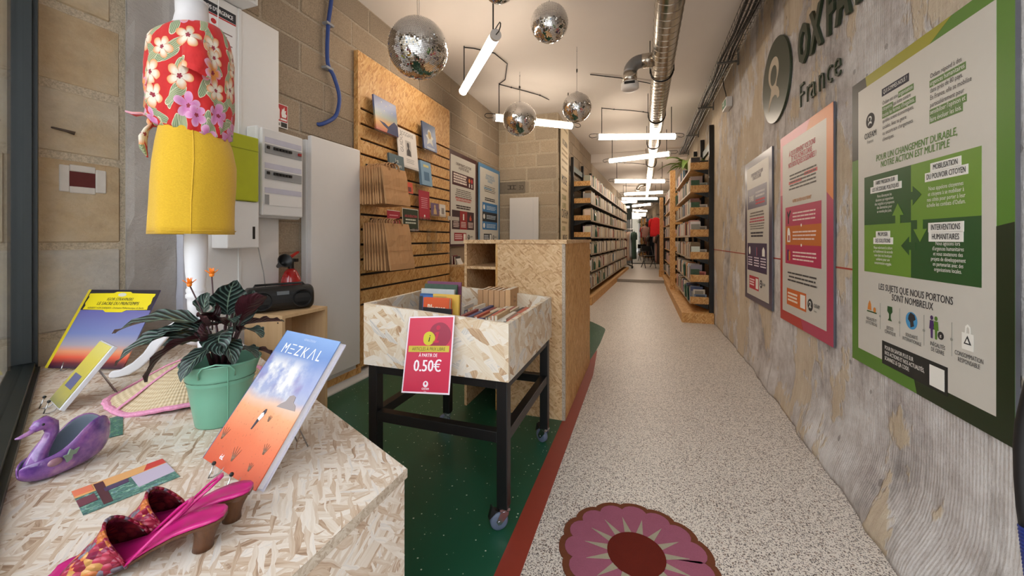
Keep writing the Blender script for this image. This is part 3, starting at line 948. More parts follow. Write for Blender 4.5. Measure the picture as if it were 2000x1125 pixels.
# ------------------------------------------------------------------ wheeled bin of cheap books
ca = thing('book_cart', 'wheeled black steel cart carrying a pale chipboard book bin', 'cart', (-0.83, 1.77, 0))
gx, gy = 0.83, -1.77
def cq(X, Y, Z):
    return (X + gx, Y + gy, Z)
ZB, ZTL, ZTR = 0.595, 0.866, 0.822
x0, x1, y0, y1 = -1.17, -0.49, 1.40, 2.14
tk = 0.018
def zt(x):
    return ZTL + (ZTR - ZTL) * (x - x0) / (x1 - x0)
def slant(xa, xb, ya, yb, z0):
    return MB().hexa([cq(xa, ya, z0), cq(xb, ya, z0), cq(xb, yb, z0), cq(xa, yb, z0)], [cq(xa, ya, zt(xa)), cq(xb, ya, zt(xb)), cq(xb, yb, zt(xb)), cq(xa, yb, zt(xa))])
obj('front_board', slant(x0, x1, y0, y0 + tk, ZB), OSB_BIN, ca)
obj('back_board', slant(x0, x1, y1 - tk, y1, ZB), OSB_BIN, ca)
obj('side_board', slant(x0, x0 + tk, y0 + tk, y1 - tk, ZB), OSB_BIN, ca)
obj('side_board', slant(x1 - tk, x1, y0 + tk, y1 - tk, ZB), OSB_BIN, ca)
obj('bin_floor', MB().box(x0 + tk + gx, x1 - tk + gx, y0 + tk + gy, y1 - tk + gy, ZB + 0.05, ZB + 0.068), OSB_BIN, ca)
L4 = []
for X in (-1.155, -0.545):
    for Y in (1.412, 2.083):
        obj('leg', MB().box(X + gx, X + 0.045 + gx, Y + gy, Y + 0.045 + gy, 0.088, ZB - 0.001), M_BLACK, ca, bevel=0.003)
        L4.append((X + 0.0225, Y + 0.0225))
for (xa, xb, ya, yb) in ((-1.11, -0.545, 1.415, 1.455), (-1.11, -0.545, 2.085, 2.125), (-1.153, -1.113, 1.457, 2.083), (-0.543, -0.503, 1.457, 2.083)):
    obj('crossbar', MB().box(xa + gx, xb + gx, ya + gy, yb + gy, 0.345, 0.388), M_BLACK, ca, bevel=0.002)
    obj('top_bar', MB().box(xa + gx, xb + gx, ya + gy, yb + gy, 0.557, ZB - 0.001), M_BLACK, ca, bevel=0.002)
for i, (X, Y) in enumerate(L4):
    cs = obj('caster', MB().box(-0.021, 0.021, -0.021, 0.021, 0.078, 0.088).lathe([(0.018, 0.070), (0.018, 0.078)], 16), M_CHROME, ca, (X + gx, Y + gy, 0.003), (0, 0, D((-25, 20, 35, -30)[i])))
    wh = MB(); wh.lathe([(0.012, -0.014), (0.03, -0.014), (0.036, -0.009), (0.036, 0.009), (0.03, 0.014), (0.012, 0.014)], 24)
    wh.move(Matrix.Translation((-0.02, 0, 0.036)) @ Matrix.Rotation(PI / 2, 4, 'X'))
    obj('wheel', wh, plain('blue_grey_rubber', (96, 106, 128), 0.45), cs, smooth=True)
    fk = MB()
    for s in (-1, 1):
        fk.prism([(0.016, 0.074), (-0.016, 0.074), (-0.034, 0.04), (-0.026, 0.026), (-0.014, 0.028), (0.016, 0.062)], s * 0.017 - 0.0015, s * 0.017 + 0.0015)
    fk.tube([(-0.022, -0.02, 0.036), (-0.022, 0.02, 0.036)], 0.006, 8)
    obj('fork', fk, M_CHROME, cs)
    if i != 1:
        obj('brake_pedal', MB().prism([(-0.02, 0.076), (-0.034, 0.072), (-0.062, 0.05), (-0.055, 0.075), (-0.05, 0.098), (-0.038, 0.082)], -0.012, 0.012), M_BLACKP, cs)

# price sign taped to the bin
ps = thing('price_sign', 'red laminated price sign taped to the front of the book bin', 'sign', (-0.823, 1.392, 0.832), rot=Euler((D(-18), D(-5), 0)))
PW, PH = 0.107, 0.297
patch('sheet', -PW, PW, -PH, 0, 0.0, ink((240, 226, 236)), ps, 0.001)
patch('red_field', -PW + 0.006, PW - 0.006, -PH + 0.006, -0.006, -0.001, ink((204, 38, 74), 0.35), ps)
patch_poly('dark_blob', [(0.045 + 0.05 * math.cos(a) * (1 + 0.05 * math.cos(3 * a)), -0.078 + 0.052 * math.sin(a)) for a in [2 * PI * k / 30 for k in range(30)]], -0.0016, ink((150, 24, 58), 0.4), ps)
patch_poly('dot', disc_poly(0.037, -0.047, 0.009, 0.009, 16), -0.0022, ink((196, 40, 72)), ps)
patch_poly('stroke', [(0.026, -0.066), (0.044, -0.062), (0.034, -0.098), (0.045, -0.098), (0.043, -0.106), (0.016, -0.106), (0.018, -0.098), (0.024, -0.098), (0.031, -0.073), (0.024, -0.072)], -0.0022, ink((196, 40, 72)), ps)
patch_poly('badge', [(-0.002 + 0.027 * math.cos(a) * (1 + 0.05 * math.cos(3 * a)), -0.089 + 0.027 * math.sin(a)) for a in [2 * PI * k / 30 for k in range(30)]], -0.0022, ink((206, 196, 48)), ps)
text('i', 0.04, -0.002, -0.102, ink((34, 30, 30)), ps, y=-0.003, bold=0.02, shear=0.2)
patch('banner', -0.093, 0.093, -0.142, -0.118, -0.0022, ink((206, 186, 66)), ps)
text('ARTICLES À PRIX LIBRE', 0.0185, 0, -0.1365, ink((70, 52, 24)), ps, xs=0.8, y=-0.003)
text('À PARTIR DE', 0.0185, 0, -0.1605, ink((250, 240, 246)), ps, xs=0.8, y=-0.002, bold=0.012)
text('0.50€', 0.062, 0, -0.215, ink((250, 240, 246)), ps, xs=0.86, y=-0.002, bold=0.02)
patch_poly('emblem', disc_poly(0, -0.262, 0.0115, 0.0115, 20), -0.0016, ink((250, 240, 246)), ps)
patch_poly('emblem_figure', disc_poly(0, -0.260, 0.0045, 0.0055, 14), -0.0022, ink((204, 38, 74)), ps)
text('OXFAM', 0.011, 0, -0.283, ink((250, 240, 246)), ps, xs=0.85, y=-0.002, bold=0.02)
text('France', 0.005, 0, -0.2895, ink((250, 240, 246)), ps, y=-0.002)

# the books in the bin
def bin_book(X, Y, z, th, d, h, rotz, lay, rgb, label, tilt=0.0):
    M = Matrix.Translation((X, Y, z)) @ Matrix.Rotation(rotz, 4, 'Z') @ Matrix.Rotation(lay, 4, 'Y') @ Matrix.Rotation(tilt, 4, 'X')
    o = loose_book('book', th, d, h, rgb, label, 'second-hand books in the wheeled bin', M)
    return o
zb = ZB + 0.069
# upright picture books in the near left corner: covers face the street (-y)
ups = [(-1.10, 1.80, 0.012, 0.2, 0.262, (128, 60, 96), 'tall purple and orange picture book at the back of the bin'), (-1.095, 1.765, 0.012, 0.19, 0.248, (52, 82, 66), 'dark green picture book standing in the bin'),
       (-1.09, 1.725, 0.014, 0.19, 0.232, (202, 204, 200), 'white covered picture book standing in the bin'), (-1.075, 1.69, 0.014, 0.15, 0.215, (38, 92, 150), 'blue covered book standing in the bin'),
       (-1.06, 1.66, 0.016, 0.13, 0.205, (36, 40, 46), 'black covered book standing in the bin'), (-1.02, 1.63, 0.022, 0.13, 0.215, (52, 112, 186), 'bright blue book standing beside the joke book'),
       (-0.965, 1.63, 0.016, 0.14, 0.22, (228, 186, 70), 'yellow and black book behind the joke book')]
for X, Y, th, d, h, rgb, lab in ups:
    # width runs along x, thickness along y
    bin_book(X, Y, zb, th, d, h, D(0), 0, rgb, lab, D(-4))
jb = thing('joke_book', 'orange joke book with a white title standing in the bin', 'book', (-0.985, 1.575, zb), D(2), rot=Euler((D(-5), 0, D(2))))
obj('cover', MB().box(0, 0.135, 0, 0.003, 0, 0.21).box(0, 0.135, 0.022, 0.025, 0, 0.21).box(0, 0.003, 0.003, 0.022, 0, 0.21), plain('orange_cover', (214, 88, 40), 0.4), jb)
obj('pages', MB().box(0.003, 0.132, 0.003, 0.022, 0.003, 0.207), M_PAPER, jb)
text('Blagues', 0.05, 0.068, 0.145, ink((244, 226, 200)), jb, xs=0.62, y=-0.001, bold=0.02)
mb_ = thing('comic_book', 'dark red comic book standing in front of the joke book', 'book', (-0.955, 1.52, zb), D(-2), rot=Euler((D(-6), 0, D(-2))))
obj('cover', MB().box(0, 0.15, 0, 0.008, 0, 0.175), plain('crimson_cover', (150, 32, 54), 0.4), mb_)
obj('title_band', MB().box(0.0, 0.15, -0.0008, 0, 0.14, 0.175), M_BLACKP, mb_)
# five matching old volumes standing at the back
for k in range(5):
    bin_book(-0.885 + 0.033 * k, 2.00, zb, 0.15, 0.03, 0.205, 0, 0, (196, 150, 104), 'tan volume in the row of five alike old books at the back of the bin')
v = thing('title_volume', 'tan old volume with printed cover at the end of the five', 'book', (-0.72, 2.0, zb))
obj('cover', MB().box(0, 0.03, 0, 0.15, 0, 0.205), plain('tan_card', (206, 162, 116), 0.7, var=0.1), v)
text('Tous\nTomes', 0.022, 0.034, 0.15, ink((110, 70, 50)), v, y=0, rot=(0, 0, PI / 2), loc=(0.0315, 0.04, 0))
obj('pages', MB().box(0.003, 0.027, 0.003, 0.147, 0.205, 0.2065), M_PAPER, v)
# rows of paperbacks lying on their fore-edge in the rest of the bin (spines up)
pal = [((222, 204, 176), 'cream'), ((204, 168, 124), 'tan'), ((196, 92, 66), 'brick red'), ((40, 38, 42), 'black'), ((226, 216, 200), 'white'), ((70, 78, 124), 'navy'), ((190, 140, 92), 'caramel'), ((150, 60, 54), 'dark red')]
def lying_row(xa, xb, yc, ln, label, zoff=0.0, group='paperback rows in the bin'):
    X = xa
    while X < xb - 0.008:
        th = random.choice((0.012, 0.015, 0.018, 0.022, 0.026))
        rgb, cn = random.choice(pal)
        h = random.choice((ln, ln - 0.01, ln + 0.01))
        hz = 0.115 + random.uniform(-0.012, 0.012) + zoff
        M = Matrix.Translation((X + th, yc, zb)) @ Matrix.Rotation(D(-90), 4, 'Z')   # thickness axis -> +x, depth -> -y ... turned below
        M = Matrix(((0, 1, 0, X), (0, 0, 1, yc), (1, 0, 0, zb), (0, 0, 0, 1))) @ Matrix.Rotation(random.uniform(-0.02, 0.05), 4, 'X')
        o = loose_book('book', th, round(hz, 2), h, rgb, '%s paperback in the %s of the bin' % (cn, label), '%s paperbacks in the %s' % (cn, label), M)
        X += th + 0.001
lying_row(-1.13, -0.80, 1.425, 0.085, 'front row', -0.01)
lying_row(-0.79, -0.515, 1.425, 0.17, 'front right row')
lying_row(-0.82, -0.515, 1.62, 0.17, 'middle row', 0.01)
lying_row(-0.70, -0.515, 1.815, 0.17, 'back right row', 0.005)
lying_row(-0.90, -0.72, 1.83, 0.14, 'back row', 0.0)
# ------------------------------------------------------------------ lamps
def lamp(p0, p1, zc, label, wire=True, seed=0):
    p0, p1 = Vector((*p0, 0)), Vector((*p1, 0))
    mid = (p0 + p1) / 2
    d = p1 - p0
    L = d.length
    zl = 2.70 if zc > 3.0 else 2.5
    r = thing('tube_lamp', label, 'lamp', (mid.x, mid.y, zl), math.atan2(d.y, d.x), 'hanging tube lamps')
    h = L / 2
    dif = MB().tube([(-h + 0.03, 0, 0), (h - 0.03, 0, 0)], 0.040, 16)
    obj('diffuser', dif, M_TUBE, r, smooth=False)
    obj('housing', MB().box(-h + 0.03, h - 0.03, -0.022, 0.022, 0.036, 0.050), M_WHITEP, r)
    for s in (-1, 1):
        obj('end_cap', MB().tube([(s * (h - 0.03), 0, 0), (s * h, 0, 0)], 0.043, 16), M_WHITEP, r)
        loop = [(s * (h + 0.12 * math.sin(a) * 1.0), 0.0, 0.02 + 0.03 * (1 - math.cos(a)) * 0.5 + 0.005) for a in [PI * k / 10 for k in range(11)]]
        loop = [(s * h, 0, 0.0), (s * (h + 0.07), 0, -0.012), (s * (h + 0.105), 0, 0.004), (s * (h + 0.11), 0, 0.025), (s * (h + 0.09), 0, 0.044), (s * (h + 0.03), 0, 0.05), (s * (h - 0.08), 0, 0.052)]
        obj('cable_loop', MB().tube(loop, 0.0045, 6), M_CABLE, r, smooth=True)
        obj('hanger', MB().tube([(s * (h - 0.08), 0, 0.045), (s * (h - 0.08), 0, zc - zl)], 0.006, 6), M_CABLE, r, smooth=True)
    if wire:
        random.seed(50 + seed)
        a = (-(h - 0.08), 0, zc - zl - 0.012)
        pts = [a, (-h * 0.55, 0.03, zc - zl - 0.02), (-h * 0.2, 0.10, zc - zl - 0.012), (h * 0.25, 0.16, zc - zl - 0.02), (h * 0.6, 0.3, zc - zl - 0.01)]
        obj('supply_cable', MB().tube(pts, 0.006, 6), M_CABLE, r, smooth=True)
        for q in (pts[1], pts[3]):
            obj('cable_clip', MB().ball(q, 0.011, 8, 6), M_CABLE, r)
    return r
HI, LO = 3.15, 2.95
l1 = lamp((-1.05, 2.715), (-1.80, 3.67), HI, 'lit tube lamp nearest the door, pointing towards the left wall', False)
lamp((-1.808, 4.566), (-0.90, 5.27), HI, 'lit tube lamp half hidden behind a mirror ball over the counter', seed=2)
lamp((-0.663, 5.94), (0.49, 6.30), HI, 'first lit tube lamp hanging across the aisle under the duct', seed=3)
lamp((-0.647, 7.86), (0.492, 7.52), HI, 'second lit tube lamp across the aisle, tilting up to the right', seed=4)
lamp((-0.645, 9.24), (0.508, 9.64), LO, 'third lit tube lamp across the aisle, just below the lowered ceiling', seed=5)
lamp((-0.544, 12.02), (0.586, 11.87), LO, 'fourth lit tube lamp across the aisle', seed=6)
lamp((-0.69, 13.37), (0.485, 13.70), LO, 'fifth lit tube lamp across the aisle', seed=7)
lamp((-0.97, 14.68), (-0.17, 14.5), LO, 'lit tube lamp in the far left part of the aisle', False)
lamp((-0.397, 16.5), (0.336, 15.75), LO, 'slanting lit tube lamp close to the far mirror', False)
lamp((-1.5, 16.9), (-0.5, 16.9), LO, 'lit tube lamp before the grey far door', False)
wz = obj('ceiling_cable', MB().tube([(-1.76, 3.61, 3.14), (-1.66, 3.66, 3.135), (-1.50, 3.82, 3.135), (-1.45, 4.1, 3.135), (-1.62, 4.5, 3.135), (-1.745, 4.615, 3.14)], 0.006, 6), M_CABLE, smooth=True)
tag(wz, 'black cable running along the ceiling between the first two tube lamps', 'cable')
wz = obj('ceiling_cable', MB().tube([(-0.6, 4.7, 3.14), (-0.2, 4.95, 3.135), (0.1, 5.2, 3.13), (0.3, 5.62, 3.13)], 0.006, 6), M_CABLE, smooth=True)
tag(wz, 'black cable on the ceiling running up to the duct', 'cable')
# ------------------------------------------------------------------ ventilation duct
du = thing('ventilation_duct', 'galvanised spiral ventilation duct running along the ceiling', 'duct', (0.183, 0, 2.83))
R0 = 0.1
nn = 40
mb = MB().loft([[(R0 * math.cos(2 * PI * k / nn), yy, R0 * math.sin(2 * PI * k / nn)) for k in range(nn)] for yy in (-0.2, 4, 8, 12, 16.5)])
obj('duct_run', mb, M_DUCT, du, smooth=True)
sm_ = MB()
y = -0.15
while y < 9:
    # one turn of the lock seam: slightly slanted ring
    sm_.tube([((R0 + 0.0008) * math.cos(2 * PI * k / 28), y + 0.05 * math.sin(2 * PI * k / 28), (R0 + 0.0008) * math.sin(2 * PI * k / 28)) for k in range(28)], 0.0026, 5, closed=True)
    y += 0.1
so = obj('lock_seam', sm_, M_DUCT, du, smooth=True)
so['kind'] = 'stuff'
elb = [(-0.09, 3.83, 0.0), (-0.19, 3.83, 0.0)]
obj('branch_collar', MB().tube(elb, 0.066, 20), M_DUCT, du, smooth=True)
el2 = [(-0.19 - 0.105 * math.sin(a), 3.83 - 0.02 * math.sin(a), -0.105 * (1 - math.cos(a))) for a in [PI / 2 * k / 8 for k in range(9)]]
obj('elbow', MB().tube(el2, 0.062, 20), plain('grey_elbow', (132, 132, 134), 0.4, 0.6), du, smooth=True)
obj('elbow_collar', MB().tube([(-0.295, 3.81, -0.105), (-0.297, 3.805, -0.20)], 0.064, 20), M_DUCT, du, smooth=True)
obj('outlet', MB().lathe([(0.066, 0), (0.08, -0.01), (0.082, -0.06), (0.06, -0.078), (0.03, -0.082)], 24, (-0.297, 3.805, -0.195)), M_WHITEP, du, smooth=True)
obj('outlet_slot', MB().box(-0.345, -0.25, 3.721, 3.728, -0.235, -0.212), M_BLACK, du)
for yy in (4.12, 5.6, 7.2, 9.0):
    st = obj('strap', MB().tube([((R0 + 0.006) * math.cos(a), yy, (R0 + 0.006) * math.sin(a)) for a in [2 * PI * k / 24 for k in range(24)]], 0.007, 6, closed=True), M_BLACK, du)
    for s in (-1, 1):
        obj('rod', MB().tube([(s * (R0 + 0.012), yy, -0.01), (s * (R0 + 0.012), yy, 0.32 if yy < 9.1 else 0.12)], 0.005, 6), M_CABLE, st)
el3 = [(-0.10, 12.6, 0), (-0.2, 12.6, 0), (-0.27, 12.6, -0.02), (-0.31, 12.6, -0.07), (-0.32, 12.6, -0.16)]
obj('branch_elbow', MB().tube(el3, 0.06, 16), M_DUCT, du, smooth=True)

# ------------------------------------------------------------------ cable tray high on the right wall
tr = thing('cable_tray', 'wire cable tray with black cables high on the right wall', 'cable tray', (0.82, 0, 2.98))
w = MB()
for (x, z) in ((-0.075, 0.05), (-0.075, 0.0), (-0.03, 0.0), (0.02, 0.0), (0.07, 0.0), (0.07, 0.05)):
    w.tube([(x, 0.4, z), (x, 9.1, z)], 0.0028, 4)
yy = 0.42
while yy < 9.1:
    w.tube([(-0.075, yy, 0.05), (-0.075, yy, 0.0), (0.07, yy, 0.0), (0.07, yy, 0.05)], 0.0024, 4)
    yy += 0.1
obj('wire_basket', w, plain('dull_wire', (104, 100, 96), 0.4, 0.8), tr)
for k, (x, r) in enumerate(((-0.05, 0.012), (-0.02, 0.009), (0.01, 0.012), (0.035, 0.008))):
    pts = [(x + 0.008 * math.sin(1.7 * i + k), 0.4 + 0.29 * i, 0.014 + 0.003 * math.sin(2.3 * i + k)) for i in range(31)]
    obj('cable', MB().tube(pts, r, 6), M_CABLE, tr, smooth=True)
for yy in (1.5, 3.0, 4.45, 5.9, 7.4, 8.9):
    bk = MB(); bk.box(-0.09, 0.10, yy - 0.012, yy + 0.012, -0.022, -0.004).box(0.095, 0.11, yy - 0.016, yy + 0.016, -0.05, 0.12)
    obj('bracket', bk, plain('grey_bracket', (128, 126, 122), 0.4, 0.7), tr)
# emergency exit light
ex = thing('exit_light', 'small white emergency exit light on the right wall', 'emergency light', (0.9, 4.84, 2.60))
obj('body', MB().box(-0.035, 0.028, -0.11, 0.11, 0.0, 0.11), M_WHITEP, ex, bevel=0.006)
obj('sign_face', MB().box(-0.038, -0.035, -0.09, 0.09, 0.02, 0.09), plain('exit_green', (84, 150, 116), 0.3), ex)
obj('running_figure', MB().box(-0.0388, -0.038, -0.02, 0.012, 0.035, 0.08).box(-0.0388, -0.038, 0.02, 0.06, 0.05, 0.062), M_WHITE, ex)
obj('cable', MB().tube([(0.0, 0.06, 0.11), (0.0, 0.09, 0.2), (-0.02, 0.1, 0.3), (-0.03, 0.1, 0.39)], 0.005, 6), M_CABLE, ex, smooth=True)

# ------------------------------------------------------------------ mirror balls
def m_facets():
    t = NT('mirror_facets')
    r = t.noise(t.tc('Object'), 30, 1)
    t.col(t.mix(r, (0.86, 0.86, 0.86), (0.98, 0.98, 0.98)))
    t.set(Metallic=1.0, Roughness=0.06)
    return t.m
M_FACET = m_facets()
M_GROUT = plain('ball_core', (70, 68, 66), 0.6)
def ball_mesh(R, tile):
    random.seed(5)
    mb = MB()
    rows = int(PI * R / tile)
    gap = 0.86
    for i in range(rows):
        a0 = -PI / 2 + PI * (i + (1 - gap) / 2) / rows
        a1 = -PI / 2 + PI * (i + (1 + gap) / 2) / rows
        am = (a0 + a1) / 2
        n = max(3, int(2 * PI * R * math.cos(am) / tile))
        for k in range(n):
            b0 = 2 * PI * (k + (1 - gap) / 2) / n
            b1 = 2 * PI * (k + (1 + gap) / 2) / n
            bm_ = (b0 + b1) / 2
            c = Vector((math.cos(am) * math.cos(bm_), math.cos(am) * math.sin(bm_), math.sin(am)))
            j = Vector((random.uniform(-1, 1), random.uniform(-1, 1), random.uniform(-1, 1))) * (0.06 if am < 0.3 else 0.025)
            nrm_ = (c + j).normalized()
            vs = []
            for (a, b) in ((a0, b0), (a0, b1), (a1, b1), (a1, b0)):
                p = Vector((math.cos(a) * math.cos(b), math.cos(a) * math.sin(b), math.sin(a)))
                # flat little mirror: project the corner on the tile's own plane
                p = p + nrm_ * (nrm_.dot(c) - nrm_.dot(p))
                vs.append(tuple(p * R))
            mb.add(vs, [(0, 1, 2, 3)])
    return mb
def disco(X, Y, Z, R, label, tile=0.0105, string=True):
    r = thing('mirror_ball', label, 'mirror ball', (X, Y, Z), random.uniform(0, 3), 'mirror balls on the ceiling')
    obj('core', MB().ball((0, 0, 0), R * 0.985, 32, 20), M_GROUT, r, smooth=True)
    tl = obj('mirror_tiles', ball_mesh(R, tile).mesh('tiles', fix=False), M_FACET, r)
    tl['kind'] = 'stuff'
    obj('collar', MB().lathe([(0.022, R * 0.97), (0.022, R + 0.008), (0.012, R + 0.014)], 14), M_CHROME, r)
    top = ZC - Z
    s = 0.010
    obj('cord', MB().tube([(-0.006, 0, R + 0.01), (-s, 0, top - 0.06), (0, 0, top - 0.045), (s, 0, top - 0.06), (0.006, 0, R + 0.01)], 0.0015, 5), plain('grey_cord', (110, 104, 98), 0.5), r)
    obj('ceiling_hook', MB().tube([(0, 0, top), (0, 0, top - 0.03), (0.012, 0, top - 0.045), (0, 0, top - 0.058), (-0.012, 0, top - 0.048)], 0.0028, 6), M_CHROME, r, smooth=True)
    if string:
        obj('cord_stopper', MB().box(-0.012, 0.012, -0.006, 0.006, R + (top - R) * 0.45, R + (top - R) * 0.45 + 0.03), M_BLACKP, r)
    return r
disco(-1.44, 2.26, 2.44, 0.2, 'largest mirror ball, hanging before the slat wall', string=False)
disco(-0.707, 3.01, 2.88, 0.15, 'mirror ball high up near the middle of the ceiling', string=False)
disco(-1.39, 4.375, 2.58, 0.2, 'mirror ball hanging in front of a lit tube over the counter')
disco(-0.647, 4.0, 2.52, 0.15, 'smaller mirror ball on a long cord right of the others')
disco(-0.85, 2.25, 2.745, 0.11, 'mirror ball cut off by the top of the picture', string=False)

# ------------------------------------------------------------------ electrical cupboard, panels and pipes on the left wall
pn = thing('white_cupboard', 'tall white service cupboard panel behind the mannequin', 'cupboard', (-2.19, 1.57, 0))
obj('panel', MB().box(-0.05, 0.0, -0.255, 0.265, 0.0, 2.47), M_WHITE, pn, bevel=0.003)
obj('joint_strip', MB().box(0.0, 0.006, 0.005, 0.02, 0.0, 2.47), M_WHITEP, pn)
obj('side_trim', MB().box(-0.05, 0.012, -0.28, -0.255, 0.0, 2.40), plain('cool_white_trim', (206, 208, 220), 0.4), pn)
ub = thing('meter_box', 'white meter box above the white cupboard', 'electrical box', (-2.2, 1.44, 2.47))
obj('box', MB().box(-0.05, 0.13, -0.14, 0.165, 0.005, 0.6), M_WHITEP, ub, bevel=0.006)
obj('lid', MB().box(0.13, 0.138, -0.12, 0.145, 0.02, 0.58), M_WHITE, ub, bevel=0.003)
nu = thing('emergency_numbers', 'emergency phone numbers notice behind the mannequin neck', 'notice', (-2.188, 1.32, 2.15), PI / 2)
patch('sheet', 0, 0.24, 0, 0.27, 0, ink((236, 234, 234)), nu, 0.001)
patch('title_bar', 0.0, 0.24, 0.215, 0.27, -0.001, ink((40, 40, 48)), nu)
text("NUMÉROS D'URGENCE", 0.032, 0.12, 0.231, ink((240, 240, 240)), nu, xs=0.62, y=-0.002, bold=0.02)
patch('red_rule', 0.0, 0.24, 0.205, 0.213, -0.001, ink((190, 50, 50)), nu)
patch_poly('number_dot', disc_poly(0.12, 0.175, 0.014, 0.014, 16), -0.001, ink((196, 40, 44)), nu)
for k in range(6):
    patch('text_line', 0.02, 0.22 - 0.03 * (k % 3), 0.135 - 0.02 * k, 0.141 - 0.02 * k, -0.001, ink((130, 100, 100)), nu)
ow = obj('overhead_wire', MB().tube([(-2.13, 1.46, 3.1), (-2.14, 1.455, 2.7), (-2.165, 1.45, 2.4), (-2.182, 1.45, 1.9)], 0.003, 6), M_WHITEP, smooth=True)
tag(ow, 'thin white wire hanging down past the mannequin neck', 'wire')

eb = thing('fuse_box', 'white distribution box with rows of black breakers', 'fuse box', (-2.19, 1.62, 1.275), PI / 2)
obj('body', MB().box(0, 0.30, -0.085, 0, 0.0, 0.535), M_WHITEP, eb, bevel=0.01)
obj('front_cover', MB().box(0.012, 0.295, -0.112, -0.085, 0.012, 0.525), M_WHITEP, eb, bevel=0.008)
for r_, zz in enumerate((0.40, 0.25, 0.105)):
    obj('label_strip', MB().box(0.03, 0.282, -0.1135, -0.112, zz + 0.04, zz + 0.072), plain('lilac_label', (196, 194, 208), 0.5), eb)
    if r_ < 2:
        row = obj('breaker_row', MB().box(0.03, 0.282, -0.117, -0.112, zz - 0.022, zz + 0.03), plain('grey_breakers', (150, 150, 150), 0.5), eb)
        for k in range(8):
            if k == 1:
                continue
            obj('switch', MB().box(0.038 + 0.0215 * k, 0.053 + 0.0215 * k, -0.125, -0.117, zz + 0.004, zz + 0.02), M_BLACKP, row)
        if r_ == 0:
            obj('red_switch', MB().box(0.252, 0.272, -0.127, -0.117, zz + 0.002, zz + 0.018), plain('red_switch', (150, 40, 40), 0.4), row)
    else:
        obj('blank_cover', MB().box(0.056, 0.282, -0.115, -0.112, zz - 0.03, zz + 0.03), M_WHITE, eb)
        obj('main_switch', MB().box(0.03, 0.054, -0.117, -0.112, zz - 0.026, zz + 0.03), plain('grey_breakers', (150, 150, 150), 0.5), eb)
lw = obj('loose_wire', MB().tube([(-2.14, 1.63, 1.27), (-2.13, 1.65, 1.1), (-2.12, 1.675, 0.95), (-2.11, 1.68, 0.86)], 0.003, 6), plain('grey_wire', (150, 146, 142), 0.5), smooth=True)
tag(lw, 'thin grey wire hanging below the distribution box', 'wire')
gm = thing('lime_meter', 'lime green electricity meter half hidden by the yellow skirt', 'electricity meter', (-2.15, 1.43, 1.0))
obj('meter_case', MB().box(-0.04, 0.09, 0.0, 0.17, 0.36, 0.72), plain('lime_plastic', (178, 184, 38), 0.4), gm, bevel=0.006)
obj('cover_seam', MB().box(0.09, 0.0908, 0.003, 0.167, 0.64, 0.644), plain('lime_seam', (140, 146, 26), 0.5), gm)
obj('lower_case', MB().box(-0.04, 0.08, 0.0, 0.18, 0.1, 0.358), M_WHITEP, gm, bevel=0.006)
obj('barcode', MB().box(0.08, 0.0806, 0.14, 0.155, 0.15, 0.22), M_BLACKP, gm)

wp2 = thing('white_board', 'glossy white panel leaning upright beside the slat wall', 'panel', (-2.2, 2.3, 0.14))
obj('panel', MB().box(-0.005, 0.028, -0.23, 0.255, 0.0, 1.73), M_WHITE, wp2, bevel=0.004)
obj('rear_frame', MB().box(-0.045, -0.005, -0.245, 0.245, -0.12, 1.70), M_WHITEP, wp2)
# fire sign
fs = thing('fire_sign', 'red and white fire extinguisher sign on the block wall', 'sign', (-2.244, 1.84, 1.88), PI / 2)
patch('plate', 0, 0.105, 0, 0.155, 0, ink((236, 232, 230)), fs, 0.002)
patch('red_field', 0.004, 0.101, 0.042, 0.151, -0.002, ink((186, 36, 40)), fs)
patch_poly('extinguisher_pictogram', [(0.016, 0.05), (0.044, 0.05), (0.044, 0.115), (0.036, 0.128), (0.036, 0.14), (0.024, 0.14), (0.024, 0.128), (0.016, 0.115)], -0.0026, ink((240, 236, 234)), fs)
patch_poly('flame_pictogram', [(0.06, 0.07), (0.09, 0.07), (0.096, 0.09), (0.086, 0.1), (0.092, 0.12), (0.08, 0.115), (0.078, 0.14), (0.066, 0.118), (0.062, 0.128), (0.056, 0.095)], -0.0026, ink((240, 236, 234)), fs)
patch('white_bar', 0.05, 0.096, 0.05, 0.062, -0.0026, ink((240, 236, 234)), fs)
patch('black_box', 0.054, 0.099, 0.006, 0.037, -0.002, ink((36, 34, 34)), fs)
patch('caption', 0.008, 0.048, 0.012, 0.03, -0.002, ink((150, 146, 144)), fs)
# extinguisher
fe = thing('fire_extinguisher', 'red fire extinguisher with black horn on the left wall', 'fire extinguisher', (-2.14, 1.88, 0.48))
obj('cylinder', MB().lathe([(0.0, 0), (0.05, 0.0), (0.062, 0.02), (0.062, 0.36), (0.055, 0.42), (0.035, 0.465), (0.02, 0.48)], 24), plain('extinguisher_red', (170, 22, 22), 0.22, coat=0.5), fe, smooth=True)
obj('valve', MB().lathe([(0.018, 0.48), (0.018, 0.53)], 12).box(-0.015, 0.05, -0.012, 0.012, 0.525, 0.545), M_BLACKP, fe)
obj('lever', MB().hexa([(-0.012, -0.01, 0.545), (0.012, -0.01, 0.545), (0.012, 0.05, 0.58), (-0.012, 0.05, 0.58)], [(-0.012, -0.01, 0.557), (0.012, -0.01, 0.557), (0.012, 0.055, 0.59), (-0.012, 0.055, 0.59)]), plain('lever_red', (180, 34, 28), 0.4), fe)
hn = MB().lathe([(0.012, 0.0), (0.018, 0.05), (0.042, 0.12), (0.042, 0.124), (0.036, 0.124), (0.012, 0.06)], 20)
hn.move(Matrix.Translation((-0.02, -0.075, 0.50)) @ Matrix.Rotation(D(70), 4, 'Y') @ Matrix.Rotation(D(20), 4, 'X'))
obj('horn', hn, M_BLACKP, fe, smooth=True)
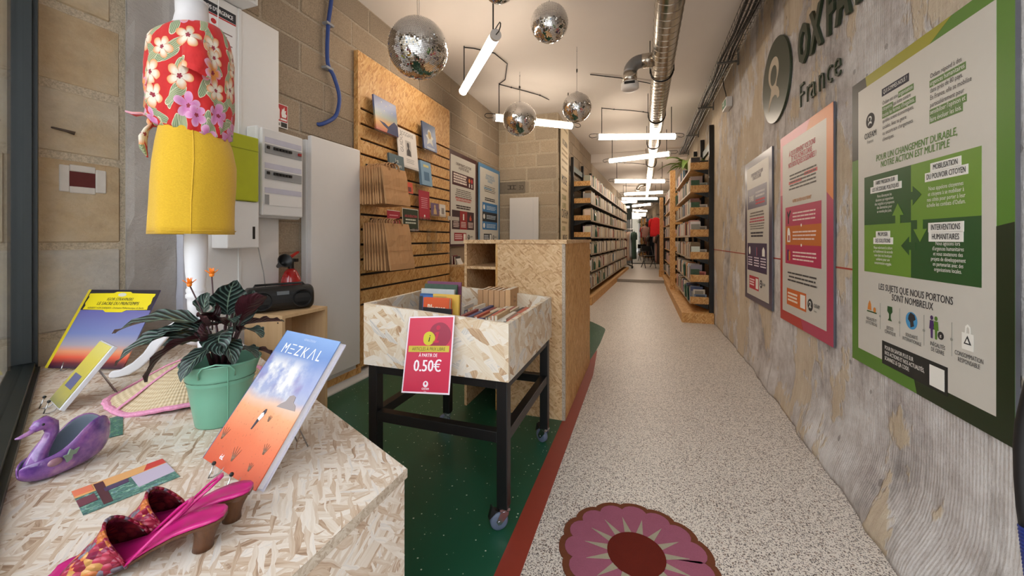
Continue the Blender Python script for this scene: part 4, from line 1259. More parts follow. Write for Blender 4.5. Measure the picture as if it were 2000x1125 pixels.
# blue hose
bh = thing('blue_hose', 'blue flexible conduit clipped to the block wall', 'conduit', (-2.22, 2.3, 2.0))
pts = [(0, 0.0, 1.14), (0, 0.0, 0.95), (0, -0.03, 0.74), (0, -0.035, 0.47), (0.01, 0.015, 0.38), (0.012, 0.067, 0.26), (0.01, 0.06, 0.15), (0.0, 0.026, 0.07), (-0.012, -0.073, -0.003), (-0.035, -0.10, -0.01)]
sm = []
for i in range(len(pts) - 1):
    a, b = Vector(pts[i]), Vector(pts[i + 1])
    p_, n_ = Vector(pts[max(0, i - 1)]), Vector(pts[min(len(pts) - 1, i + 2)])
    for k in range(6):
        u = k / 6
        sm.append(tuple(0.5 * ((2 * a) + (b - p_) * u + (2 * p_ - 5 * a + 4 * b - n_) * u * u + (3 * a - p_ - 3 * b + n_) * u ** 3)))
sm.append(pts[-1])
obj('conduit', MB().tube(sm, 0.0145, 12), plain('conduit_blue', (44, 72, 140), 0.45), bh, smooth=True)
for (yy, zz) in ((-0.03, 0.75), (-0.035, 0.42)):
    obj('clip', MB().box(-0.03, 0.02, yy - 0.03, yy + 0.04, zz - 0.006, zz + 0.012), M_GREYP, bh, bevel=0.003)
# crate with a radio
cr = thing('wooden_crate', 'open-fronted pine crate standing behind the podium', 'crate', (-1.96, 1.7, 0))
for nm, b in (('side_board', (-0.14, 0.14, -0.155, -0.137, 0, 0.722)), ('side_board', (-0.14, 0.14, 0.137, 0.155, 0, 0.722)), ('top_board', (-0.14, 0.14, -0.155, 0.155, 0.722, 0.74)), ('back_board', (-0.14, -0.124, -0.137, 0.137, 0, 0.722)), ('shelf', (-0.124, 0.138, -0.137, 0.137, 0.36, 0.378)), ('bottom_board', (-0.124, 0.138, -0.137, 0.137, 0.0, 0.018))):
    obj(nm, MB().box(*b), M_PINE, cr)
obj('screw_head', MB().tube([(0.11, -0.155, 0.70), (0.11, -0.1575, 0.70)], 0.004, 8), M_BLACK, cr)
rd = thing('radio', 'black portable radio on the pine crate', 'radio', (-1.985, 1.67, 0.741), D(62))
sh_ = []
for (x, s_) in ((-0.165, 0.86), (-0.155, 1.0), (0.155, 1.0), (0.165, 0.86)):
    sh_.append([(x, 0.075 * s_ * (abs(math.cos(a)) ** 0.6) * (1 if math.cos(a) > 0 else -1), 0.07 + 0.068 * s_ * (abs(math.sin(a)) ** 0.75) * (1 if math.sin(a) > 0 else -1)) for a in [2 * PI * k / 28 for k in range(28)]])
obj('body', MB().loft(sh_), M_BLACKP, rd, smooth=False, bevel=0.003)
for s in (-1, 1):
    obj('speaker', MB().lathe([(0.0, 0.0), (0.042, 0.0), (0.046, 0.006), (0.052, 0.006), (0.052, 0.0)], 24).move(Matrix.Translation((s * 0.1, -0.073, 0.068)) @ Matrix.Rotation(PI / 2, 4, 'X')), M_BLACK, rd)
obj('display', MB().box(-0.03, 0.03, -0.0785, -0.07, 0.095, 0.115), plain('lcd_grey', (110, 116, 120), 0.2), rd)
obj('handle', MB().tube([(-0.13, 0, 0.13), (-0.12, 0.01, 0.148), (0.12, 0.01, 0.148), (0.13, 0, 0.13)], 0.007, 8), M_BLACK, rd, smooth=True)
# white board behind the counter
wb3 = thing('white_back_panel', 'white panel standing against the stone pillar', 'panel', (-1.80, 5.88, 0.6))
obj('panel', MB().box(-0.24, 0.24, 0.0, 0.03, 0.0, 1.215), M_WHITE, wb3, bevel=0.004)
obj('edge_strip', MB().box(0.15, 0.165, -0.004, 0.0, 0.0, 1.19), M_WHITEP, wb3)
# ------------------------------------------------------------------ printed boards on the walls
INKD = (44, 42, 44)
def emblem(x, z, r, parent, y, dark, light, ring=True):
    """round badge with a small loop-headed figure cut out of it"""
    patch_poly('emblem', disc_poly(x, z, r, r, 28), y, dark, parent)
    def u(a, b):
        return (x + a * r, z + b * r)
    patch_poly('emblem_figure', [u(-0.08 + 0.42 * math.cos(a), 0.24 + 0.36 * math.sin(a)) for a in [2 * PI * k / 22 for k in range(22)]], y - 0.0007, light, parent)
    patch_poly('emblem_legs', [u(-0.34, 0.06), u(0.2, 0.0), u(0.12, -0.14), u(0.34, -0.24), u(0.36, -0.44), u(0.2, -0.48), u(0.05, -0.3), u(-0.1, -0.34), u(-0.3, -0.46), u(-0.44, -0.62), u(-0.42, -0.32), u(-0.2, -0.14)], y - 0.0007, light, parent)
    patch_poly('emblem_head', [u(-0.07 + 0.24 * math.cos(a), 0.2 + 0.22 * math.sin(a)) for a in [2 * PI * k / 18 for k in range(18)]], y - 0.0014, dark, parent)

def lines(n, x0, x1, z, dz, th, parent, mat, y, align='c', name='fine_print'):
    """unreadable small print, as thin printed strokes"""
    mb = MB()
    random.seed(int(abs(x0 * 1000) + abs(z * 1000)))
    for i in range(n):
        sh = random.uniform(0, 0.14) * (x1 - x0)
        a, b = (x0 + sh / 2, x1 - sh / 2) if align == 'c' else (x0, x1 - sh)
        x = a
        while x < b - 0.004:
            wl = min(b - x, random.uniform(0.03, 0.09) * (x1 - x0) / 0.35)
            mb.box(x, x + wl, y - 0.0006, y, z - i * dz, z - i * dz + th)
            x += wl + 0.007 * (x1 - x0) / 0.4
    o = obj(name, mb, mat, parent)
    o['kind'] = 'stuff'
    return o

TB = 0.010
def board(name, label, loc, rotz, w, h, border, inner, margins):
    r = thing(name, label, 'poster', loc, rotz)
    obj('board', MB().box(0, w, -TB, 0, 0, h), plain('aluminium_board', (104, 104, 112), 0.4, 0.5), r)
    patch('border', 0, w, 0, h, -TB, border, r, 0.0005)
    patch('sheet', margins[0], w - margins[1], margins[2], h - margins[3], -TB - 0.0005, inner, r)
    return r
SHEET = ink((208, 204, 194), 0.4)
yb = -TB - 0.0012     # first print layer
y2, y3 = yb - 0.0007, yb - 0.0014
DG, MG, LG, OL, BK = ink((38, 84, 40), 0.4), ink((86, 130, 44), 0.4), ink((110, 150, 52), 0.4), ink((160, 154, 40), 0.4), ink((38, 42, 36), 0.4)
K, KW = ink(INKD), ink((240, 238, 230))

# green board
g = board('info_board', 'large green framed information board nearest the door on the right wall', (0.925, 2.178, 0.605), -PI / 2, 0.815, 1.245, MG, SHEET, (0.053, 0.055, 0.06, 0.045))
yq = -TB - 0.0005
patch_poly('border_piece', [(0, 0.9), (0.053, 0.9), (0.053, 1.2), (0.12, 1.2), (0.11, 1.245), (0, 1.245)], yq, BK, g)
patch_poly('border_piece', [(0.11, 1.245), (0.12, 1.2), (0.5, 1.2), (0.6, 1.245)], yq, OL, g)
patch_poly('border_piece', [(0.76, 0.0), (0.815, 0.0), (0.815, 0.59), (0.76, 0.58)], yq, ink((26, 44, 22), 0.4), g)
patch_poly('border_piece', [(0.44, 0.0), (0.76, 0.0), (0.76, 0.06), (0.42, 0.06)], yq, ink((26, 44, 22), 0.4), g)
emblem(0.149, 1.047, 0.032, g, yb, K, KW)
text('OXFAM', 0.036, 0.149, 0.975, K, g, xs=0.72, y=y2, bold=0.015)
text('France', 0.022, 0.149, 0.952, ink((120, 116, 112)), g, y=y2)
patch('title_tag', 0.232, 0.398, 1.118, 1.148, yb, ink((40, 40, 54)), g)
text('QUI SOMMES-NOUS ?', 0.024, 0.315, 1.126, KW, g, xs=0.64, y=y2)
HL = ink((104, 134, 76))
def para(rows, x, z, dz, size, xs=0.8):
    for i, segs in enumerate(rows):
        cur = x
        for (s, hl) in segs:
            o = text(s, size, cur, z - i * dz, KW if hl else K, g, 'LEFT', xs, y2 - 0.0003)
            wmax = max((v.co.x for v in o.data.vertices), default=cur)
            if hl:
                patch('highlight', cur - 0.003, wmax + 0.004, z - i * dz - 0.006, z - i * dz + dz - 0.007, yb, HL, g)
            cur = wmax + size * 0.28
para([[('Oxfam est une', 0), ('organisation', 1)], [('citoyenne', 1), ('qui lutte contre', 0)], [("toutes les formes d'inégalités,", 1)], [("qu'elles soient économiques,", 0)], [('sociales, liées au genre', 0)], [('ou encore aux changements', 0)], [('climatiques.', 0)]], 0.237, 1.083, 0.0243, 0.0225, 0.72)
para([[('Oxfam répond à des', 0)], [('urgences humanitaires', 1)], [('dans près de 80 pays.', 0)], [('En France, elle se mobilise', 0)], [('particulièrement pour', 0)], [("sensibiliser l'opinion et", 1)], [('faire évoluer les lois.', 1)]], 0.507, 1.083, 0.0243, 0.0225, 0.72)
GT = ink((92, 132, 48))
text('POUR UN CHANGEMENT DURABLE,', 0.036, 0.408, 0.865, GT, g, xs=0.74, y=y2, bold=0.015, shear=0.08)
text('NOTRE ACTION EST MULTIPLE', 0.036, 0.408, 0.835, GT, g, xs=0.74, y=y2, bold=0.015, shear=0.08)
patch('quarter', 0.104, 0.41, 0.605, 0.811, yb, DG, g)
patch('quarter', 0.41, 0.713, 0.612, 0.811, yb, LG, g)
patch('quarter', 0.104, 0.41, 0.406, 0.605, yb, LG, g)
patch('quarter', 0.41, 0.713, 0.406, 0.612, yb, DG, g)
def arrow(cx, cz, a, mat):
    pts = [(-0.035, -0.014), (0.0, -0.014), (0.0, -0.034), (0.045, 0), (0.0, 0.034), (0.0, 0.014), (-0.035, 0.014)]
    ca_, sa_ = math.cos(a), math.sin(a)
    patch_poly('arrow', [(cx + ca_ * px - sa_ * pz, cz + sa_ * px + ca_ * pz) for px, pz in pts], y2, mat, g)
arrow(0.42, 0.70, 0, DG); arrow(0.335, 0.635, PI / 2, LG); arrow(0.40, 0.52, PI, DG); arrow(0.458, 0.58, -PI / 2, LG)
def tagbox(x, z, rows, size, mat=K):
    for i, (s, hw) in enumerate(rows):
        patch('name_tag', x - hw, x + hw, z - i * size * 1.15 - size * 0.28, z - i * size * 1.15 + size * 0.9, y2, KW, g)
        text(s, size, x, z - i * size * 1.15, mat, g, xs=0.62, y=y3 - 0.0006, bold=0.015)
tagbox(0.255, 0.768, [('FAIRE PRESSION SUR', 0.08), ('LES DÉCIDEURS POLITIQUES', 0.103)], 0.0225)
tagbox(0.575, 0.775, [('MOBILISATION', 0.066), ('DU POUVOIR CITOYEN', 0.092)], 0.0255)
tagbox(0.24, 0.557, [('PROPOSER', 0.048), ('DES SOLUTIONS', 0.066)], 0.0225)
tagbox(0.575, 0.575, [('INTERVENTIONS', 0.076), ('HUMANITAIRES', 0.074)], 0.027)
text('Nous dénonçons les\ndécisions qui engendrent\ndes inégalités et proposons\ndes alternatives pour\nun monde plus juste.', 0.0165, 0.25, 0.715, KW, g, xs=0.72, y=y3, line=0.95)
text('Nous appelons citoyennes\net citoyens à se mobiliser à\nnos côtés pour porter à leur\néchelle les combats d\'Oxfam.', 0.0195, 0.575, 0.708, KW, g, xs=0.72, y=y3, line=0.95)
text('Nous valorisons la culture\net l\'habillement de seconde\nmain dans nos boutiques\nsolidaires pour une\nconsommation engagée.', 0.0165, 0.24, 0.505, KW, g, xs=0.72, y=y3, line=0.95)
text('Nous agissons lors\nd\'urgences humanitaires\net nous soutenons des\nprojets de développement\nen partenariat avec des\norganisations locales.', 0.0185, 0.585, 0.525, KW, g, xs=0.74, y=y3, line=0.92)
text('LES SUJETS QUE NOUS PORTONS', 0.036, 0.408, 0.34, K, g, xs=0.74, y=y2, bold=0.015, shear=0.06)
text('SONT NOMBREUX', 0.036, 0.408, 0.308, K, g, xs=0.74, y=y2, bold=0.015, shear=0.06)
# row of five subjects
OR = ink((214, 132, 50)); BLU = ink((70, 150, 200)); PUR = ink((70, 40, 96))
patch_poly('scales_icon', [(0.13, 0.245), (0.158, 0.245), (0.156, 0.27), (0.146, 0.285), (0.136, 0.27)], y2, OR, g)
patch_poly('scales_icon', disc_poly(0.182, 0.25, 0.009, 0.011, 14), y2, OR, g)
patch('scales_icon', 0.126, 0.196, 0.236, 0.241, y2, DG, g)
patch_poly('tree_icon', [(0.272, 0.282), (0.30, 0.282), (0.302, 0.262), (0.291, 0.252), (0.291, 0.236), (0.299, 0.226), (0.273, 0.226), (0.281, 0.236), (0.281, 0.252), (0.270, 0.262)], y2, DG, g)
patch_poly('globe_icon', disc_poly(0.413, 0.252, 0.031, 0.031, 26), y2, BLU, g)
patch_poly('globe_land', [(0.41, 0.281), (0.43, 0.275), (0.436, 0.26), (0.424, 0.252), (0.428, 0.235), (0.41, 0.227), (0.408, 0.245), (0.396, 0.255), (0.4, 0.27)], y3, K, g)
for (x, m_) in ((0.515, PUR), (0.535, MG)):
    patch_poly('person_icon', disc_poly(x, 0.283, 0.0065, 0.0075, 12), y2, m_, g)
    patch_poly('person_icon', [(x - 0.008, 0.274), (x + 0.008, 0.274), (x + 0.011, 0.245), (x + 0.005, 0.245), (x + 0.004, 0.215), (x - 0.004, 0.215), (x - 0.005, 0.245), (x - 0.011, 0.245)], y2, m_, g)
patch_poly('balance_icon', disc_poly(0.556, 0.232, 0.013, 0.013, 18), y2, K, g)
text('≠', 0.022, 0.556, 0.224, KW, g, y=y3)
patch('bag_icon', 0.643, 0.686, 0.215, 0.265, y2, KW, g)
patch_poly('bag_handle', [(0.654, 0.265), (0.656, 0.285), (0.665, 0.292), (0.674, 0.285), (0.676, 0.265), (0.671, 0.265), (0.67, 0.28), (0.665, 0.285), (0.66, 0.28), (0.659, 0.265)], y2, KW, g)
patch_poly('recycle_icon', [(0.665, 0.258), (0.679, 0.232), (0.651, 0.232)], y3, K, g)
patch_poly('recycle_gap', [(0.665, 0.249), (0.672, 0.236), (0.658, 0.236)], y3 - 0.0007, KW, g)
for (x, s, sz) in ((0.158, 'INÉGALITÉS ET\nJUSTICE FISCALE', 0.0175), (0.286, 'JUSTICE\nCLIMATIQUE', 0.0185), (0.413, 'SOLIDARITÉ\nINTERNATIONALE', 0.0185), (0.541, 'INÉGALITÉS\nDE GENRE', 0.0195), (0.667, 'CONSOMMATION\nRESPONSABLE', 0.0195)):
    text(s, sz, x, 0.19 + (0.01 if sz < 0.018 else 0), K, g, xs=0.66, y=y2, bold=0.008, line=0.92)
for x in (0.222, 0.347, 0.478, 0.603):
    patch('divider_rule', x - 0.0006, x + 0.0006, 0.18, 0.285, y2, ink((150, 150, 140)), g)
    patch_poly('divider_ring', disc_poly(x, 0.232, 0.005, 0.005, 12), y3, ink((150, 150, 140)), g)
patch('code_box', 0.234, 0.585, 0.046, 0.138, yb, ink((32, 34, 32)), g)
text('POUR EN SAVOIR PLUS SUR\nNOS ACTIONS ET NOS ACTUALITÉS,\nSCANNEZ LE QR CODE:', 0.0215, 0.252, 0.108, KW, g, 'LEFT', xs=0.64, y=y2, bold=0.01, line=0.98)
patch('blank_code', 0.505, 0.572, 0.056, 0.125, y2, KW, g)

# pink and orange board
PKM, ORM, DRM = ink((190, 44, 88), 0.4), ink((206, 110, 38), 0.4), ink((168, 44, 52), 0.4)
p = board('info_board', 'pink and orange framed information board in the middle of the right wall', (0.925, 3.15, 0.6), -PI / 2, 0.785, 1.247, ink((184, 60, 92), 0.4), SHEET, (0.043, 0.075, 0.065, 0.06))
patch_poly('border_piece', [(0, 0.85), (0.043, 0.85), (0.043, 1.187), (0.45, 1.187), (0.5, 1.247), (0, 1.247)], yq, ink((226, 140, 150), 0.4), p)
patch_poly('border_piece', [(0.5, 1.247), (0.45, 1.187), (0.71, 1.187), (0.71, 0.8), (0.785, 0.75), (0.785, 1.247)], yq, ink((222, 130, 60), 0.4), p)
patch_poly('border_piece', [(0, 0), (0.4, 0), (0.36, 0.065), (0.043, 0.065), (0.043, 0.5), (0, 0.4)], yq, ink((188, 52, 46), 0.4), p)
PT = ink((214, 84, 98))
text('À QUOI SERVENT VOS DONS\nET VOS ACHATS DANS\nNOS BOUTIQUES SOLIDAIRES ?', 0.047, 0.37, 1.088, PT, p, xs=0.66, y=y2, bold=0.012, line=0.78, shear=0.06)
lines(5, 0.165, 0.6, 0.957, 0.022, 0.009, p, ink((110, 104, 98)), y2)
patch('highlight', 0.42, 0.6, 0.93, 0.95, yb - 0.0001, ink((226, 120, 120)), p)
patch('highlight', 0.165, 0.38, 0.905, 0.925, yb - 0.0001, ink((226, 120, 120)), p)
text('VOTRE SOUTIEN NOUS PERMET', 0.03, 0.375, 0.783, ink((206, 136, 70)), p, xs=0.68, y=y2, bold=0.01, shear=0.1)
patch('band', 0.102, 0.651, 0.635, 0.76, yb, PKM, p)
patch('band', 0.102, 0.651, 0.512, 0.635, yb, ORM, p)
patch('band', 0.102, 0.651, 0.389, 0.512, yb, PKM, p)
for z in (0.71, 0.59, 0.462):
    lines(3, 0.235, 0.60, z, 0.022, 0.009, p, ink((238, 214, 206)), y2, 'l')
for z in (0.635, 0.512):
    patch_poly('dot', disc_poly(0.375, z, 0.009, 0.009, 12), y2, KW, p)
patch_poly('speaker_icon', [(0.15, 0.65), (0.165, 0.65), (0.165, 0.69), (0.2, 0.73), (0.19, 0.74), (0.16, 0.71), (0.145, 0.735), (0.135, 0.725), (0.15, 0.69)], y2, K, p)
patch_poly('house_icon', [(0.14, 0.53), (0.19, 0.53), (0.19, 0.59), (0.175, 0.62), (0.15, 0.625), (0.14, 0.6)], y2, KW, p)
patch('house_door', 0.158, 0.178, 0.54, 0.575, y3, DRM, p)
patch('people_icon', 0.14, 0.165, 0.41, 0.48, y2, PUR, p)
patch('people_icon', 0.165, 0.19, 0.41, 0.47, y2, OR, p)
lines(3, 0.145, 0.6, 0.325, 0.024, 0.010, p, ink((70, 66, 64)), y2)
patch('code_box', 0.128, 0.447, 0.118, 0.226, yb, ink((210, 104, 40)), p)
lines(3, 0.15, 0.32, 0.19, 0.022, 0.012, p, ink((240, 220, 200)), y2, 'l')
patch('blank_code', 0.36, 0.432, 0.132, 0.212, y2, KW, p)
emblem(0.505, 0.17, 0.036, p, yb, K, KW)
text('OXFAM', 0.032, 0.553, 0.165, K, p, 'LEFT', xs=0.7, y=y2, bold=0.015)
text('France', 0.018, 0.553, 0.14, ink((120, 116, 112)), p, 'LEFT', y=y2)

# violet board
VI = ink((62, 44, 84), 0.35)
p = board('info_board', 'dark violet framed information board farthest along the right wall', (0.925, 4.131, 0.61), -PI / 2, 0.79, 1.235, ink((66, 54, 80), 0.3), SHEET, (0.075, 0.07, 0.045, 0.06))
text("OXFAM FRANCE AGIT POUR\nL'ÉGALITÉ DE GENRE", 0.042, 0.39, 1.085, ink((110, 96, 116)), p, xs=0.66, y=y2, bold=0.012, line=0.8, shear=0.06)
patch('picture_band', 0.1, 0.67, 0.806, 0.985, yb, VI, p)
text('30 ANS', 0.075, 0.225, 0.87, KW, p, xs=0.6, y=y2, bold=0.02)
lines(2, 0.36, 0.63, 0.925, 0.03, 0.016, p, ink((224, 220, 220)), y2, 'l')
lines(2, 0.36, 0.63, 0.86, 0.026, 0.014, p, ink((200, 70, 84)), y2, 'l')
lines(2, 0.165, 0.61, 0.76, 0.024, 0.012, p, ink((120, 112, 106)), y2)
lines(2, 0.165, 0.61, 0.71, 0.024, 0.012, p, ink((190, 80, 90)), y2)
lines(3, 0.165, 0.61, 0.665, 0.02, 0.008, p, ink((120, 112, 106)), y2)
lines(2, 0.19, 0.59, 0.585, 0.026, 0.015, p, ink((60, 50, 60)), y2)
patch('band', 0.095, 0.672, 0.262, 0.505, yb, VI, p)
for x in (0.19, 0.385, 0.575):
    lines(4, x - 0.075, x + 0.075, 0.375, 0.022, 0.010, p, ink((216, 204, 214)), y2)
patch_poly('icon', disc_poly(0.17, 0.44, 0.03, 0.036, 16), y2, KW, p)
patch('icon', 0.365, 0.38, 0.4, 0.47, y2, ink((70, 110, 150)), p)
patch('icon', 0.388, 0.402, 0.4, 0.47, y2, ink((200, 90, 90)), p)
patch_poly('icon', [(0.55, 0.4), (0.62, 0.4), (0.62, 0.45), (0.585, 0.475), (0.55, 0.45)], y2, KW, p)
patch('code_box', 0.157, 0.449, 0.104, 0.218, yb, ink((190, 44, 62)), p)
lines(3, 0.175, 0.33, 0.18, 0.022, 0.012, p, ink((240, 214, 214)), y2, 'l')
patch('blank_code', 0.365, 0.435, 0.118, 0.205, y2, KW, p)
emblem(0.515, 0.172, 0.033, p, yb, K, KW)
text('OXFAM', 0.03, 0.558, 0.165, K, p, 'LEFT', xs=0.7, y=y2, bold=0.015)

# maroon board on the left wall
MA = ink((66, 22, 28), 0.35)
p = board('info_board', 'maroon framed information board beside the slat wall', (-2.235, 4.163, 1.057), PI / 2, 0.83, 1.195, MA, SHEET, (0.045, 0.05, 0.03, 0.055))
text('OXFAM FRANCE AGIT POUR\nLA JUSTICE FISCALE', 0.05, 0.41, 1.03, ink((66, 30, 34)), p, xs=0.7, y=y2, bold=0.014, line=0.85, shear=0.06)
patch('picture_band', 0.086, 0.72, 0.772, 0.937, yb, ink((72, 26, 32)), p)
lines(4, 0.12, 0.50, 0.9, 0.032, 0.022, p, ink((232, 216, 206)), y2, 'l')
for (x, m_) in ((0.58, ink((222, 130, 60))), (0.66, ink((200, 60, 70)))):
    patch_poly('icon', disc_poly(x, 0.88, 0.028, 0.03, 16), y2, m_, p)
    patch('icon_stem', x - 0.012, x + 0.012, 0.79, 0.84, y2, KW, p)
lines(5, 0.16, 0.66, 0.72, 0.024, 0.010, p, ink((96, 88, 80)), y2)
lines(2, 0.16, 0.66, 0.606, 0.026, 0.018, p, ink((196, 120, 112)), y2)
lines(2, 0.17, 0.64, 0.51, 0.028, 0.017, p, ink((50, 32, 34)), y2)
patch('band', 0.081, 0.296, 0.217, 0.457, yb, ink((60, 26, 34)), p)
patch('band', 0.296, 0.511, 0.217, 0.457, yb, ink((150, 36, 38)), p)
patch('band', 0.511, 0.729, 0.217, 0.457, yb, ink((60, 26, 34)), p)
for x in (0.19, 0.40, 0.62):
    lines(4, x - 0.08, x + 0.08, 0.305, 0.02, 0.010, p, ink((226, 206, 198)), y2)
patch('icon', 0.385, 0.42, 0.34, 0.42, y2, KW, p)
patch_poly('flame_icon', [(0.59, 0.34), (0.645, 0.34), (0.65, 0.37), (0.63, 0.39), (0.625, 0.42), (0.605, 0.4), (0.585, 0.37)], y2, ink((196, 80, 50)), p)
patch('code_box', 0.139, 0.483, 0.07, 0.173, yb, ink((156, 34, 42)), p)
lines(3, 0.16, 0.37, 0.14, 0.024, 0.013, p, ink((236, 206, 206)), y2, 'l')
patch('blank_code', 0.4, 0.465, 0.085, 0.16, y2, KW, p)
emblem(0.56, 0.118, 0.034, p, yb, K, KW)
text('OXFAM', 0.032, 0.605, 0.112, K, p, 'LEFT', xs=0.7, y=y2, bold=0.015)
# blue board
BB = ink((84, 140, 184), 0.35)
p = board('info_board', 'light blue framed information board in the corner by the stone pillar', (-2.235, 5.05, 1.057), PI / 2, 0.86, 1.2, BB, SHEET, (0.055, 0.05, 0.03, 0.055))
text('OXFAM FRANCE AGIT\nCONTRE LES INÉGALITÉS\nMONDIALES', 0.052, 0.44, 1.035, ink((116, 156, 186)), p, xs=0.66, y=y2, bold=0.014, line=0.8, shear=0.06)
lines(4, 0.2, 0.67, 0.885, 0.026, 0.010, p, ink((96, 90, 84)), y2)
patch('highlight', 0.2, 0.5, 0.845, 0.872, yb - 0.0001, ink((150, 186, 210)), p)
lines(2, 0.22, 0.66, 0.70, 0.028, 0.017, p, ink((40, 40, 46)), y2)
patch('band', 0.143, 0.747, 0.5, 0.64, yb, ink((56, 118, 172)), p)
patch('band', 0.143, 0.747, 0.356, 0.5, yb, ink((30, 36, 44)), p)
patch('band', 0.143, 0.747, 0.234, 0.356, yb, ink((56, 118, 172)), p)
for z in (0.585, 0.445, 0.31):
    lines(3, 0.3, 0.7, z, 0.022, 0.009, p, ink((206, 222, 232)), y2, 'l')
    patch_poly('icon', disc_poly(0.205, z - 0.015, 0.035, 0.038, 16), y2, KW, p)
patch('code_box', 0.193, 0.505, 0.06, 0.173, yb, ink((30, 34, 40)), p)
lines(3, 0.21, 0.4, 0.14, 0.024, 0.013, p, ink((206, 214, 220)), y2, 'l')
patch('blank_code', 0.425, 0.485, 0.08, 0.16, y2, KW, p)
emblem(0.585, 0.118, 0.034, p, yb, K, KW)
text('OXFAM', 0.032, 0.63, 0.112, K, p, 'LEFT', xs=0.7, y=y2, bold=0.015)

# big dark green sign on the right wall
SG = plain('dark_olive_sign', (48, 58, 40), 0.35, var=0.04)
sg = thing('wall_emblem', 'round dark green emblem on the right wall', 'sign', (0.925, 3.26, 2.30), -PI / 2)
obj('disc', MB().prism(disc_poly(0, 0, 0.3, 0.3, 64), -0.014, 0.0), SG, sg, bevel=0.002)
WCUT = plain('emblem_cutout', (196, 184, 164), 0.8, var=0.15, scale=8)
ring_o = [(-0.03 + 0.115 * math.cos(a), 0.075 + 0.105 * math.sin(a)) for a in [2 * PI * k / 32 for k in range(32)]]
patch_poly('figure_ring', ring_o, -0.014, WCUT, sg)
patch_poly('figure_head', [(-0.028 + 0.07 * math.cos(a), 0.05 + 0.072 * math.sin(a)) for a in [2 * PI * k / 28 for k in range(28)]], -0.0146, SG, sg)
patch_poly('figure_body', [(-0.11, 0.0), (-0.06, -0.015), (0.0, -0.02), (0.05, 0.0), (0.03, -0.045), (0.075, -0.07), (0.1, -0.11), (0.095, -0.14), (0.06, -0.145), (0.035, -0.115), (0.0, -0.10), (-0.05, -0.105), (-0.09, -0.13), (-0.14, -0.185), (-0.15, -0.18), (-0.13, -0.12), (-0.09, -0.07), (-0.08, -0.035)], -0.0144, WCUT, sg)
sl = thing('wall_lettering', 'dark green shop name in raised letters on the right wall', 'sign', (0.925, 2.83, 2.22), -PI / 2)
for ch, x, xs_ in (('O', 0.0, 0.62), ('X', 0.185, 0.62), ('F', 0.385, 0.58), ('A', 0.495, 0.6), ('M', 0.675, 0.66)):
    text(ch, 0.315, x, 0.0, SG, sl, 'LEFT', xs=xs_, y=-0.007, bold=0.035, extrude=0.007, name='letter')
for i, ch in enumerate('France'):
    text(ch, 0.21, (0.0, 0.105, 0.165, 0.27, 0.37, 0.455)[i], -0.262, SG, sl, 'LEFT', xs=0.82, y=-0.004, bold=-0.012, extrude=0.004, name='letter')

# printed banner down the side of the pillar
bn = thing('text_banner', 'tall beige banner covered in words on the side of the stone pillar', 'banner', (-1.235, 6.03, 1.0), PI / 2)
patch('cloth', 0, 0.66, 0, 2.05, 0, ink((230, 214, 182)), bn, 0.006)
ybn = -0.0065
OLT = ink((140, 138, 70)); BRN = ink((178, 158, 122))
for (s, z, sz, m_, x, al) in (('OCCASION', 1.70, 0.13, K, 0.33, 'CENTER'), ('MODE', 1.06, 0.2, K, 0.06, 'LEFT'), ('SOLIDAIRE', 0.80, 0.12, OLT, 0.08, 'LEFT'), ('& LIVRES', 0.66, 0.13, OLT, 0.12, 'LEFT'), ('OXFAM', 0.50, 0.21, K, 0.33, 'CENTER'), ('CULTURE', 0.29, 0.1, OLT, 0.1, 'LEFT'), ('VINTAGE', 0.12, 0.15, K, 0.33, 'CENTER')):
    text(s, sz, x, z, m_, bn, al, xs=0.78 if len(s) < 6 else 0.62, y=ybn, bold=0.02)
for z in (1.95, 1.6, 1.52, 1.42, 1.30, 0.95, 0.41):
    lines(1, 0.08, 0.58, z, 0.05, 0.035, bn, BRN, ybn, 'l')

# ------------------------------------------------------------------ goods on the slat wall
def wall_item(name, label, cat, ya, yb_, za, zb_, mat, thick=0.012, lean=6, x=-2.135, holder=True):
    r = thing(name, label, cat, (x, ya, za), rot=Euler((D(-lean), 0, PI / 2)))
    w, h = yb_ - ya, zb_ - za
    obj('cover' if thick > 0.004 else 'sheet', MB().box(0, w, -thick, 0, 0, h), mat, r)
    if holder:
        hd = thing('acrylic_holder', 'clear acrylic ledge holding the ' + label.split(' on the slat')[0].split(' hanging')[0], 'holder', (-2.205, ya, za), PI / 2, 'acrylic ledges on the slat wall')
        obj('ledge', MB().box(-0.01, w + 0.01, -0.075, 0.0, -0.010, -0.006), M_ACRYL, hd)
        obj('lip', MB().box(-0.01, w + 0.01, -0.078, -0.075, -0.010, 0.02), M_ACRYL, hd)
    return r, w, h, -thick - 0.0002
def grad(name, stops, axis=2, rough=0.35, noise=0.0):
    t = NT(name)
    gco = t.xyz(t.tc('Generated'))[axis]
    if noise:
        gco = t.val('ADD', gco, t.val('MULTIPLY', t.val('SUBTRACT', t.noise(t.tc('Generated'), 3.0, 4, 0.6), 0.5), noise))
    t.col(t.ramp(gco, [(p_, lin(c_)) for p_, c_ in stops]))
    t.set(Roughness=rough)
    return t.m
r, w, h, yy = wall_item('picture_book', 'sunset picture book on the slat wall, uppermost on the left', 'book', 2.69, 3.0, 2.08, 2.375, grad('dusk_cover', [(0.0, (196, 110, 96)), (0.25, (226, 170, 96)), (0.45, (150, 160, 150)), (0.7, (92, 110, 156)), (1.0, (84, 92, 140))]), 0.016)
patch_poly('dark_shape', [(0.05, 0.085), (0.12, 0.08), (0.17, 0.06), (0.21, 0.09), (0.26, 0.125), (0.31, 0.10), (0.31, 0.0), (0.14, 0.0), (0.16, 0.035), (0.1, 0.055)], yy, ink((52, 56, 92)), r)
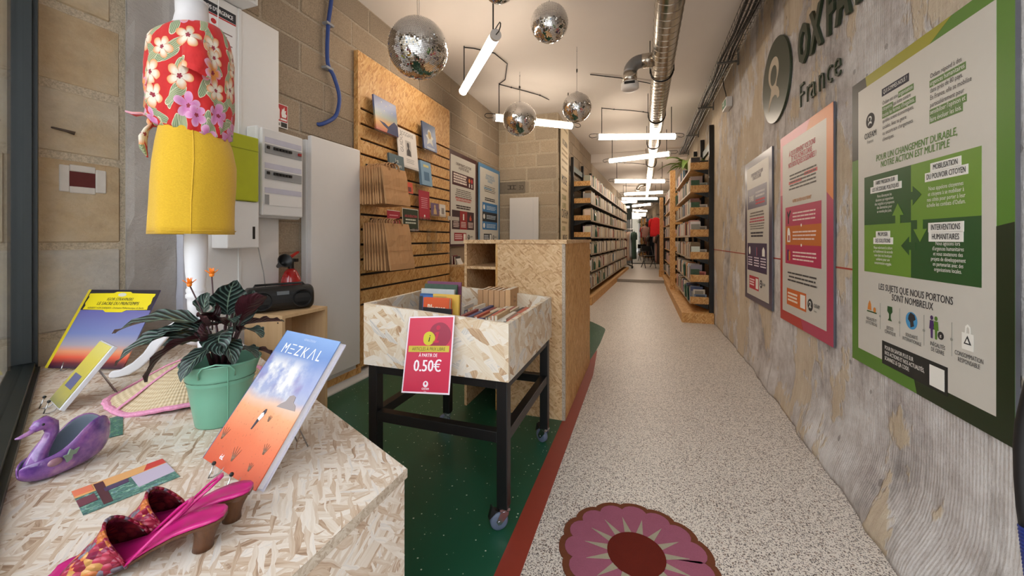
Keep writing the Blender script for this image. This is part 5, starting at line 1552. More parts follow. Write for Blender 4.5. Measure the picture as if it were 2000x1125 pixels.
for (a, b) in ((0.06, 0.22), (0.1, 0.26), (0.16, 0.24), (0.22, 0.27), (0.13, 0.19), (0.24, 0.2), (0.08, 0.15)):
    patch_poly('star', disc_poly(a, b, 0.005, 0.005, 8), yy, ink((236, 230, 210)), r)
r, w, h, yy = wall_item('art_catalogue', 'white portrait catalogue on the slat wall, between the picture books', 'book', 3.03, 3.35, 1.83, 2.2, ink((224, 218, 212)), 0.008)
text('BOGGIANI', 0.06, 0.16, 0.31, ink((120, 116, 114)), r, xs=0.75, y=yy)
text('GUIDO', 0.07, 0.085, 0.14, ink((120, 116, 114)), r, 'LEFT', xs=0.75, y=yy, vert=True)
patch('portrait', 0.125, 0.215, 0.12, 0.27, yy, ink((186, 180, 174)), r)
patch_poly('portrait_figure', [(0.135, 0.122), (0.205, 0.122), (0.2, 0.17), (0.178, 0.195), (0.186, 0.22), (0.182, 0.245), (0.165, 0.255), (0.15, 0.24), (0.15, 0.215), (0.16, 0.195), (0.14, 0.17)], yy - 0.0008, ink((66, 62, 62)), r)
lines(3, 0.12, 0.26, 0.085, 0.016, 0.005, r, ink((150, 146, 142)), yy, 'l')
r, w, h, yy = wall_item('comic_album', 'navy illustrated album on the slat wall, upper right', 'book', 3.44, 3.70, 2.085, 2.37, grad('navy_cover', [(0, (70, 92, 140)), (0.5, (50, 70, 116)), (1, (62, 82, 112))], noise=0.3), 0.016)
patch_poly('pale_figure', [(0.06, 0.05), (0.12, 0.08), (0.19, 0.05), (0.17, 0.11), (0.2, 0.14), (0.165, 0.16), (0.16, 0.2), (0.125, 0.225), (0.095, 0.2), (0.09, 0.16), (0.05, 0.15), (0.085, 0.11)], yy, ink((206, 204, 196)), r)
patch_poly('gold_face', disc_poly(0.127, 0.16, 0.03, 0.04, 16), yy - 0.0008, ink((176, 150, 104)), r)
patch('title_strip', 0.05, 0.21, 0.012, 0.03, yy, ink((190, 196, 204)), r)
r, w, h, yy = wall_item('teal_book', 'small slate teal book on the slat wall beside the paper bags', 'book', 2.86, 3.08, 1.71, 1.915, ink((84, 104, 110)), 0.02, x=-2.12)
text('Les\nBonheurs\nd\'or', 0.05, 0.11, 0.135, ink((206, 208, 198)), r, xs=0.7, y=yy, line=0.85, bold=0.01)
r, w, h, yy = wall_item('card_game', 'light blue boxed game on the slat wall under the catalogue', 'box', 3.38, 3.58, 1.70, 1.95, ink((124, 158, 184)), 0.03)
patch('picture', 0.05, 0.15, 0.05, 0.14, yy, ink((70, 110, 140)), r)
patch('title_strip', 0.05, 0.15, 0.19, 0.215, yy, ink((210, 200, 130)), r)
r, w, h, yy = wall_item('small_book', 'small orange red book on the slat wall in a clear pocket', 'book', 3.105, 3.245, 1.59, 1.695, ink((206, 74, 44)), 0.012)
patch('picture', 0.06, 0.11, 0.015, 0.06, yy, ink((110, 50, 40)), r)
r, w, h, yy = wall_item('red_leaflet', 'tall red leaflet on the slat wall below the boxed game', 'leaflet', 3.37, 3.575, 1.355, 1.65, ink((176, 28, 52)), 0.002, 2)
lines(6, 0.04, 0.165, 0.215, 0.02, 0.008, r, ink((226, 150, 160)), yy)
patch_poly('emblem', disc_poly(0.1, 0.035, 0.012, 0.012, 14), yy, KW, r)
r, w, h, yy = wall_item('red_notice', 'small red notice on the slat wall above the lower bags', 'notice', 2.86, 3.05, 1.21, 1.41, ink((176, 30, 54)), 0.002, 2, holder=False)
patch('margin', 0.0, 0.19, 0.195, 0.2, yy, KW, r)
lines(4, 0.03, 0.16, 0.15, 0.03, 0.01, r, ink((230, 150, 160)), yy)
r, w, h, yy = wall_item('green_notice', 'dark green discount notice on the slat wall', 'notice', 3.085, 3.355, 1.235, 1.445, ink((222, 216, 204)), 0.003, 2)
patch('field', 0.008, 0.262, 0.008, 0.202, yy, ink((38, 52, 28)), r)
text('-10% DE RÉDUCTION', 0.034, 0.135, 0.125, ink((210, 80, 90)), r, xs=0.66, y=yy - 0.0012, bold=0.015)
lines(2, 0.04, 0.23, 0.095, 0.03, 0.014, r, ink((200, 206, 190)), yy - 0.0008)
r, w, h, yy = wall_item('postcard', 'purple portrait card on the slat wall', 'card', 3.60, 3.77, 1.40, 1.54, ink((110, 84, 116)), 0.002, 3)
patch_poly('figure', [(0.05, 0.02), (0.12, 0.02), (0.11, 0.07), (0.095, 0.09), (0.1, 0.115), (0.08, 0.125), (0.065, 0.11), (0.07, 0.085), (0.055, 0.06)], yy, ink((206, 170, 120)), r)
r, w, h, yy = wall_item('postcard', 'white printed card at the right edge of the slat wall', 'card', 3.785, 3.92, 1.40, 1.54, ink((226, 218, 208)), 0.002, 3)
patch('motif', 0.04, 0.1, 0.03, 0.1, yy, ink((150, 140, 132)), r)
ah = thing('acrylic_holder', 'empty clear leaflet pocket at the lower right of the slat wall', 'holder', (-2.205, 3.62, 1.02), PI / 2)
obj('back', MB().box(0, 0.22, -0.004, 0, 0, 0.24), M_ACRYL, ah)
obj('front', MB().box(0, 0.22, -0.07, -0.066, 0, 0.12), M_ACRYL, ah)
obj('base', MB().box(0, 0.22, -0.066, -0.004, 0, 0.004), M_ACRYL, ah)
pt = thing('price_tag', 'clear price ticket arm sticking out by the maroon board', 'ticket', (-2.20, 3.93, 1.37), PI / 2)
obj('ticket', MB().box(0, 0.28, -0.09, -0.086, 0, 0.045), plain('frosted_ticket', (190, 182, 172), 0.4), pt)

# paper carrier bags on hooks
t = NT('kraft_paper'); f_ = t.noise(t.mapv(t.tc('Object'), (1, 30, 1)), 4, 3)
t.col(t.mix(f_, lin((176, 128, 84)), lin((206, 160, 112)))); t.set(Roughness=0.85); t.bump(t.noise(t.tc('Object'), 9, 3), 0.4, 0.01)
M_KRAFT = t.m
def bag_proto(w, h, label, group):
    r = thing('paper_bag', label, 'bag', (0, 0, 0), 0, group)
    # local: x = away from the wall, y = along the wall, z = up; hangs from z = h
    rows = []
    for i in range(9):
        z = h * i / 8
        th = 0.006 + 0.004 * math.sin(i * 1.3)
        ring = [(-th, 0.0, z), (0.0 - th * 0.2, -0.004, z), (th, 0.0, z)] + [(th + 0.003 * math.sin(k * 2.1 + i), w * k / 6, z) for k in range(1, 6)] + [(th, w, z), (0.0, w + 0.003, z), (-th, w, z)] + [(-th, w * k / 6, z) for k in range(5, 0, -1)]
        rows.append(ring)
    obj('body', MB().loft(rows), M_KRAFT, r)
    obj('fold', MB().box(0.0095, 0.0115, 0.004, w - 0.004, h * 0.40, h * 0.404), plain('kraft_fold', (150, 104, 66), 0.9), r)
    obj('handle', MB().tube([(0.004, w * 0.3, h - 0.02), (0.004, w * 0.31, h + 0.022), (0.004, w * 0.38, h + 0.036), (0.004, w * 0.5, h + 0.039), (0.004, w * 0.62, h + 0.036), (0.004, w * 0.69, h + 0.022), (0.004, w * 0.7, h - 0.02)], 0.004, 6, flat=2.5), M_KRAFT, r, smooth=True)
    return r
for (n, ybase, zt_, w, h, lab, grp) in ((10, 2.55, 1.74, 0.29, 0.31, 'brown paper bag in the upper bunch on the slat wall', 'upper bunch of paper bags'), (9, 2.60, 1.285, 0.30, 0.39, 'brown paper bag in the lower bunch on the slat wall', 'lower bunch of paper bags')):
    proto = bag_proto(w, h, lab, grp)
    hk = thing('slat_hook', 'black hook carrying the ' + ('upper' if n == 10 else 'lower') + ' bunch of paper bags', 'hook', (-2.206, ybase + w * 0.5, zt_ + 0.03))
    obj('arm', MB().tube([(0, 0, 0), (0.27, 0, 0.005), (0.285, 0, 0.02)], 0.004, 6), M_BLACK, hk)
    obj('plate', MB().box(-0.002, 0.004, -0.03, 0.03, -0.03, 0.015), M_BLACK, hk)
    for k in range(n):
        b = proto if k == 0 else copy_tree(proto)
        x = -2.165 + 0.23 * k / (n - 1) + (0.02 if k == n - 1 else 0)
        b.rotation_euler = (0, -D(1.5 + 3.0 * k / (n - 1) + (5 if k == n - 1 else 0)), D(random.uniform(-0.5, 0.5) - (5 if k == n - 1 else 0)))
        b.location = (x, ybase + random.uniform(-0.006, 0.006), zt_ - h + random.uniform(-0.004, 0.004))
        if k == n - 1:
            b['label'] = lab.replace('brown paper bag in', 'frontmost brown paper bag of')
# books on the low cabinet
for k, (rgb, lab, x, ty) in enumerate((((120, 26, 34), 'dark red book leaning on the low cabinet', -2.21, 0.0), ((40, 38, 40), 'black book leaning on the low cabinet', -2.17, 0.12), ((226, 222, 214), 'white book lying tilted on the low cabinet', -2.14, 0.5), ((150, 40, 44), 'red book at the right end of the low cabinet', -2.03, -0.1))):
    M = Matrix.Translation((x, 4.24 + 0.01 * k, 0.836)) @ Matrix.Rotation(D(90), 4, 'Z') @ Matrix.Rotation(-ty, 4, 'X')
    loose_book('book', 0.02, 0.13, (0.11, 0.1, 0.1, 0.08)[k], rgb, lab, None, M)
# ------------------------------------------------------------------ mannequin on the podium
mq = thing('mannequin', 'white dress form on a turned tripod stand', 'mannequin', (-1.612, 0.988, PZ), YAW)
def ell(cx, rx, ry, z, n=40, fx=None, cyy=0.0):
    return [((cx + rx * math.cos(2 * PI * k / n)), cyy + ry * math.sin(2 * PI * k / n), z) for k in range(n)]
U = 0.00134
def px(a, b):
    return ((a + b) / 2 - 378) * U + 0.006, (b - a) / 2 * U
# stand: pole, rings, hub and three curved legs
obj('pole', MB().lathe([(0.024, 0.20), (0.027, 0.26), (0.027, 0.275), (0.032, 0.28), (0.032, 0.292), (0.028, 0.296), (0.031, 0.302), (0.031, 0.312), (0.027, 0.318), (0.033, 0.38), (0.036, 0.46), (0.035, 0.53), (0.031, 0.60)], 28, (0.012, 0, 0)), M_WPAINT, mq, smooth=True)
obj('hub', MB().lathe([(0.012, 0.10), (0.03, 0.11), (0.036, 0.14), (0.036, 0.20), (0.03, 0.205)], 24, (0.012, 0, 0)), M_WPAINT, mq, smooth=True)
def curved_leg(az):
    prof = [(0.03, 0.215), (0.07, 0.21), (0.11, 0.185), (0.145, 0.14), (0.175, 0.09), (0.21, 0.055), (0.25, 0.03), (0.275, 0.028), (0.285, 0.016)]
    low = [(0.03, 0.165), (0.06, 0.17), (0.09, 0.15), (0.12, 0.112), (0.15, 0.066), (0.185, 0.03), (0.22, 0.008), (0.265, 0.0), (0.285, 0.002)]
    poly = prof + low[::-1]
    mb = MB().prism(poly, -0.010, 0.010)
    return mb.move(Matrix.Translation((0.012, 0, 0)) @ Matrix.Rotation(az, 4, 'Z') @ Matrix.Scale(0.92, 4))
for a in (D(196), D(316), D(76)):
    obj('leg', curved_leg(a), M_WPAINT, mq, bevel=0.005)
# form
zz = lambda z: z - PZ
body = [(1.20, *px(320, 440), 0.09), (1.26, *px(302, 456), 0.115), (1.40, *px(299, 456), 0.12), (1.52, *px(306, 446), 0.105), (1.60, *px(312, 436), 0.09), (1.72, *px(302, 440), 0.11), (1.82, *px(300, 446), 0.125), (1.88, *px(318, 442), 0.12), (1.92, *px(328, 430), 0.09), (1.95, *px(334, 414), 0.065), (1.99, *px(337, 408), 0.055), (2.04, *px(334, 406), 0.052)]
obj('torso', MB().loft([ell(c, r_, ry, zz(z)) for z, c, r_, ry in body]), plain('white_jersey', (228, 226, 228), 0.7), mq, smooth=True)
obj('neck_cap', MB().lathe([(0.05, 0), (0.052, 0.008), (0.03, 0.02), (0.024, 0.035), (0.03, 0.05), (0.024, 0.07), (0.0, 0.08)], 20, (px(334, 406)[0], 0, zz(2.04))), M_WPAINT, mq, smooth=True)

# skirt
t = NT('mustard_knit'); o_ = t.tc('Object')
f_ = t.noise(t.mapv(o_, (1, 1, 2.2)), 160, 2)
t.col(t.mix(f_, lin((206, 160, 28)), lin((232, 190, 48)))); t.set(Roughness=0.9, Sheen_Weight=0.2)
t.bump(t.val('ADD', f_, t.val('MULTIPLY', t.noise(o_, 9, 2), 3.0)), 0.25, 0.006)
sk_rows = [(1.168, *px(290, 466), 0.140), (1.20, *px(291, 465), 0.139), (1.28, *px(294, 465), 0.138), (1.36, *px(296, 469), 0.138), (1.43, *px(298, 470), 0.134), (1.50, *px(302, 461), 0.122), (1.56, *px(308, 447), 0.108), (1.60, *px(312, 440), 0.098)]
sk = thing('skirt', 'mustard yellow knitted pencil skirt on the dress form', 'skirt', (-1.612, 0.988, 1.168), YAW)
rr = []
for z, c, r_, ry in sk_rows:
    k_ = max(0, (1.45 - z) / 0.3)
    rr.append([((c + (r_ + 0.004 * k_ * math.sin(5 * a + 1)) * math.cos(a)), (ry + 0.005 * k_ * math.sin(7 * a)) * math.sin(a), z - 1.168) for a in [2 * PI * k / 56 for k in range(56)]])
so_ = obj('body', MB().loft(rr, caps=False), t.m, sk, smooth=True)
md = so_.modifiers.new('cloth', 'SOLIDIFY'); md.thickness = 0.003; md.offset = 0
seam = []
for z, c, r_, ry in sk_rows:
    a = D(-50)
    seam.append((c + (r_ + 0.002) * math.cos(a), (ry + 0.002) * math.sin(a), z - 1.168))
obj('seam', MB().tube(seam, 0.0022, 6), t.m, sk, smooth=True)
z, c, r_, ry = sk_rows[0]
obj('hem', MB().tube([(c + (r_ + 0.001) * math.cos(a), (ry + 0.001) * math.sin(a), 0.012) for a in [2 * PI * k / 56 for k in range(56)]], 0.0018, 5, closed=True), t.m, sk, smooth=True)

# blouse with printed flowers
def m_floral():
    t = NT('flower_print')
    o = t.xyz(t.tc('Object'))
    u = t.val('MULTIPLY', t.val('ARCTAN2', o[1], o[0]), 0.16)
    base_uv = t.comb(u, o[2])
    wn = t.n('ShaderNodeTexNoise'); wn.inputs['Scale'].default_value = 22; wn.inputs['Detail'].default_value = 1
    t.l(base_uv, wn.inputs['Vector'])
    ad = t.n('ShaderNodeVectorMath', operation='MULTIPLY_ADD')
    t.l(wn.outputs['Color'], ad.inputs[0]); ad.inputs[1].default_value = (0.012, 0.012, 0); t.l(base_uv, ad.inputs[2])
    uv = ad.outputs[0]
    red = lin((190, 22, 26))
    col = t.mix(t.noise(uv, 30, 2), red, lin((214, 38, 36)))
    def cell(scale, vec):
        vo = t.n('ShaderNodeTexVoronoi', voronoi_dimensions='2D'); vo.inputs['Scale'].default_value = scale
        vo.inputs['Randomness'].default_value = 0.6
        t.l(vec, vo.inputs['Vector'])
        sub = t.n('ShaderNodeVectorMath', operation='SUBTRACT')
        sc = t.n('ShaderNodeVectorMath', operation='SCALE'); sc.inputs['Scale'].default_value = 1.0
        t.l(vec, sub.inputs[0]); t.l(vo.outputs['Position'], sub.inputs[1])
        d = t.xyz(sub.outputs[0])
        rad = t.val('SQRT', t.val('ADD', t.val('MULTIPLY', d[0], d[0]), t.val('MULTIPLY', d[1], d[1])))
        ang = t.val('ARCTAN2', d[1], d[0])
        sp = t.n('ShaderNodeSeparateColor'); t.l(vo.outputs['Color'], sp.inputs[0])
        return rad, ang, sp.outputs, d
    # sage leaves: long ellipses, turned per cell
    for (sc_, off_, tone1, tone2) in ((9, 0.0, (104, 124, 92), (176, 186, 148)), (10, 5.3, (128, 140, 96), (186, 190, 156))):
        rad, ang, rnd, d = cell(sc_, t.mapv(uv, loc=(off_, off_ * 0.7, 0)))
        th = t.val('ADD', t.val('MULTIPLY', rnd[0], 2.2), 0.5)
        da = t.val('SUBTRACT', ang, th)
        lx = t.val('MULTIPLY', rad, t.val('COSINE', da)); ly = t.val('MULTIPLY', rad, t.val('SINE', da))
        w_ = t.val('ADD', t.val('POWER', t.val('MULTIPLY', lx, 1 / 0.05), 2.0), t.val('POWER', t.val('MULTIPLY', ly, 1 / 0.0165), 2.0))
        inside = t.val('LESS_THAN', w_, 1.0)
        stripe = t.val('ADD', t.val('MULTIPLY', t.val('SINE', t.val('MULTIPLY', ly, 1100.0)), 0.5), 0.5)
        lc = t.mix(stripe, lin(tone1), lin(tone2))
        lc = t.mix(t.val('GREATER_THAN', w_, 0.86), lc, lin((222, 216, 186)))
        col = t.mix(inside, col, lc)
    # five-petalled flowers
    for (sc_, off_, size, thr) in ((8.5, 2.1, 0.047, 0.3), (9.5, 8.8, 0.04, 0.55)):
        rad, ang, rnd, d = cell(sc_, t.mapv(uv, loc=(off_, off_ * 0.37, 0)))
        pet = t.val('ABSOLUTE', t.val('COSINE', t.val('ADD', t.val('MULTIPLY', ang, 2.5), t.val('MULTIPLY', rnd[0], 6.0))))
        edge = t.val('MULTIPLY', t.val('ADD', t.val('MULTIPLY', t.val('POWER', pet, 0.55), 0.62), 0.38), size)
        rel = t.val('DIVIDE', rad, edge)
        inside = t.val('MULTIPLY', t.val('LESS_THAN', rel, 1.0), t.val('GREATER_THAN', rnd[1], thr))
        petal = t.ramp(rnd[2], [(0.0, lin((236, 226, 208))), (0.4, lin((238, 228, 214))), (0.41, lin((214, 130, 186))), (0.72, lin((204, 118, 180))), (0.73, lin((234, 150, 70))), (1.0, lin((228, 140, 66)))], 'CONSTANT')
        rim = t.ramp(rnd[2], [(0.0, lin((226, 150, 84))), (0.4, lin((226, 150, 84))), (0.41, lin((226, 170, 206))), (1.0, lin((240, 190, 120)))], 'CONSTANT')
        pc = t.mix(t.ramp(rel, [(0.55, (0, 0, 0)), (1.0, (1, 1, 1))]), petal, rim)
        pc = t.mix(t.val('MULTIPLY', t.ramp(pet, [(0.0, (1, 1, 1)), (0.3, (0, 0, 0))]), 0.5), pc, lin((176, 110, 110)))
        pc = t.mix(t.val('LESS_THAN', rel, 0.2), pc, lin((150, 40, 60)))
        col = t.mix(inside, col, pc)
    t.col(col)
    t.set(Roughness=0.75, Sheen_Weight=0.15)
    t.bump(t.noise(t.mapv(t.tc('Object'), (1, 1, 0.5)), 16, 3), 0.5, 0.02)
    return t.m
M_FLORAL = m_floral()
bl = thing('blouse', 'red flowered blouse knotted at the waist on the dress form', 'blouse', (-1.612, 0.988, 1.54), YAW)
brow = [(1.545, 306, 446, 0.118), (1.555, 297, 452, 0.128), (1.58, 288, 456, 0.138), (1.63, 283, 457, 0.145), (1.70, 281, 458, 0.15), (1.78, 281, 459, 0.152), (1.84, 285, 458, 0.15), (1.875, 294, 456, 0.146), (1.905, 310, 453, 0.138), (1.93, 332, 448, 0.122), (1.95, 352, 441, 0.10), (1.965, 368, 432, 0.08)]
rr = []
for i, (z, a_, b_, ry) in enumerate(brow):
    c, r_ = px(a_, b_)
    r_ *= 1.06
    ring = []
    for k in range(64):
        a = 2 * PI * k / 64
        w_ = 0.004 * math.sin(9 * a + 2.2 * i) + 0.003 * math.sin(17 * a - 1.1 * i)
        w_ *= 1.6 if z < 1.66 else 0.5
        # the hem pulls up towards the knot at the front
        dz = 0.022 * max(0, math.cos(a)) * (-1 if z < 1.6 else 0) + 0.02 * max(0, -math.cos(a)) * (1 if z < 1.6 else 0)
        ring.append((c + (r_ + w_) * math.cos(a), (ry * 0.9 + w_) * math.sin(a), z - 1.54 + dz))
    rr.append(ring)
base = rr[6]
rr = rr[:7]
for f in (0.2, 0.4, 0.6, 0.8, 0.93, 1.0):
    ring = []
    for k in range(64):
        a = 2 * PI * k / 64
        fx, fy = -0.008 + 0.068 * math.cos(a), 0.062 * math.sin(a)
        fz = 1.918 + 0.036 * math.cos(a) - 0.008 * max(0, -math.sin(a)) - 1.54
        bx, by, bz = base[k]
        sh = math.sin(PI * f) ** 0.8
        wide = 0.5 + 0.5 * math.cos(a)
        ring.append((bx + (fx - bx) * f + 0.012 * sh * math.cos(a), by + (fy - by) * f + 0.016 * sh * math.sin(a), bz + (fz - bz) * f + (0.012 + 0.03 * wide) * sh))
    rr.append(ring)
rr_b = rr
ob = obj('body', MB().loft(rr, caps=False), M_FLORAL, bl, smooth=True)
md = ob.modifiers.new('cloth', 'SOLIDIFY'); md.thickness = 0.003; md.offset = 0
# short sleeve on the near side
sv = []
for i in range(8):
    f = i / 7
    cxs = 0.075 + 0.022 * f; zs = 0.335 - 0.13 * f; ys = -0.078 - 0.022 * f
    rx_, ry_ = 0.036 + 0.006 * math.sin(f * 3), 0.046
    sv.append([(cxs + (rx_ + 0.003 * math.sin(5 * a + i)) * math.cos(a), ys + ry_ * math.sin(a) * 0.8, zs - 0.018 * math.cos(a)) for a in [2 * PI * k / 28 for k in range(28)]])
ob = obj('sleeve', MB().loft(sv, caps=False), M_FLORAL, bl, smooth=True)
md = ob.modifiers.new('cloth', 'SOLIDIFY'); md.thickness = 0.003; md.offset = 0
cuff = [[(p_[0] + 0.003 * math.cos(2 * PI * k / 28), p_[1] + 0.003 * math.sin(2 * PI * k / 28), p_[2] + dz) for k, p_ in enumerate(sv[-1])] for dz in (-0.008, 0.012)]
obj('cuff', MB().loft(cuff, caps=False), M_FLORAL, bl, smooth=True)
# collar edge, button band and button, lying on the body
def on_body(i0, a, out=0.003):
    """a point on ring i0 of the blouse at angle a"""
    k = int(round(a / (2 * PI) * 64)) % 64
    v = Vector(rr_b[i0][k])
    c0 = sum((Vector(q_) for q_ in rr_b[i0]), Vector()) / 64
    d_ = (v - c0); d_.z = 0
    return tuple(v + d_.normalized() * out)
obj('collar', MB().tube([on_body(8, D(196), 0.004), on_body(8, D(184), 0.012), on_body(8, D(170), 0.014), on_body(9, D(158), 0.006)], [0.006, 0.014, 0.016, 0.008], 10, flat=0.6), M_FLORAL, bl, smooth=True)
obj('button_band', MB().tube([on_body(11, D(250)), on_body(10, D(236)), on_body(9, D(224)), on_body(8, D(214)), on_body(7, D(208)), on_body(6, D(204)), on_body(5, D(202)), on_body(4, D(201)), on_body(3, D(200)), on_body(2, D(199))], 0.0035, 8), M_FLORAL, bl, smooth=True)
bp = on_body(6, D(206), 0.005)
obj('button', MB().lathe([(0, 0), (0.006, 0), (0.006, 0.003), (0, 0.003)], 12).move(Matrix.Translation(bp) @ Matrix.Rotation(D(90), 4, 'X') @ Matrix.Rotation(D(-40), 4, 'Y')), plain('pearl_button', (240, 226, 180), 0.3), bl)
# knot with two tails
kx = rr_b[2][34][0]
obj('knot', MB().ball((kx - 0.004, -0.03, 0.045), 0.022, 14, 10, s=(1.1, 0.8, 0.9)), M_FLORAL, bl, smooth=True)
def tail(pts, r):
    return MB().tube([(kx + x, y, z) for x, y, z in pts], r, 10, flat=0.35)
obj('tie_end', tail([(0.0, -0.03, 0.05), (-0.03, -0.045, 0.07), (-0.055, -0.05, 0.066), (-0.08, -0.055, 0.074)], [0.015, 0.014, 0.019, 0.010]), M_FLORAL, bl, smooth=True)
obj('tie_end', tail([(0.0, -0.035, 0.04), (-0.018, -0.045, 0.012), (-0.026, -0.05, -0.022), (-0.02, -0.055, -0.06), (-0.004, -0.057, -0.09)], [0.015, 0.019, 0.031, 0.028, 0.008]), M_FLORAL, bl, smooth=True)

# ------------------------------------------------------------------ record sleeve and its wire stand
def easel(name, label, loc, rotz, w, lean, back, up=0.035, knob=True):
    """bent wire stand: two front prongs, two rests and a back strut"""
    r = thing(name, label, 'display stand', loc, rotz)
    sl_, cl_ = math.sin(D(lean)), math.cos(D(lean))
    for s in (-1, 1):
        x = s * w / 2
        f = [(x, -0.022 + 0.012, up), (x, -0.02, 0.004), (x, -0.012, 0.0025), (x, 0.0, 0.004), (x * 0.7, 0.012 + 0.3 * back * sl_, 0.006 + 0.3 * back * cl_), (x * 0.5, 0.012 + 0.75 * back * sl_, 0.006 + 0.75 * back * cl_)]
        obj('front_wire', MB().tube(f, 0.0016, 6), M_WIRE, r, smooth=True)
        if knob:
            obj('tip', MB().ball((x, -0.01, up), 0.0042, 8, 6), M_BLACKP, r)
        b = [(x * 0.5, 0.012 + 0.75 * back * sl_, 0.006 + 0.75 * back * cl_), (x * 0.6, 0.012 + 0.75 * back * sl_ + 0.05, 0.004)]
        obj('back_wire', MB().tube(b, 0.0016, 6), M_WIRE, r, smooth=True)
    top = (0.012 + 0.75 * back * sl_, 0.006 + 0.75 * back * cl_)
    obj('cross_wire', MB().tube([(-w / 4, *top), (w / 4, *top)], 0.0016, 6), M_WIRE, r, smooth=True)
    return r
Z0 = PZ + 0.001
lpr = D(16)
lp = thing('record_sleeve', 'sunset record sleeve with a yellow title panel on the podium', 'record sleeve', (-2.155, 0.814, PZ + 0.008), rot=Euler((D(-28), 0, lpr)))
obj('sleeve', MB().box(0.012, 0.312, -0.004, 0, 0, 0.315), grad('sunset_sleeve', [(0.0, (50, 34, 54)), (0.06, (106, 42, 52)), (0.13, (222, 92, 66)), (0.2, (228, 152, 112)), (0.28, (168, 160, 172)), (0.42, (122, 134, 184)), (0.7, (110, 108, 166)), (1.0, (92, 82, 122))], rough=0.25), lp)
obj('spine_band', MB().box(0.0, 0.012, -0.0045, 0, 0, 0.315), plain('sleeve_yellow', (228, 206, 48), 0.35), lp)
obj('top_band', MB().box(0.012, 0.312, -0.0048, -0.004, 0.228, 0.315), plain('sleeve_dark', (44, 40, 48), 0.35), lp)
YL = plain('label_yellow', (234, 214, 34), 0.35, var=0.03)
zt0, zt1 = 0.226, 0.302
poly = [(0.022, zt0 + 0.004), (0.025, zt0 + 0.02), (0.018, zt0 + 0.03), (0.022, zt1 - 0.02), (0.017, zt1 - 0.014), (0.017, zt1 - 0.004), (0.12, zt1 - 0.002), (0.13, zt1 + 0.004), (0.19, zt1 + 0.004), (0.2, zt1 - 0.002), (0.302, zt1 - 0.004), (0.302, zt1 - 0.014), (0.297, zt1 - 0.02), (0.301, zt0 + 0.03), (0.294, zt0 + 0.02), (0.297, zt0 + 0.004), (0.21, zt0 + 0.002), (0.195, zt0 - 0.007), (0.125, zt0 - 0.007), (0.11, zt0 + 0.002)]
obj('title_panel', MB().prism(poly, -0.0056, -0.0048), YL, lp)
text('IGOR STRAVINSKI', 0.0175, 0.16, 0.268, ink((44, 44, 30)), lp, xs=0.8, y=-0.006, bold=0.015, shear=0.1)
text('LE SACRE DU PRINTEMPS', 0.0195, 0.16, 0.249, ink((44, 44, 30)), lp, xs=0.82, y=-0.006, bold=0.015, shear=0.1)
text('HERBERT VON KARAJAN - Orchestre Philharmonique de Berlin', 0.0105, 0.16, 0.233, ink((70, 66, 40)), lp, xs=0.86, y=-0.006, bold=0.008, shear=0.1)
patch_poly('crest', disc_poly(0.16, 0.293, 0.018, 0.008, 20), -0.0057, ink((206, 206, 190)), lp)
t = NT('printed_sun'); t.col(t.mix(0.5, lin((255, 226, 120)), lin((255, 200, 90)))); t.set(Roughness=0.3)
patch_poly('printed_sun', disc_poly(0.205, 0.028, 0.006, 0.006, 14), -0.0041, t.m, lp)
easel('wire_easel', 'clear wire stand under the record sleeve', (-2.02, 0.853, Z0), lpr, 0.11, 28, 0.2, knob=False)

# film case on its stand
cr_ = D(-13)
dv = thing('film_case', 'yellow film case in a clear plastic box on a wire stand', 'film case', (-1.70, 0.647, PZ + 0.014), rot=Euler((D(-35), 0, cr_)))
obj('case', MB().box(0, 0.132, 0.002, 0.015, 0, 0.192), plain('clear_case', (214, 214, 220), 0.2), dv, bevel=0.002)
obj('cover_print', MB().box(0.004, 0.126, 0.0, 0.002, 0.004, 0.188), grad('yellow_cover', [(0, (150, 146, 96)), (0.3, (176, 166, 60)), (0.7, (206, 190, 70)), (1, (214, 204, 110))], noise=0.25), dv)
patch('print_block', 0.03, 0.1, 0.05, 0.09, -0.0, ink((90, 92, 130)), dv)
easel('wire_easel', 'small wire stand under the yellow film case', (-1.632, 0.629, Z0), cr_, 0.06, 35, 0.17)

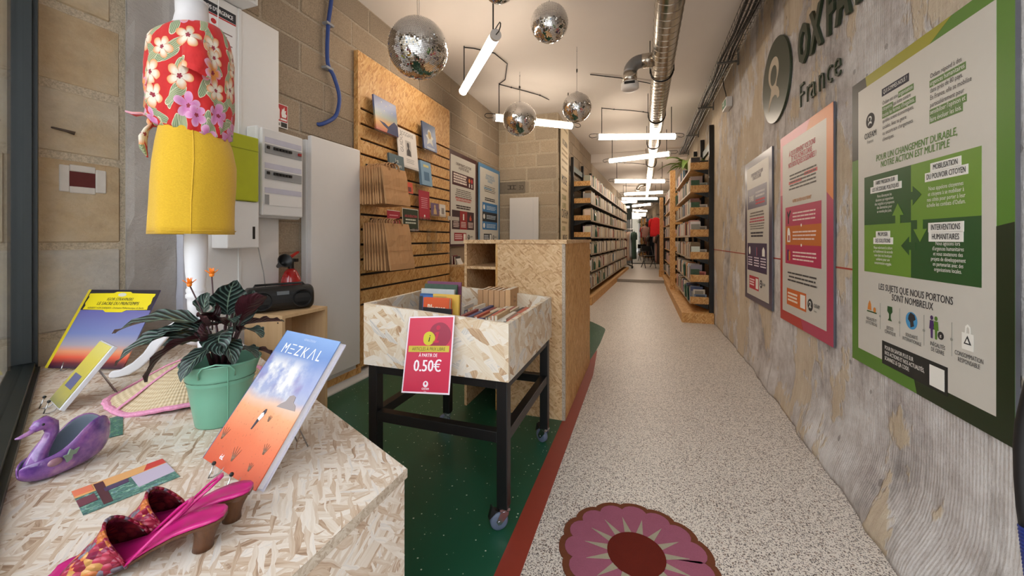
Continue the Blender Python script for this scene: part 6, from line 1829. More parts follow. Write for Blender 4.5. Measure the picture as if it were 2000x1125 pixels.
# comic album on its stand
br_ = D(-11.7)
bk = thing('comic_book', 'large blue and orange comic album leaning on a wire stand', 'book', (-0.931, 0.591, PZ + 0.01), rot=Euler((D(-37), 0, br_)))
W_, H_ = 0.222, 0.31
def m_desert():
    t = NT('desert_cover')
    gq = t.xyz(t.tc('Generated'))
    n1 = t.noise(t.tc('Generated'), 2.6, 5, 0.6)
    v = t.val('ADD', gq[2], t.val('MULTIPLY', t.val('SUBTRACT', n1, 0.5), 0.12))
    c = t.ramp(v, [(0.0, lin((196, 84, 56))), (0.22, lin((214, 112, 76))), (0.4, lin((226, 158, 116))), (0.46, lin((216, 180, 158))), (0.52, lin((158, 164, 190))), (0.62, lin((150, 158, 194))), (0.85, lin((108, 136, 186))), (1.0, lin((128, 158, 204)))])
    cloud = t.ramp(t.val('MULTIPLY', t.noise(t.mapv(t.tc('Generated'), (1, 1, 1.4), loc=(2.2, 0, 0.3)), 2.4, 5, 0.62), 1.0), [(0.44, (0, 0, 0)), (0.56, (1, 1, 1))])
    inband = t.val('MULTIPLY', t.ramp(gq[2], [(0.46, (0, 0, 0)), (0.54, (1, 1, 1)), (0.72, (1, 1, 1)), (0.82, (0, 0, 0))]), t.ramp(gq[0], [(0.55, (1, 1, 1)), (0.85, (0.1, 0.1, 0.1))]))
    c = t.mix(t.val('MULTIPLY', cloud, inband), c, lin((226, 222, 216)))
    vio = t.ramp(t.noise(t.mapv(t.tc('Generated'), loc=(7, 0, 1)), 3.5, 3), [(0.52, (0, 0, 0)), (0.66, (1, 1, 1))])
    c = t.mix(t.val('MULTIPLY', t.val('MULTIPLY', vio, 0.6), t.ramp(gq[2], [(0.5, (0, 0, 0)), (0.6, (1, 1, 1)), (0.78, (1, 1, 1)), (0.86, (0, 0, 0))])), c, lin((128, 112, 160)))
    speck = t.val('MULTIPLY', t.val('LESS_THAN', t.noise(t.tc('Generated'), 40, 2), 0.34), t.val('LESS_THAN', gq[2], 0.42))
    c = t.mix(t.val('MULTIPLY', speck, 0.5), c, lin((150, 80, 60)))
    t.col(c); t.set(Roughness=0.35)
    return t.m
obj('cover', MB().box(0, W_, 0.0, 0.0025, 0, H_), m_desert(), bk)
obj('pages', MB().box(0.004, W_ - 0.005, 0.0025, 0.0175, 0.004, H_ - 0.004), plain('white_pages', (216, 212, 216), 0.8, var=0.08, scale=200), bk)
obj('back_cover', MB().box(0, W_, 0.0175, 0.02, 0, H_), plain('back_board', (206, 204, 216), 0.4), bk)
obj('spine', MB().box(-0.0025, 0, 0.0, 0.02, 0, H_), plain('spine_blue', (104, 132, 180), 0.4), bk)
WT = ink((240, 240, 244))
tx = 0.028
for ch, x in (('M', 0.028), ('Z', 0.085), ('K', 0.112), ('L', 0.172)):
    text(ch, 0.036, x, 0.255, WT, bk, 'LEFT', xs=0.9, y=-0.0006, name='title_letter', bold=-0.012)
for z in (0.256, 0.267, 0.278):
    patch('title_letter', 0.06, 0.077, z, z + 0.002, -0.0003, WT, bk)
patch_poly('title_letter', [(0.142, 0.255), (0.1445, 0.255), (0.1535, 0.2785), (0.1625, 0.255), (0.165, 0.255), (0.1545, 0.281), (0.1525, 0.281)], -0.0003, WT, bk)
text('KEVAN STEVENS', 0.008, 0.115, 0.294, ink((196, 206, 226)), bk, xs=0.8, y=-0.0006)
patch_poly('distant_rock', [(0.138, 0.142), (0.205, 0.146), (0.198, 0.156), (0.186, 0.160), (0.183, 0.172), (0.172, 0.174), (0.162, 0.170), (0.158, 0.158), (0.146, 0.15)], -0.0003, ink((150, 138, 136)), bk)
patch_poly('walking_figure', [(0.098, 0.085), (0.102, 0.085), (0.108, 0.104), (0.112, 0.112), (0.116, 0.124), (0.113, 0.131), (0.108, 0.13), (0.102, 0.118), (0.1, 0.106)], -0.0003, ink((60, 56, 66)), bk)
patch_poly('walking_shirt', [(0.101, 0.108), (0.110, 0.105), (0.116, 0.117), (0.110, 0.123), (0.104, 0.12)], -0.0009, WT, bk)
for (x, z, s_) in ((0.02, 0.045, 1.0), (0.10, 0.02, 1.1), (0.185, 0.055, 0.8), (0.17, 0.02, 0.6), (0.14, 0.11, 0.5)):
    for a in (-0.6, -0.25, 0.1, 0.45):
        q_ = [(x - 0.002, z), (x + 0.002, z), (x + 0.026 * s_ * math.sin(a), z + 0.026 * s_ * math.cos(a))]
        patch_poly('grass_blade', q_, -0.0003, ink((138, 104, 84)), bk)
text('éd.', 0.014, 0.062, 0.014, WT, bk, xs=0.9, y=-0.0006, bold=0.02)
easel('wire_easel', 'wire stand with black tips under the comic album', (-0.81, 0.562, Z0), br_, 0.075, 37, 0.21, 0.03)

# ------------------------------------------------------------------ green pot with a calathea
pc_ = Vector((-1.095, 0.742, Z0))
pot = thing('plant_pot', 'mint green oval metal pot with small handles on the podium', 'plant pot', pc_, D(48))
M_POT = plain('mint_enamel', (112, 168, 142), 0.35, var=0.04, coat=0.2)
prof = [(0.0, 0.0), (0.056, 0.0), (0.058, 0.004), (0.069, 0.075), (0.0745, 0.112), (0.0765, 0.114), (0.0755, 0.118), (0.078, 0.126), (0.080, 0.128), (0.079, 0.132), (0.0895, 0.164), (0.092, 0.166), (0.0925, 0.170), (0.090, 0.171), (0.0875, 0.168), (0.076, 0.120), (0.07, 0.118), (0.0, 0.118)]
obj('pot_body', MB().lathe(prof, 48, sx=1.0, sy=0.9), M_POT, pot, smooth=True)
obj('soil', MB().lathe([(0.0, 0.128), (0.05, 0.130), (0.079, 0.124)], 24, sx=1.0, sy=0.9, caps=False), plain('potting_soil', (44, 32, 26), 0.95, var=0.3, scale=90), pot)
obj('handle', MB().tube([(-0.038, -0.069, 0.140), (-0.038, -0.078, 0.158), (-0.028, -0.085, 0.172), (0.0, -0.089, 0.178), (0.028, -0.085, 0.172), (0.038, -0.078, 0.158), (0.038, -0.069, 0.140)], 0.0022, 8), M_POT, pot, smooth=True)
obj('seam', MB().tube([(0.02, -0.0495, 0.006), (0.022, -0.0605, 0.08), (0.024, -0.0785, 0.164)], 0.0012, 6), M_POT, pot)

t = NT('calathea_leaf'); uvn = t.n('ShaderNodeUVMap').outputs[0]; uq = t.xyz(uvn)
au = t.val('ABSOLUTE', t.val('SUBTRACT', uq[0], 0.5))
st_ = t.val('SINE', t.val('SUBTRACT', t.val('MULTIPLY', uq[1], 46.0), t.val('MULTIPLY', au, 34.0)))
stripe = t.ramp(st_, [(0.35, (0, 0, 0)), (0.85, (1, 1, 1))])
c_ = t.mix(stripe, lin((26, 36, 33)), lin((84, 106, 96)))
c_ = t.mix(t.val('LESS_THAN', au, 0.02), c_, lin((120, 140, 120)))
bf = t.n('ShaderNodeNewGeometry').outputs['Backfacing']
c_ = t.mix(bf, c_, lin((58, 22, 28)))
t.col(c_); t.set(Roughness=0.38, Coat_Weight=0.15); t.bump(st_, 0.3, 0.003)
M_LEAF = t.m
M_STEM = plain('maroon_stem', (62, 32, 36), 0.5)
pl = thing('calathea', 'dark leaved potted plant with two orange flowers', 'plant', pc_ + Vector((0, 0, 0.13)), YAW)
def leaf_mesh(p0, p1, p2, w, roll, nu=9, nv=13, wave=0.05):
    """blade along the bezier p0-p1-p2; roll turns it about its own rib"""
    P0, P1, P2 = Vector(p0), Vector(p1), Vector(p2)
    rows, uvs = [], []
    for i in range(nv):
        v = i / (nv - 1)
        c = P0 * (1 - v) ** 2 + P1 * 2 * v * (1 - v) + P2 * v * v
        tg = ((P1 - P0) * 2 * (1 - v) + (P2 - P1) * 2 * v).normalized()
        side = tg.cross(Vector((0, 0, 1)))
        side = side.normalized() if side.length > 0.05 else Vector((1, 0, 0))
        up = side.cross(tg).normalized()
        s_ = side * math.cos(roll) + up * math.sin(roll)
        n_ = s_.cross(tg)
        half = w / 2 * (math.sin(PI * min(1, v * 0.96 + 0.02)) ** 0.75) * (1 - 0.25 * v)
        row = []
        for k in range(nu):
            u = k / (nu - 1) * 2 - 1
            cup = -abs(u) ** 1.5 * half * 0.35
            ripple = wave * w * math.sin(v * 22 + (2 if u > 0 else 0)) * abs(u) ** 2
            row.append(tuple(c + s_ * (u * half) + n_ * (-cup + ripple)))
            uvs.append(((u + 1) / 2, v))
        rows.append(row)
    me = MB().sheet(rows).mesh('leaf', True, fix=False)
    ul = me.uv_layers.new(name='UVMap')
    for lp_ in me.loops:
        ul.data[lp_.index].uv = uvs[lp_.vertex_index]
    return me
V = 0.00128
def lx(x, y, dpt=0.0):          # photo-like layout of the leaves about the pot mouth, in metres
    return ((x - 432) * V, dpt, (735 - y) * V)
LV = [  # base, control, tip, width, roll
    ((405, 628, -.02), (340, 590, -.06), (256, 636, -.07), .062, 0.25), ((400, 640, -.04), (345, 625, -.10), (300, 688, -.12), .055, 0.3),
    ((415, 650, -.05), (380, 650, -.11), (366, 716, -.13), .058, -0.4), ((402, 640, 0), (392, 595, -.01), (416, 560, -.02), .052, -1.9),
    ((438, 610, .01), (450, 560, -.01), (478, 533, -.03), .07, 3.4), ((462, 625, .02), (490, 575, .0), (534, 568, -.01), .052, 0.5),
    ((470, 645, .0), (510, 625, -.03), (545, 648, -.05), .045, 0.2), ((468, 680, .0), (500, 665, -.03), (535, 690, -.05), .04, 0.3),
    ((430, 670, -.03), (425, 680, -.09), (418, 722, -.11), .04, 0.2), ((420, 628, -.03), (436, 605, -.07), (470, 612, -.09), .05, 0.6),
    ((452, 640, -.02), (462, 640, -.08), (492, 672, -.10), .062, -0.3), ((440, 650, .03), (462, 600, .05), (474, 562, .05), .045, -2.1),
    ((425, 640, .04), (400, 610, .09), (372, 640, .12), .055, 0.4), ((450, 640, .05), (482, 636, .08), (520, 640, .10), .055, 0.3),
    ((412, 655, .0), (370, 655, -.02), (330, 668, -.04), .05, 0.5), ((432, 620, -.02), (420, 590, -.04), (452, 592, -.06), .045, -0.6),
    ((455, 690, .02), (490, 690, .05), (500, 715, .08), .045, 0.2), ((410, 690, .02), (380, 690, .06), (360, 710, .09), .045, 0.2),
    ((446, 600, .02), (470, 590, .03), (492, 596, .02), .04, 0.9), ((436, 660, -.04), (452, 640, -.08), (446, 612, -.09), .04, -1.8),
    ((420, 640, -.02), (380, 615, -.06), (345, 650, -.09), .05, 0.2), ((445, 630, -.01), (470, 600, -.05), (505, 612, -.08), .05, 0.1), ((455, 655, -.03), (490, 650, -.08), (515, 690, -.10), .05, 0.2)]
for i, (a, b, c_, w, ro) in enumerate(LV):
    p0, p1, p2 = lx(*a), lx(*b), lx(*c_)
    lf = obj('leaf', leaf_mesh(p0, p1, p2, w * 1.35, ro), M_LEAF, pl)
    obj('leaf_stalk', MB().tube([(0.25 * p0[0], 0.3 * p0[1], 0.0), (0.6 * p0[0], 0.6 * p0[1], 0.6 * p0[2]), p0], [0.004, 0.0032, 0.0024], 6), M_STEM, lf, smooth=True)
M_FLOWER = plain('orange_bract', (240, 132, 30), 0.5, var=0.12, scale=60)
for (x, y, bx) in ((376, 543, 410), (423, 522, 418)):
    top = lx(x, y, -0.02)
    base = lx(bx, 640, -0.01)
    st = obj('flower_stalk', MB().tube([base, ((base[0] + top[0]) / 2 + 0.004, -0.015, (base[2] + top[2]) / 2), top], 0.0018, 6), M_STEM, pl, smooth=True)
    fl = MB()
    for k in range(11):
        a = 2 * PI * k / 11
        ti = 0.35 if k % 2 else 0.9
        d_ = Vector((math.cos(a) * math.sin(ti), math.sin(a) * math.sin(ti), math.cos(ti)))
        sd = Vector((-math.sin(a), math.cos(a), 0))
        b_ = Vector(top); ln = 0.021
        fl.loft([[tuple(b_ + d_ * ln * f + sd * (0.0045 * s2 * (1 - f) * (0.6 + 2 * f)) + Vector((0, 0, th))) for s2, th in ((-1, 0), (0, 0.0012), (1, 0), (0, -0.0012))] for f in (0.0, 0.35, 0.7, 0.98)])
    fl.ball((top[0], top[1], top[2]), 0.006, 8, 6)
    obj('flower', fl, M_FLOWER, pl)

# ------------------------------------------------------------------ purple swan bowl
t = NT('purple_glaze'); f_ = t.noise(t.tc('Object'), 26, 4, 0.6)
t.col(t.ramp(f_, [(0.3, lin((88, 54, 120))), (0.5, lin((128, 82, 150))), (0.7, lin((164, 116, 160)))])); t.set(Roughness=0.14, Coat_Weight=0.6)
M_GLAZE = t.m
M_INNER = plain('grey_blue_glaze', (128, 138, 152), 0.4)
swn = thing('swan_bowl', 'glossy purple ceramic swan bowl on the podium', 'swan bowl', (-1.188, 0.463, Z0), D(-86))
swn.scale = (0.9, 1.0, 1.0)
# +x points to the head
def hull():
    rows = []
    st = [(-0.098, 0.004, 0.045, 0.066), (-0.092, 0.018, 0.026, 0.084), (-0.08, 0.029, 0.012, 0.096), (-0.065, 0.036, 0.004, 0.100), (-0.045, 0.041, 0.001, 0.094), (-0.025, 0.043, 0.0, 0.078), (-0.005, 0.042, 0.0, 0.060), (0.015, 0.038, 0.0, 0.050), (0.032, 0.032, 0.002, 0.048), (0.046, 0.023, 0.007, 0.046), (0.056, 0.012, 0.014, 0.042), (0.060, 0.003, 0.022, 0.036)]
    for x, hw, zb_, zt_ in st:
        row = []
        for k in range(17):
            a = PI * k / 16            # from one rim under the belly to the other
            yy_ = -math.cos(a)
            up_ = 1 - math.sin(a)
            z = zb_ + (zt_ - zb_) * (up_ ** 1.25)
            bulge = 1.0 + 0.22 * math.sin(a) * 0
            wid = hw * (0.72 + 0.28 * min(1, (1 - up_) * 1.6))
            row.append((x, yy_ * wid, z))
        rows.append(row)
    return MB().sheet(rows)
hm = hull().mesh('hull', True)
hm.materials.append(M_GLAZE); hm.materials.append(M_INNER)
ho = obj('bowl', hm, None, swn)
md = ho.modifiers.new('wall', 'SOLIDIFY'); md.thickness = 0.005; md.offset = 0; md.material_offset = 1; md.material_offset_rim = 0
md = ho.modifiers.new('smooth', 'SUBSURF'); md.levels = 1; md.render_levels = 1
nk = [(0.026, 0, 0.018), (0.032, 0, 0.034), (0.026, 0, 0.055), (0.014, 0, 0.074), (0.006, 0, 0.090), (0.008, 0, 0.106), (0.018, 0, 0.114), (0.030, 0, 0.112), (0.038, 0, 0.106)]
obj('neck', MB().tube(nk, [0.026, 0.021, 0.0145, 0.0115, 0.0115, 0.0135, 0.0145, 0.0115, 0.007], 18), M_GLAZE, swn, smooth=True)
obj('bill', MB().tube([(0.033, 0, 0.107), (0.045, 0, 0.102), (0.058, 0, 0.099), (0.064, 0, 0.100)], [0.008, 0.007, 0.0055, 0.002], 12, flat=0.55), M_GLAZE, swn, smooth=True)
for s in (-1, 1):
    obj('eye', MB().ball((0.026, s * 0.0112, 0.115), 0.0028, 8, 6), M_BLACKP, swn, smooth=True)
lfp = MB()
lfp.prism([(0.0, 0.0), (0.008, 0.004), (0.01, 0.012), (0.016, 0.012), (0.022, 0.022), (0.012, 0.02), (0.006, 0.026), (0.002, 0.016), (-0.006, 0.016), (-0.002, 0.008)], -0.002, 0.002)
lfp.move(Matrix.Translation((0.004, 0.043, 0.03)) @ Matrix.Rotation(PI, 4, 'Z'))
obj('leaf_relief', lfp, plain('sage_glaze', (118, 138, 120), 0.25), swn, smooth=False)
obj('rose_relief', MB().ball((0.02, 0.037, 0.038), 0.010, 12, 8, s=(1.3, 0.5, 0.8)), plain('rose_glaze', (150, 112, 124), 0.25), swn, smooth=True)

# ------------------------------------------------------------------ postcards
def card(label, pts, mat, extra):
    c = sum((Vector((*q_, 0)) for q_ in pts), Vector()) / 4
    r = thing('postcard', label, 'card', (c.x, c.y, Z0))
    ax = (Vector((*pts[1], 0)) - Vector((*pts[0], 0)))
    r.rotation_euler = (0, 0, math.atan2(ax.y, ax.x))
    w = ax.length; h = (Vector((*pts[3], 0)) - Vector((*pts[0], 0))).length
    obj('card', MB().box(-w / 2, w / 2, -h / 2, h / 2, 0, 0.0007), mat, r)
    for q_, (poly, rgb) in enumerate(extra):
        obj('printed_shape', MB().slab([(a * w / 2, b * h / 2) for a, b in poly], 0.0007, 0.0010 + 0.00015 * q_), ink(rgb, 0.4), r)
    return r
def m_brush(name, stops, sc=(4, 10, 1)):
    t = NT(name)
    f = t.noise(t.mapv(t.tc('Generated'), sc), 1.6, 4, 0.6)
    t.col(t.ramp(f, [(p_, lin(c_)) for p_, c_ in stops], 'CONSTANT')); t.set(Roughness=0.35)
    return t.m
card('postcard of a painted riverside in green, red and violet by the sandals', [(-0.96, 0.40), (-0.924, 0.532), (-1.025, 0.575), (-1.066, 0.446)], m_brush('riverside_paint', [(0, (60, 90, 96)), (0.4, (96, 140, 130)), (0.48, (60, 110, 100)), (0.55, (150, 190, 170)), (0.62, (84, 120, 150))]),
     [([(-1, 0.35), (1, 0.5), (1, 1), (-1, 1)], (228, 170, 110)), ([(0.45, 0.5), (1, 0.55), (1, 1), (0.62, 1)], (206, 64, 60)), ([(0.15, -0.6), (1, -0.45), (1, 0.5), (0.15, 0.4)], (196, 184, 206)), ([(-0.6, -0.85), (-0.42, -0.85), (-0.38, 0.9), (-0.58, 0.9)], (88, 52, 58)), ([(-0.45, 0.0), (0.05, 0.1), (0.08, 0.4), (-0.45, 0.3)], (84, 66, 100)), ([(-1, -0.4), (-0.65, -0.35), (-0.65, 0.2), (-1, 0.15)], (120, 70, 80)), ([(-1, 0.5), (-0.62, 0.5), (-0.62, 0.95), (-1, 0.95)], (232, 130, 96))])
card('postcard of green and blue water behind the swan bowl', [(-1.276, 0.569), (-1.259, 0.606), (-1.426, 0.677), (-1.443, 0.64)][:1] + [(-1.255, 0.612), (-1.395, 0.672), (-1.416, 0.629)], m_brush('water_paint', [(0, (40, 96, 88)), (0.42, (60, 130, 104)), (0.5, (44, 84, 110)), (0.57, (110, 170, 120)), (0.64, (50, 70, 96))]), [])

# ------------------------------------------------------------------ sandals
M_PINK = plain('magenta_leather', (196, 34, 120), 0.3, var=0.06, coat=0.15)
t = NT('woven_raffia'); o_ = t.tc('Object')
vo = t.n('ShaderNodeTexVoronoi'); vo.inputs['Scale'].default_value = 110
t.l(t.mapv(o_, (0.7, 1.3, 1.0), (0, 0, 0.7)), vo.inputs['Vector'])
sp = t.n('ShaderNodeSeparateColor'); t.l(vo.outputs['Color'], sp.inputs[0])
t.col(t.ramp(sp.outputs[0], [(0.0, lin((150, 34, 60))), (0.3, lin((176, 52, 76))), (0.5, lin((202, 116, 60))), (0.62, lin((120, 110, 124))), (0.76, lin((206, 150, 84))), (0.86, lin((132, 28, 66)))], 'CONSTANT'))
t.set(Roughness=0.35); t.bump(t.val('SUBTRACT', 1.0, vo.outputs['Distance']), 0.8, 0.012)
M_WEAVE = t.m
t = NT('vamp_lining'); vo = t.n('ShaderNodeTexVoronoi'); vo.inputs['Scale'].default_value = 75; t.l(t.tc('Object'), vo.inputs['Vector'])
t.col(t.ramp(vo.outputs['Distance'], [(0.0, lin((110, 30, 34))), (0.7, lin((62, 16, 20)))])); t.set(Roughness=0.25); t.bump(vo.outputs['Distance'], 0.6, 0.006)
M_LINING = t.m
def sandal(label, loc, rz):
    r = thing('sandal', label, 'sandal', loc, rz, 'pair of magenta sandals')
    # x from toe (0) to heel (0.24); y half width; z height of the footbed
    st = [(0.0, 0.014, 0.006), (0.008, 0.026, 0.006), (0.025, 0.035, 0.007), (0.05, 0.039, 0.008), (0.08, 0.038, 0.010), (0.11, 0.031, 0.018), (0.14, 0.025, 0.032), (0.17, 0.025, 0.045), (0.195, 0.027, 0.052), (0.215, 0.026, 0.055), (0.23, 0.020, 0.056), (0.238, 0.010, 0.056)]
    bed, sole = [], []
    for x, hw, z in st:
        prof_ = [(-1, 0.0), (-0.92, 0.004), (-0.5, 0.0025), (0, 0.0015), (0.5, 0.0025), (0.92, 0.004), (1, 0.0), (0.9, -0.003), (0, -0.003), (-0.9, -0.003)]
        bed.append([(x, hw * a, z + b) for a, b in prof_])
        sole.append([(x, hw * 0.97 * a, z - 0.003 + b) for a, b in [(-1, 0), (1, 0), (0.94, -0.005), (-0.94, -0.005)]])
    obj('footbed', MB().loft(bed), M_PINK, r, smooth=True)
    obj('sole', MB().loft(sole), M_WALNUT, r, smooth=False)
    hl = [[(0.212 + 0.021 * math.cos(a) * k_ + dx, 0.020 * math.sin(a) * k_, z) for a in [2 * PI * q_ / 20 for q_ in range(20)]] for z, k_, dx in ((0.0, 0.74, -0.008), (0.012, 0.70, -0.007), (0.026, 0.78, -0.004), (0.04, 1.0, -0.002), (0.05, 1.2, 0.0))]
    obj('heel', MB().loft(hl), M_WALNUT, r, smooth=True)
    # woven vamp: an arched band over the forefoot
    rows = []
    for i in range(9):
        f = i / 8
        x = 0.03 + 0.085 * f
        hw = 0.037 + 0.002 * math.sin(f * 3) - 0.004 * f
        ht = 0.016 + 0.046 * f ** 0.9
        zb_ = 0.006 + 0.008 * f
        rows.append([(x - 0.045 * math.sin(PI * k / 14) * f ** 1.5 - 0.004 * math.sin(PI * k / 14) * (1 - f), -hw * math.cos(PI * k / 14) * 1.04, zb_ + ht * math.sin(PI * k / 14) ** 0.8 + 0.0012 * math.sin(7 * k + 5 * i)) for k in range(15)])
    me = MB().sheet(rows).mesh('vamp', True)
    me.materials.append(M_WEAVE); me.materials.append(M_LINING)
    if sum(p_.normal.z for p_ in me.polygons) < 0:
        me.flip_normals()
    o = obj('vamp', me, None, r)
    md = o.modifiers.new('thick', 'SOLIDIFY'); md.thickness = 0.003; md.offset = -1; md.material_offset = 1
    edge = [rows[-1][k] for k in range(15)]
    obj('vamp_edge', MB().tube(edge, 0.0026, 6), M_WEAVE, r, smooth=True)
    # slingback strap
    strap = [(0.112, -0.031, 0.018), (0.135, -0.03, 0.040), (0.158, -0.026, 0.062), (0.178, -0.018, 0.078), (0.186, 0.0, 0.083), (0.178, 0.018, 0.078), (0.158, 0.026, 0.062), (0.135, 0.03, 0.040), (0.112, 0.031, 0.018)]
    obj('ankle_strap', MB().tube(strap, 0.0062, 8, flat=0.45), M_PINK, r, smooth=True)
    return r
sandal('magenta heeled sandal with woven front, nearer the podium edge', (-0.825, 0.317, Z0), D(36)).scale = (0.92, 0.92, 0.92)
sandal('magenta heeled sandal with woven front, beside the postcard', (-0.851, 0.385, Z0), D(33)).scale = (0.92, 0.92, 0.92)

# ------------------------------------------------------------------ straw hat with pink trim
hc = Vector((-1.42, 0.875, Z0))
t = NT('straw_weave'); o_ = t.tc('Object'); q_ = t.xyz(o_)
rad = t.val('SQRT', t.val('ADD', t.val('MULTIPLY', q_[0], q_[0]), t.val('MULTIPLY', q_[1], q_[1])))
ang = t.val('ARCTAN2', q_[1], q_[0])
sA = t.val('SINE', t.val('MULTIPLY', ang, 120.0)); sB = t.val('SINE', t.val('MULTIPLY', rad, 520.0))
t.col(t.mix(t.val('ADD', t.val('MULTIPLY', t.val('ADD', sA, sB), 0.22), 0.5), lin((190, 164, 124)), lin((228, 212, 180)))); t.set(Roughness=0.7); t.bump(t.val('ADD', sA, sB), 0.4, 0.003)
hat = thing('straw_hat', 'straw sun hat with pink trim lying behind the pot', 'hat', hc, rot=Euler((D(0), D(0), D(10))))
hp = [(0.205, 0.006), (0.19, 0.016), (0.16, 0.032), (0.12, 0.056), (0.08, 0.078), (0.04, 0.094), (0.0, 0.10)]
n_ = 48
rr = [[(r_ * math.cos(a) * (1 + 0.02 * math.sin(3 * a)), r_ * math.sin(a), z + (0.006 * math.sin(5 * a) if r_ > 0.15 else 0)) for a in [2 * PI * k / n_ for k in range(n_)]] for r_, z in hp]
o = obj('crown', MB().loft(rr, caps=False), t.m, hat, smooth=True)
md = o.modifiers.new('thick', 'SOLIDIFY'); md.thickness = 0.003; md.offset = -1
M_PTRIM = plain('pink_fringe', (222, 150, 182), 0.9, var=0.25, scale=200)
obj('fringe', MB().tube([(r2 * math.cos(a) * (1 + 0.02 * math.sin(3 * a)), r2 * math.sin(a), 0.009 + 0.006 * math.sin(5 * a)) for a, r2 in [(2 * PI * k / 96, 0.203 + 0.004 * random.uniform(-1, 1)) for k in range(96)]], [0.009 + 0.002 * random.random() for k in range(96)], 8, closed=True, flat=0.7), M_PTRIM, hat)
for k in range(6):
    a = 2 * PI * k / 6 + 0.35
    obj('rib_trim', MB().tube([(r_ * math.cos(a), r_ * math.sin(a), z + 0.003) for r_, z in hp[:-1]], 0.0045, 6, flat=0.6), M_PTRIM, hat)

# ------------------------------------------------------------------ flower rug
def m_pile(name, rgb, var=0.16):
    t = NT(name); f = t.noise(t.pos(), 420, 2, 0.8); g2 = t.noise(t.pos(), 22, 3)
    c = lin(rgb)
    t.col(t.mix(t.val('ADD', t.val('MULTIPLY', f, 0.7), t.val('MULTIPLY', g2, 0.3)), tuple(v * (1 - 2 * var) for v in c), tuple(min(1, v * (1 + 2 * var)) for v in c)))
    t.set(Roughness=0.95, Specular_IOR_Level=0.1); t.bump(f, 0.5, 0.004)
    return t.m
rug = thing('flower_rug', 'round flower-shaped rug with pink petals and a brown centre', 'rug', (-0.022, 1.462, 0.0002), D(9))
NP = 15
def scallop(R, depth, n=NP, m_=180, ph=0.0):
    return [((R - depth + depth * abs(math.sin(n * a / 2 + ph)) ** 0.6 + 0.0) * math.cos(a), (R - depth + depth * abs(math.sin(n * a / 2 + ph)) ** 0.6) * math.sin(a)) for a in [2 * PI * k / m_ for k in range(m_)]]
obj('border', MB().slab(scallop(0.278, 0.014), 0, 0.006), m_pile('brown_pile', (116, 68, 46)), rug)
for k in range(NP):
    a = 2 * PI * (k + 0.5) / NP
    pts = []
    for q_ in range(9):
        b = -PI / 2 + PI * q_ / 8
        rr_ = 0.212 + 0.044 * math.cos(b); tt = 0.0505 * math.sin(b)
        pts.append((rr_, tt))
    pts = [(0.07, -0.012)] + pts + [(0.07, 0.012)]
    ca_, sa_ = math.cos(a), math.sin(a)
    obj('petal', MB().slab([(x * ca_ - y * sa_, x * sa_ + y * ca_) for x, y in pts], 0.006, 0.0085 + 0.0002 * (k % 2)), m_pile('pink_pile', (160, 94, 114)) if k == 0 else bpy.data.materials['pink_pile'], rug)
for k in range(NP):
    a = 2 * PI * k / NP + 0.05
    ca_, sa_ = math.cos(a), math.sin(a)
    obj('ray', MB().slab([(x * ca_ - y * sa_, x * sa_ + y * ca_) for x, y in ((0.075, -0.017), (0.185, 0.0), (0.075, 0.017))], 0.0086, 0.0098), m_pile('sage_pile', (168, 160, 138)) if k == 0 else bpy.data.materials['sage_pile'], rug)
obj('centre', MB().slab([(0.102 * math.cos(a), 0.102 * math.sin(a)) for a in [2 * PI * k / 48 for k in range(48)]], 0.0086, 0.011), m_pile('oxblood_pile', (104, 38, 28)), rug)

# ------------------------------------------------------------------ trailing plant on the right bookcase
t = NT('fern_leaf'); t.col(t.mix(t.noise(t.tc('Object'), 20, 2), lin((84, 116, 50)), lin((146, 176, 84)))); t.set(Roughness=0.45)
M_FERN = t.m
tp = thing('potted_fern', 'green leafy plant on top of the right bookcase', 'plant', (0.70, 6.72, 2.142))
obj('pot', MB().lathe([(0.05, 0), (0.065, 0.1), (0.06, 0.1), (0.05, 0.09)], 18), plain('dark_pot', (52, 48, 46), 0.6), tp, smooth=True)
random.seed(4)
for k in range(16):
    a = 2 * PI * k / 16 + random.uniform(-0.2, 0.2)
    ln = random.uniform(0.24, 0.44)
    out_, up_ = (0.5, 0.32) if k % 3 else (0.25, 0.5)
    dr_ = random.uniform(-0.25, 0.08)
    p0 = (0, 0, 0.09); p1 = (math.cos(a) * ln * 0.5, math.sin(a) * ln * 0.7, 0.09 + up_ * ln + 0.1); p2 = (math.cos(a) * ln - 0.06, math.sin(a) * ln, 0.12 + dr_ + up_ * 0.2)
    obj('leaf', leaf_mesh(p0, p1, p2, 0.13 if k % 3 == 0 else 0.07, random.uniform(-0.4, 0.4), 5, 9), M_FERN, tp)

# ------------------------------------------------------------------ hose at the door edge
hs = thing('door_hose', 'black rubber hose with a blue ribbed end at the right edge', 'hose', (0.86, 1.26, 0.4))
pts = [(0, -0.04, 0.60), (0, -0.03, 0.42), (0, -0.005, 0.31), (0, 0.0, 0.25), (0, -0.002, 0.18), (0, -0.008, 0.11), (0, -0.015, 0.07)]
obj('rubber_tube', MB().tube(pts, 0.016, 14), plain('black_rubber', (20, 18, 18), 0.6), hs, smooth=True)
rb_ = MB()
for k in range(14):
    z = 0.07 - 0.008 * k
    rb_.lathe([(0.015, z - 0.004), (0.019, z - 0.002), (0.019, z + 0.001), (0.015, z + 0.003)], 14, (0, -0.017 - 0.0012 * k, 0))
obj('blue_end', rb_, plain('blue_rib', (40, 56, 130), 0.45), hs)
obj('wall_clip', MB().box(-0.01, 0.07, -0.06, -0.02, 0.56, 0.60), M_BLACK, hs)

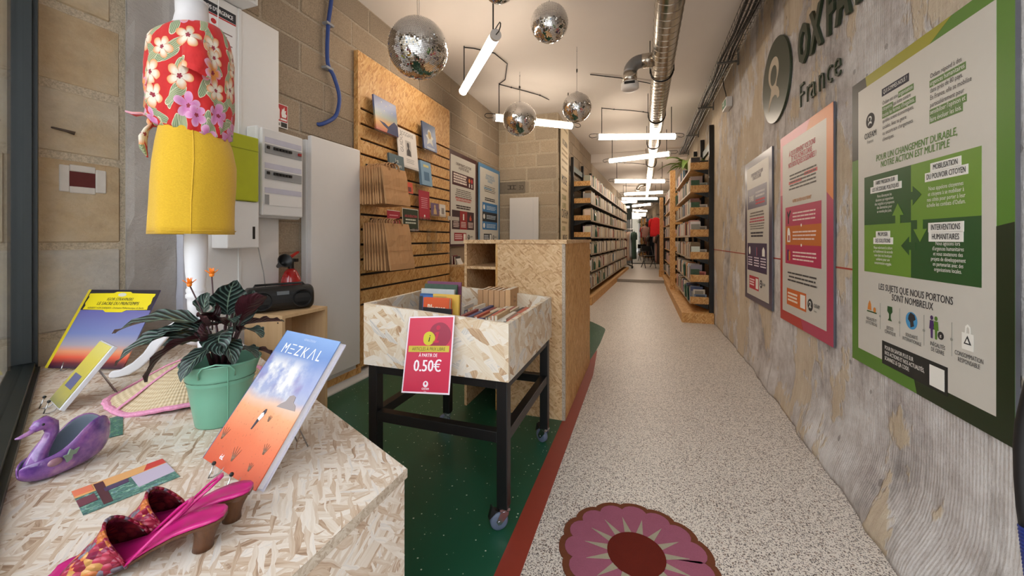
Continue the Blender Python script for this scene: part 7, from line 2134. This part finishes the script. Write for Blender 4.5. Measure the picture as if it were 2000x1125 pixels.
# ------------------------------------------------------------------ far end of the shop
def garment(name, label, loc, rz, w, h, rgb, group, sleeves=True):
    r = thing(name, label, 'clothing', loc, rz, group)
    m_ = plain('cloth_%02x%02x%02x' % rgb, rgb, 0.85, var=0.15, scale=12)
    rows = []
    for i in range(9):
        f = i / 8
        hw = w / 2 * ((0.3 + 0.7 * (1 - f) ** 0.0) if f < 0.85 else (0.35 + 0.65 * (1 - f) / 0.15))
        dp = 0.03 + 0.025 * (1 - f)
        rows.append([((hw * (1 + 0.06 * (1 - f))) * math.cos(a), dp * math.sin(a) + 0.012 * math.sin(4 * a + 3 * f) * (1 - f), -h + h * f) for a in [2 * PI * k / 20 for k in range(20)]])
    obj('body', MB().loft(rows), m_, r, smooth=True)
    if sleeves:
        for s in (-1, 1):
            obj('sleeve', MB().tube([(s * w * 0.38, 0, -0.04), (s * w * 0.55, 0, -0.12), (s * w * 0.6, 0, -0.3)], [0.05, 0.05, 0.04], 10, flat=0.7), m_, r, smooth=True)
    obj('hanger', MB().tube([(-w * 0.35, 0, -0.03), (0, 0, 0.03), (w * 0.35, 0, -0.03)], 0.006, 6).tube([(0, 0, 0.03), (0, 0, 0.065), (0.015, 0, 0.085), (0.0, 0, 0.10)], 0.003, 6), M_WIRE, r)
    return r
FZ = 0.07
lr = thing('clothes_rail', 'rolling chrome clothes rail on the left near the far door', 'clothes rail', (-0.50, 14.9, FZ))
obj('rail', MB().tube([(-0.22, 0, 1.45), (0.18, 0, 1.45)], 0.016, 10), M_CHROME, lr)
for x in (-0.2, 0.14):
    obj('post', MB().tube([(x, 0, 0.08), (x, 0, 1.45)], 0.014, 10), M_BLACK, lr)
for s in (-1, 1):
    obj('base_bar', MB().tube([(-0.2, 0.0, 0.22), (0.14 , s * 0.2, 0.07)], 0.012, 8), M_BLACK, lr)
    obj('caster', MB().lathe([(0.0, -0.012), (0.034, -0.012), (0.034, 0.012), (0.0, 0.012)], 14).move(Matrix.Translation((0.14, s * 0.2, 0.036)) @ Matrix.Rotation(PI / 2, 4, 'X')), M_BLACK, lr)
for k, (rgb, nm) in enumerate((((214, 196, 176), 'pale'), ((132, 40, 44), 'dark red'), ((206, 178, 156), 'blush'), ((188, 190, 196), 'light grey'), ((60, 84, 72), 'green'))):
    garment('hanging_dress', '%s garment on the rolling rail at the far left' % nm, (-0.64 + 0.085 * k, 14.9, FZ + 1.352), D(70), 0.36, 0.95 + 0.06 * (k % 3), rgb, 'clothes on the rolling rail', k % 2 == 0)
rr_ = thing('wall_rail', 'clothes rail along the right side at the far end', 'clothes rail', (0.66, 14.6, FZ))
obj('rail', MB().tube([(0, -1.9, 1.35), (0, 1.9, 1.35)], 0.016, 10), M_BLACK, rr_)
for y in (-1.9, 0, 1.9):
    obj('post', MB().tube([(0, y, 0), (0, y, 1.9)], 0.018, 10), M_BLACK, rr_)
obj('upper_rail', MB().tube([(0, -1.9, 1.88), (0, 1.9, 1.88)], 0.016, 10), M_BLACK, rr_)
cols = [((58, 42, 36), 'dark brown'), ((120, 84, 62), 'brown'), ((190, 164, 140), 'beige'), ((176, 44, 40), 'red'), ((86, 84, 88), 'charcoal'), ((206, 196, 184), 'cream'), ((70, 60, 60), 'black'), ((140, 120, 104), 'taupe'), ((96, 72, 64), 'chestnut'), ((52, 58, 72), 'navy')]
for k, (rgb, nm) in enumerate(cols):
    garment('hanging_coat', '%s garment on the far right clothes rail' % nm, (0.64, 12.85 + 0.36 * k, FZ + 1.252), D(4), 0.42, 0.95, rgb, 'clothes on the right rail')
garment('red_shirt', 'bright red shirt hanging high at the far right', (0.40, 13.0, 1.83), D(8), 0.34, 0.6, (206, 28, 34), None)
garment('pink_shirt', 'pale pink top hanging behind the red shirt', (0.44, 13.3, 1.83), D(8), 0.34, 0.6, (222, 170, 160), None)
bs = thing('shirt_arm', 'short black display arm carrying the red and pink tops', 'display arm', (0.66, 13.15, 1.92))
obj('arm', MB().tube([(0.0, -0.2, 0.01), (-0.24, -0.2, 0.01), (-0.24, 0.2, 0.01), (0.0, 0.2, 0.01)], 0.01, 8), M_BLACK, bs)
ch = thing('folding_chair', 'black folding chair in front of the far mirror', 'chair', (0.2, 15.2, FZ), D(20))
obj('seat', MB().box(-0.2, 0.2, -0.2, 0.2, 0.43, 0.46), M_BLACKP, ch)
obj('backrest', MB().box(-0.2, 0.2, 0.2, 0.23, 0.62, 0.82), M_BLACKP, ch)
for s in (-1, 1):
    obj('leg', MB().tube([(s * 0.19, -0.24, 0.01), (s * 0.19, 0.21, 0.82)], 0.014, 8), M_BLACK, ch)
    obj('leg', MB().tube([(s * 0.17, 0.26, 0.01), (s * 0.17, -0.16, 0.44)], 0.014, 8), M_BLACK, ch)

# ------------------------------------------------------------------ house added across the street to keep bright sky out of the far mirror
hb = thing('added_street_house', 'pale stone house added across the street to screen the sky from the far mirror', 'building', (0, -19.5, -0.1))
obj('facade', MB().box(-14, 14, -0.6, 0, 0, 6.4), plain('house_stone', (176, 164, 146), 0.9, var=0.1, scale=2), hb)
for i in range(9):
    for j in range(2):
        x, z = -12 + 3 * i, 0.9 + 3.1 * j
        wn = obj('window', MB().box(x - 0.6, x + 0.6, 0.0, 0.06, z, z + 1.9), plain('house_frame', (210, 210, 206), 0.6), hb)
        obj('pane', MB().box(x - 0.5, x + 0.5, 0.06, 0.07, z + 0.1, z + 1.8), plain('house_pane', (70, 84, 100), 0.1), wn)
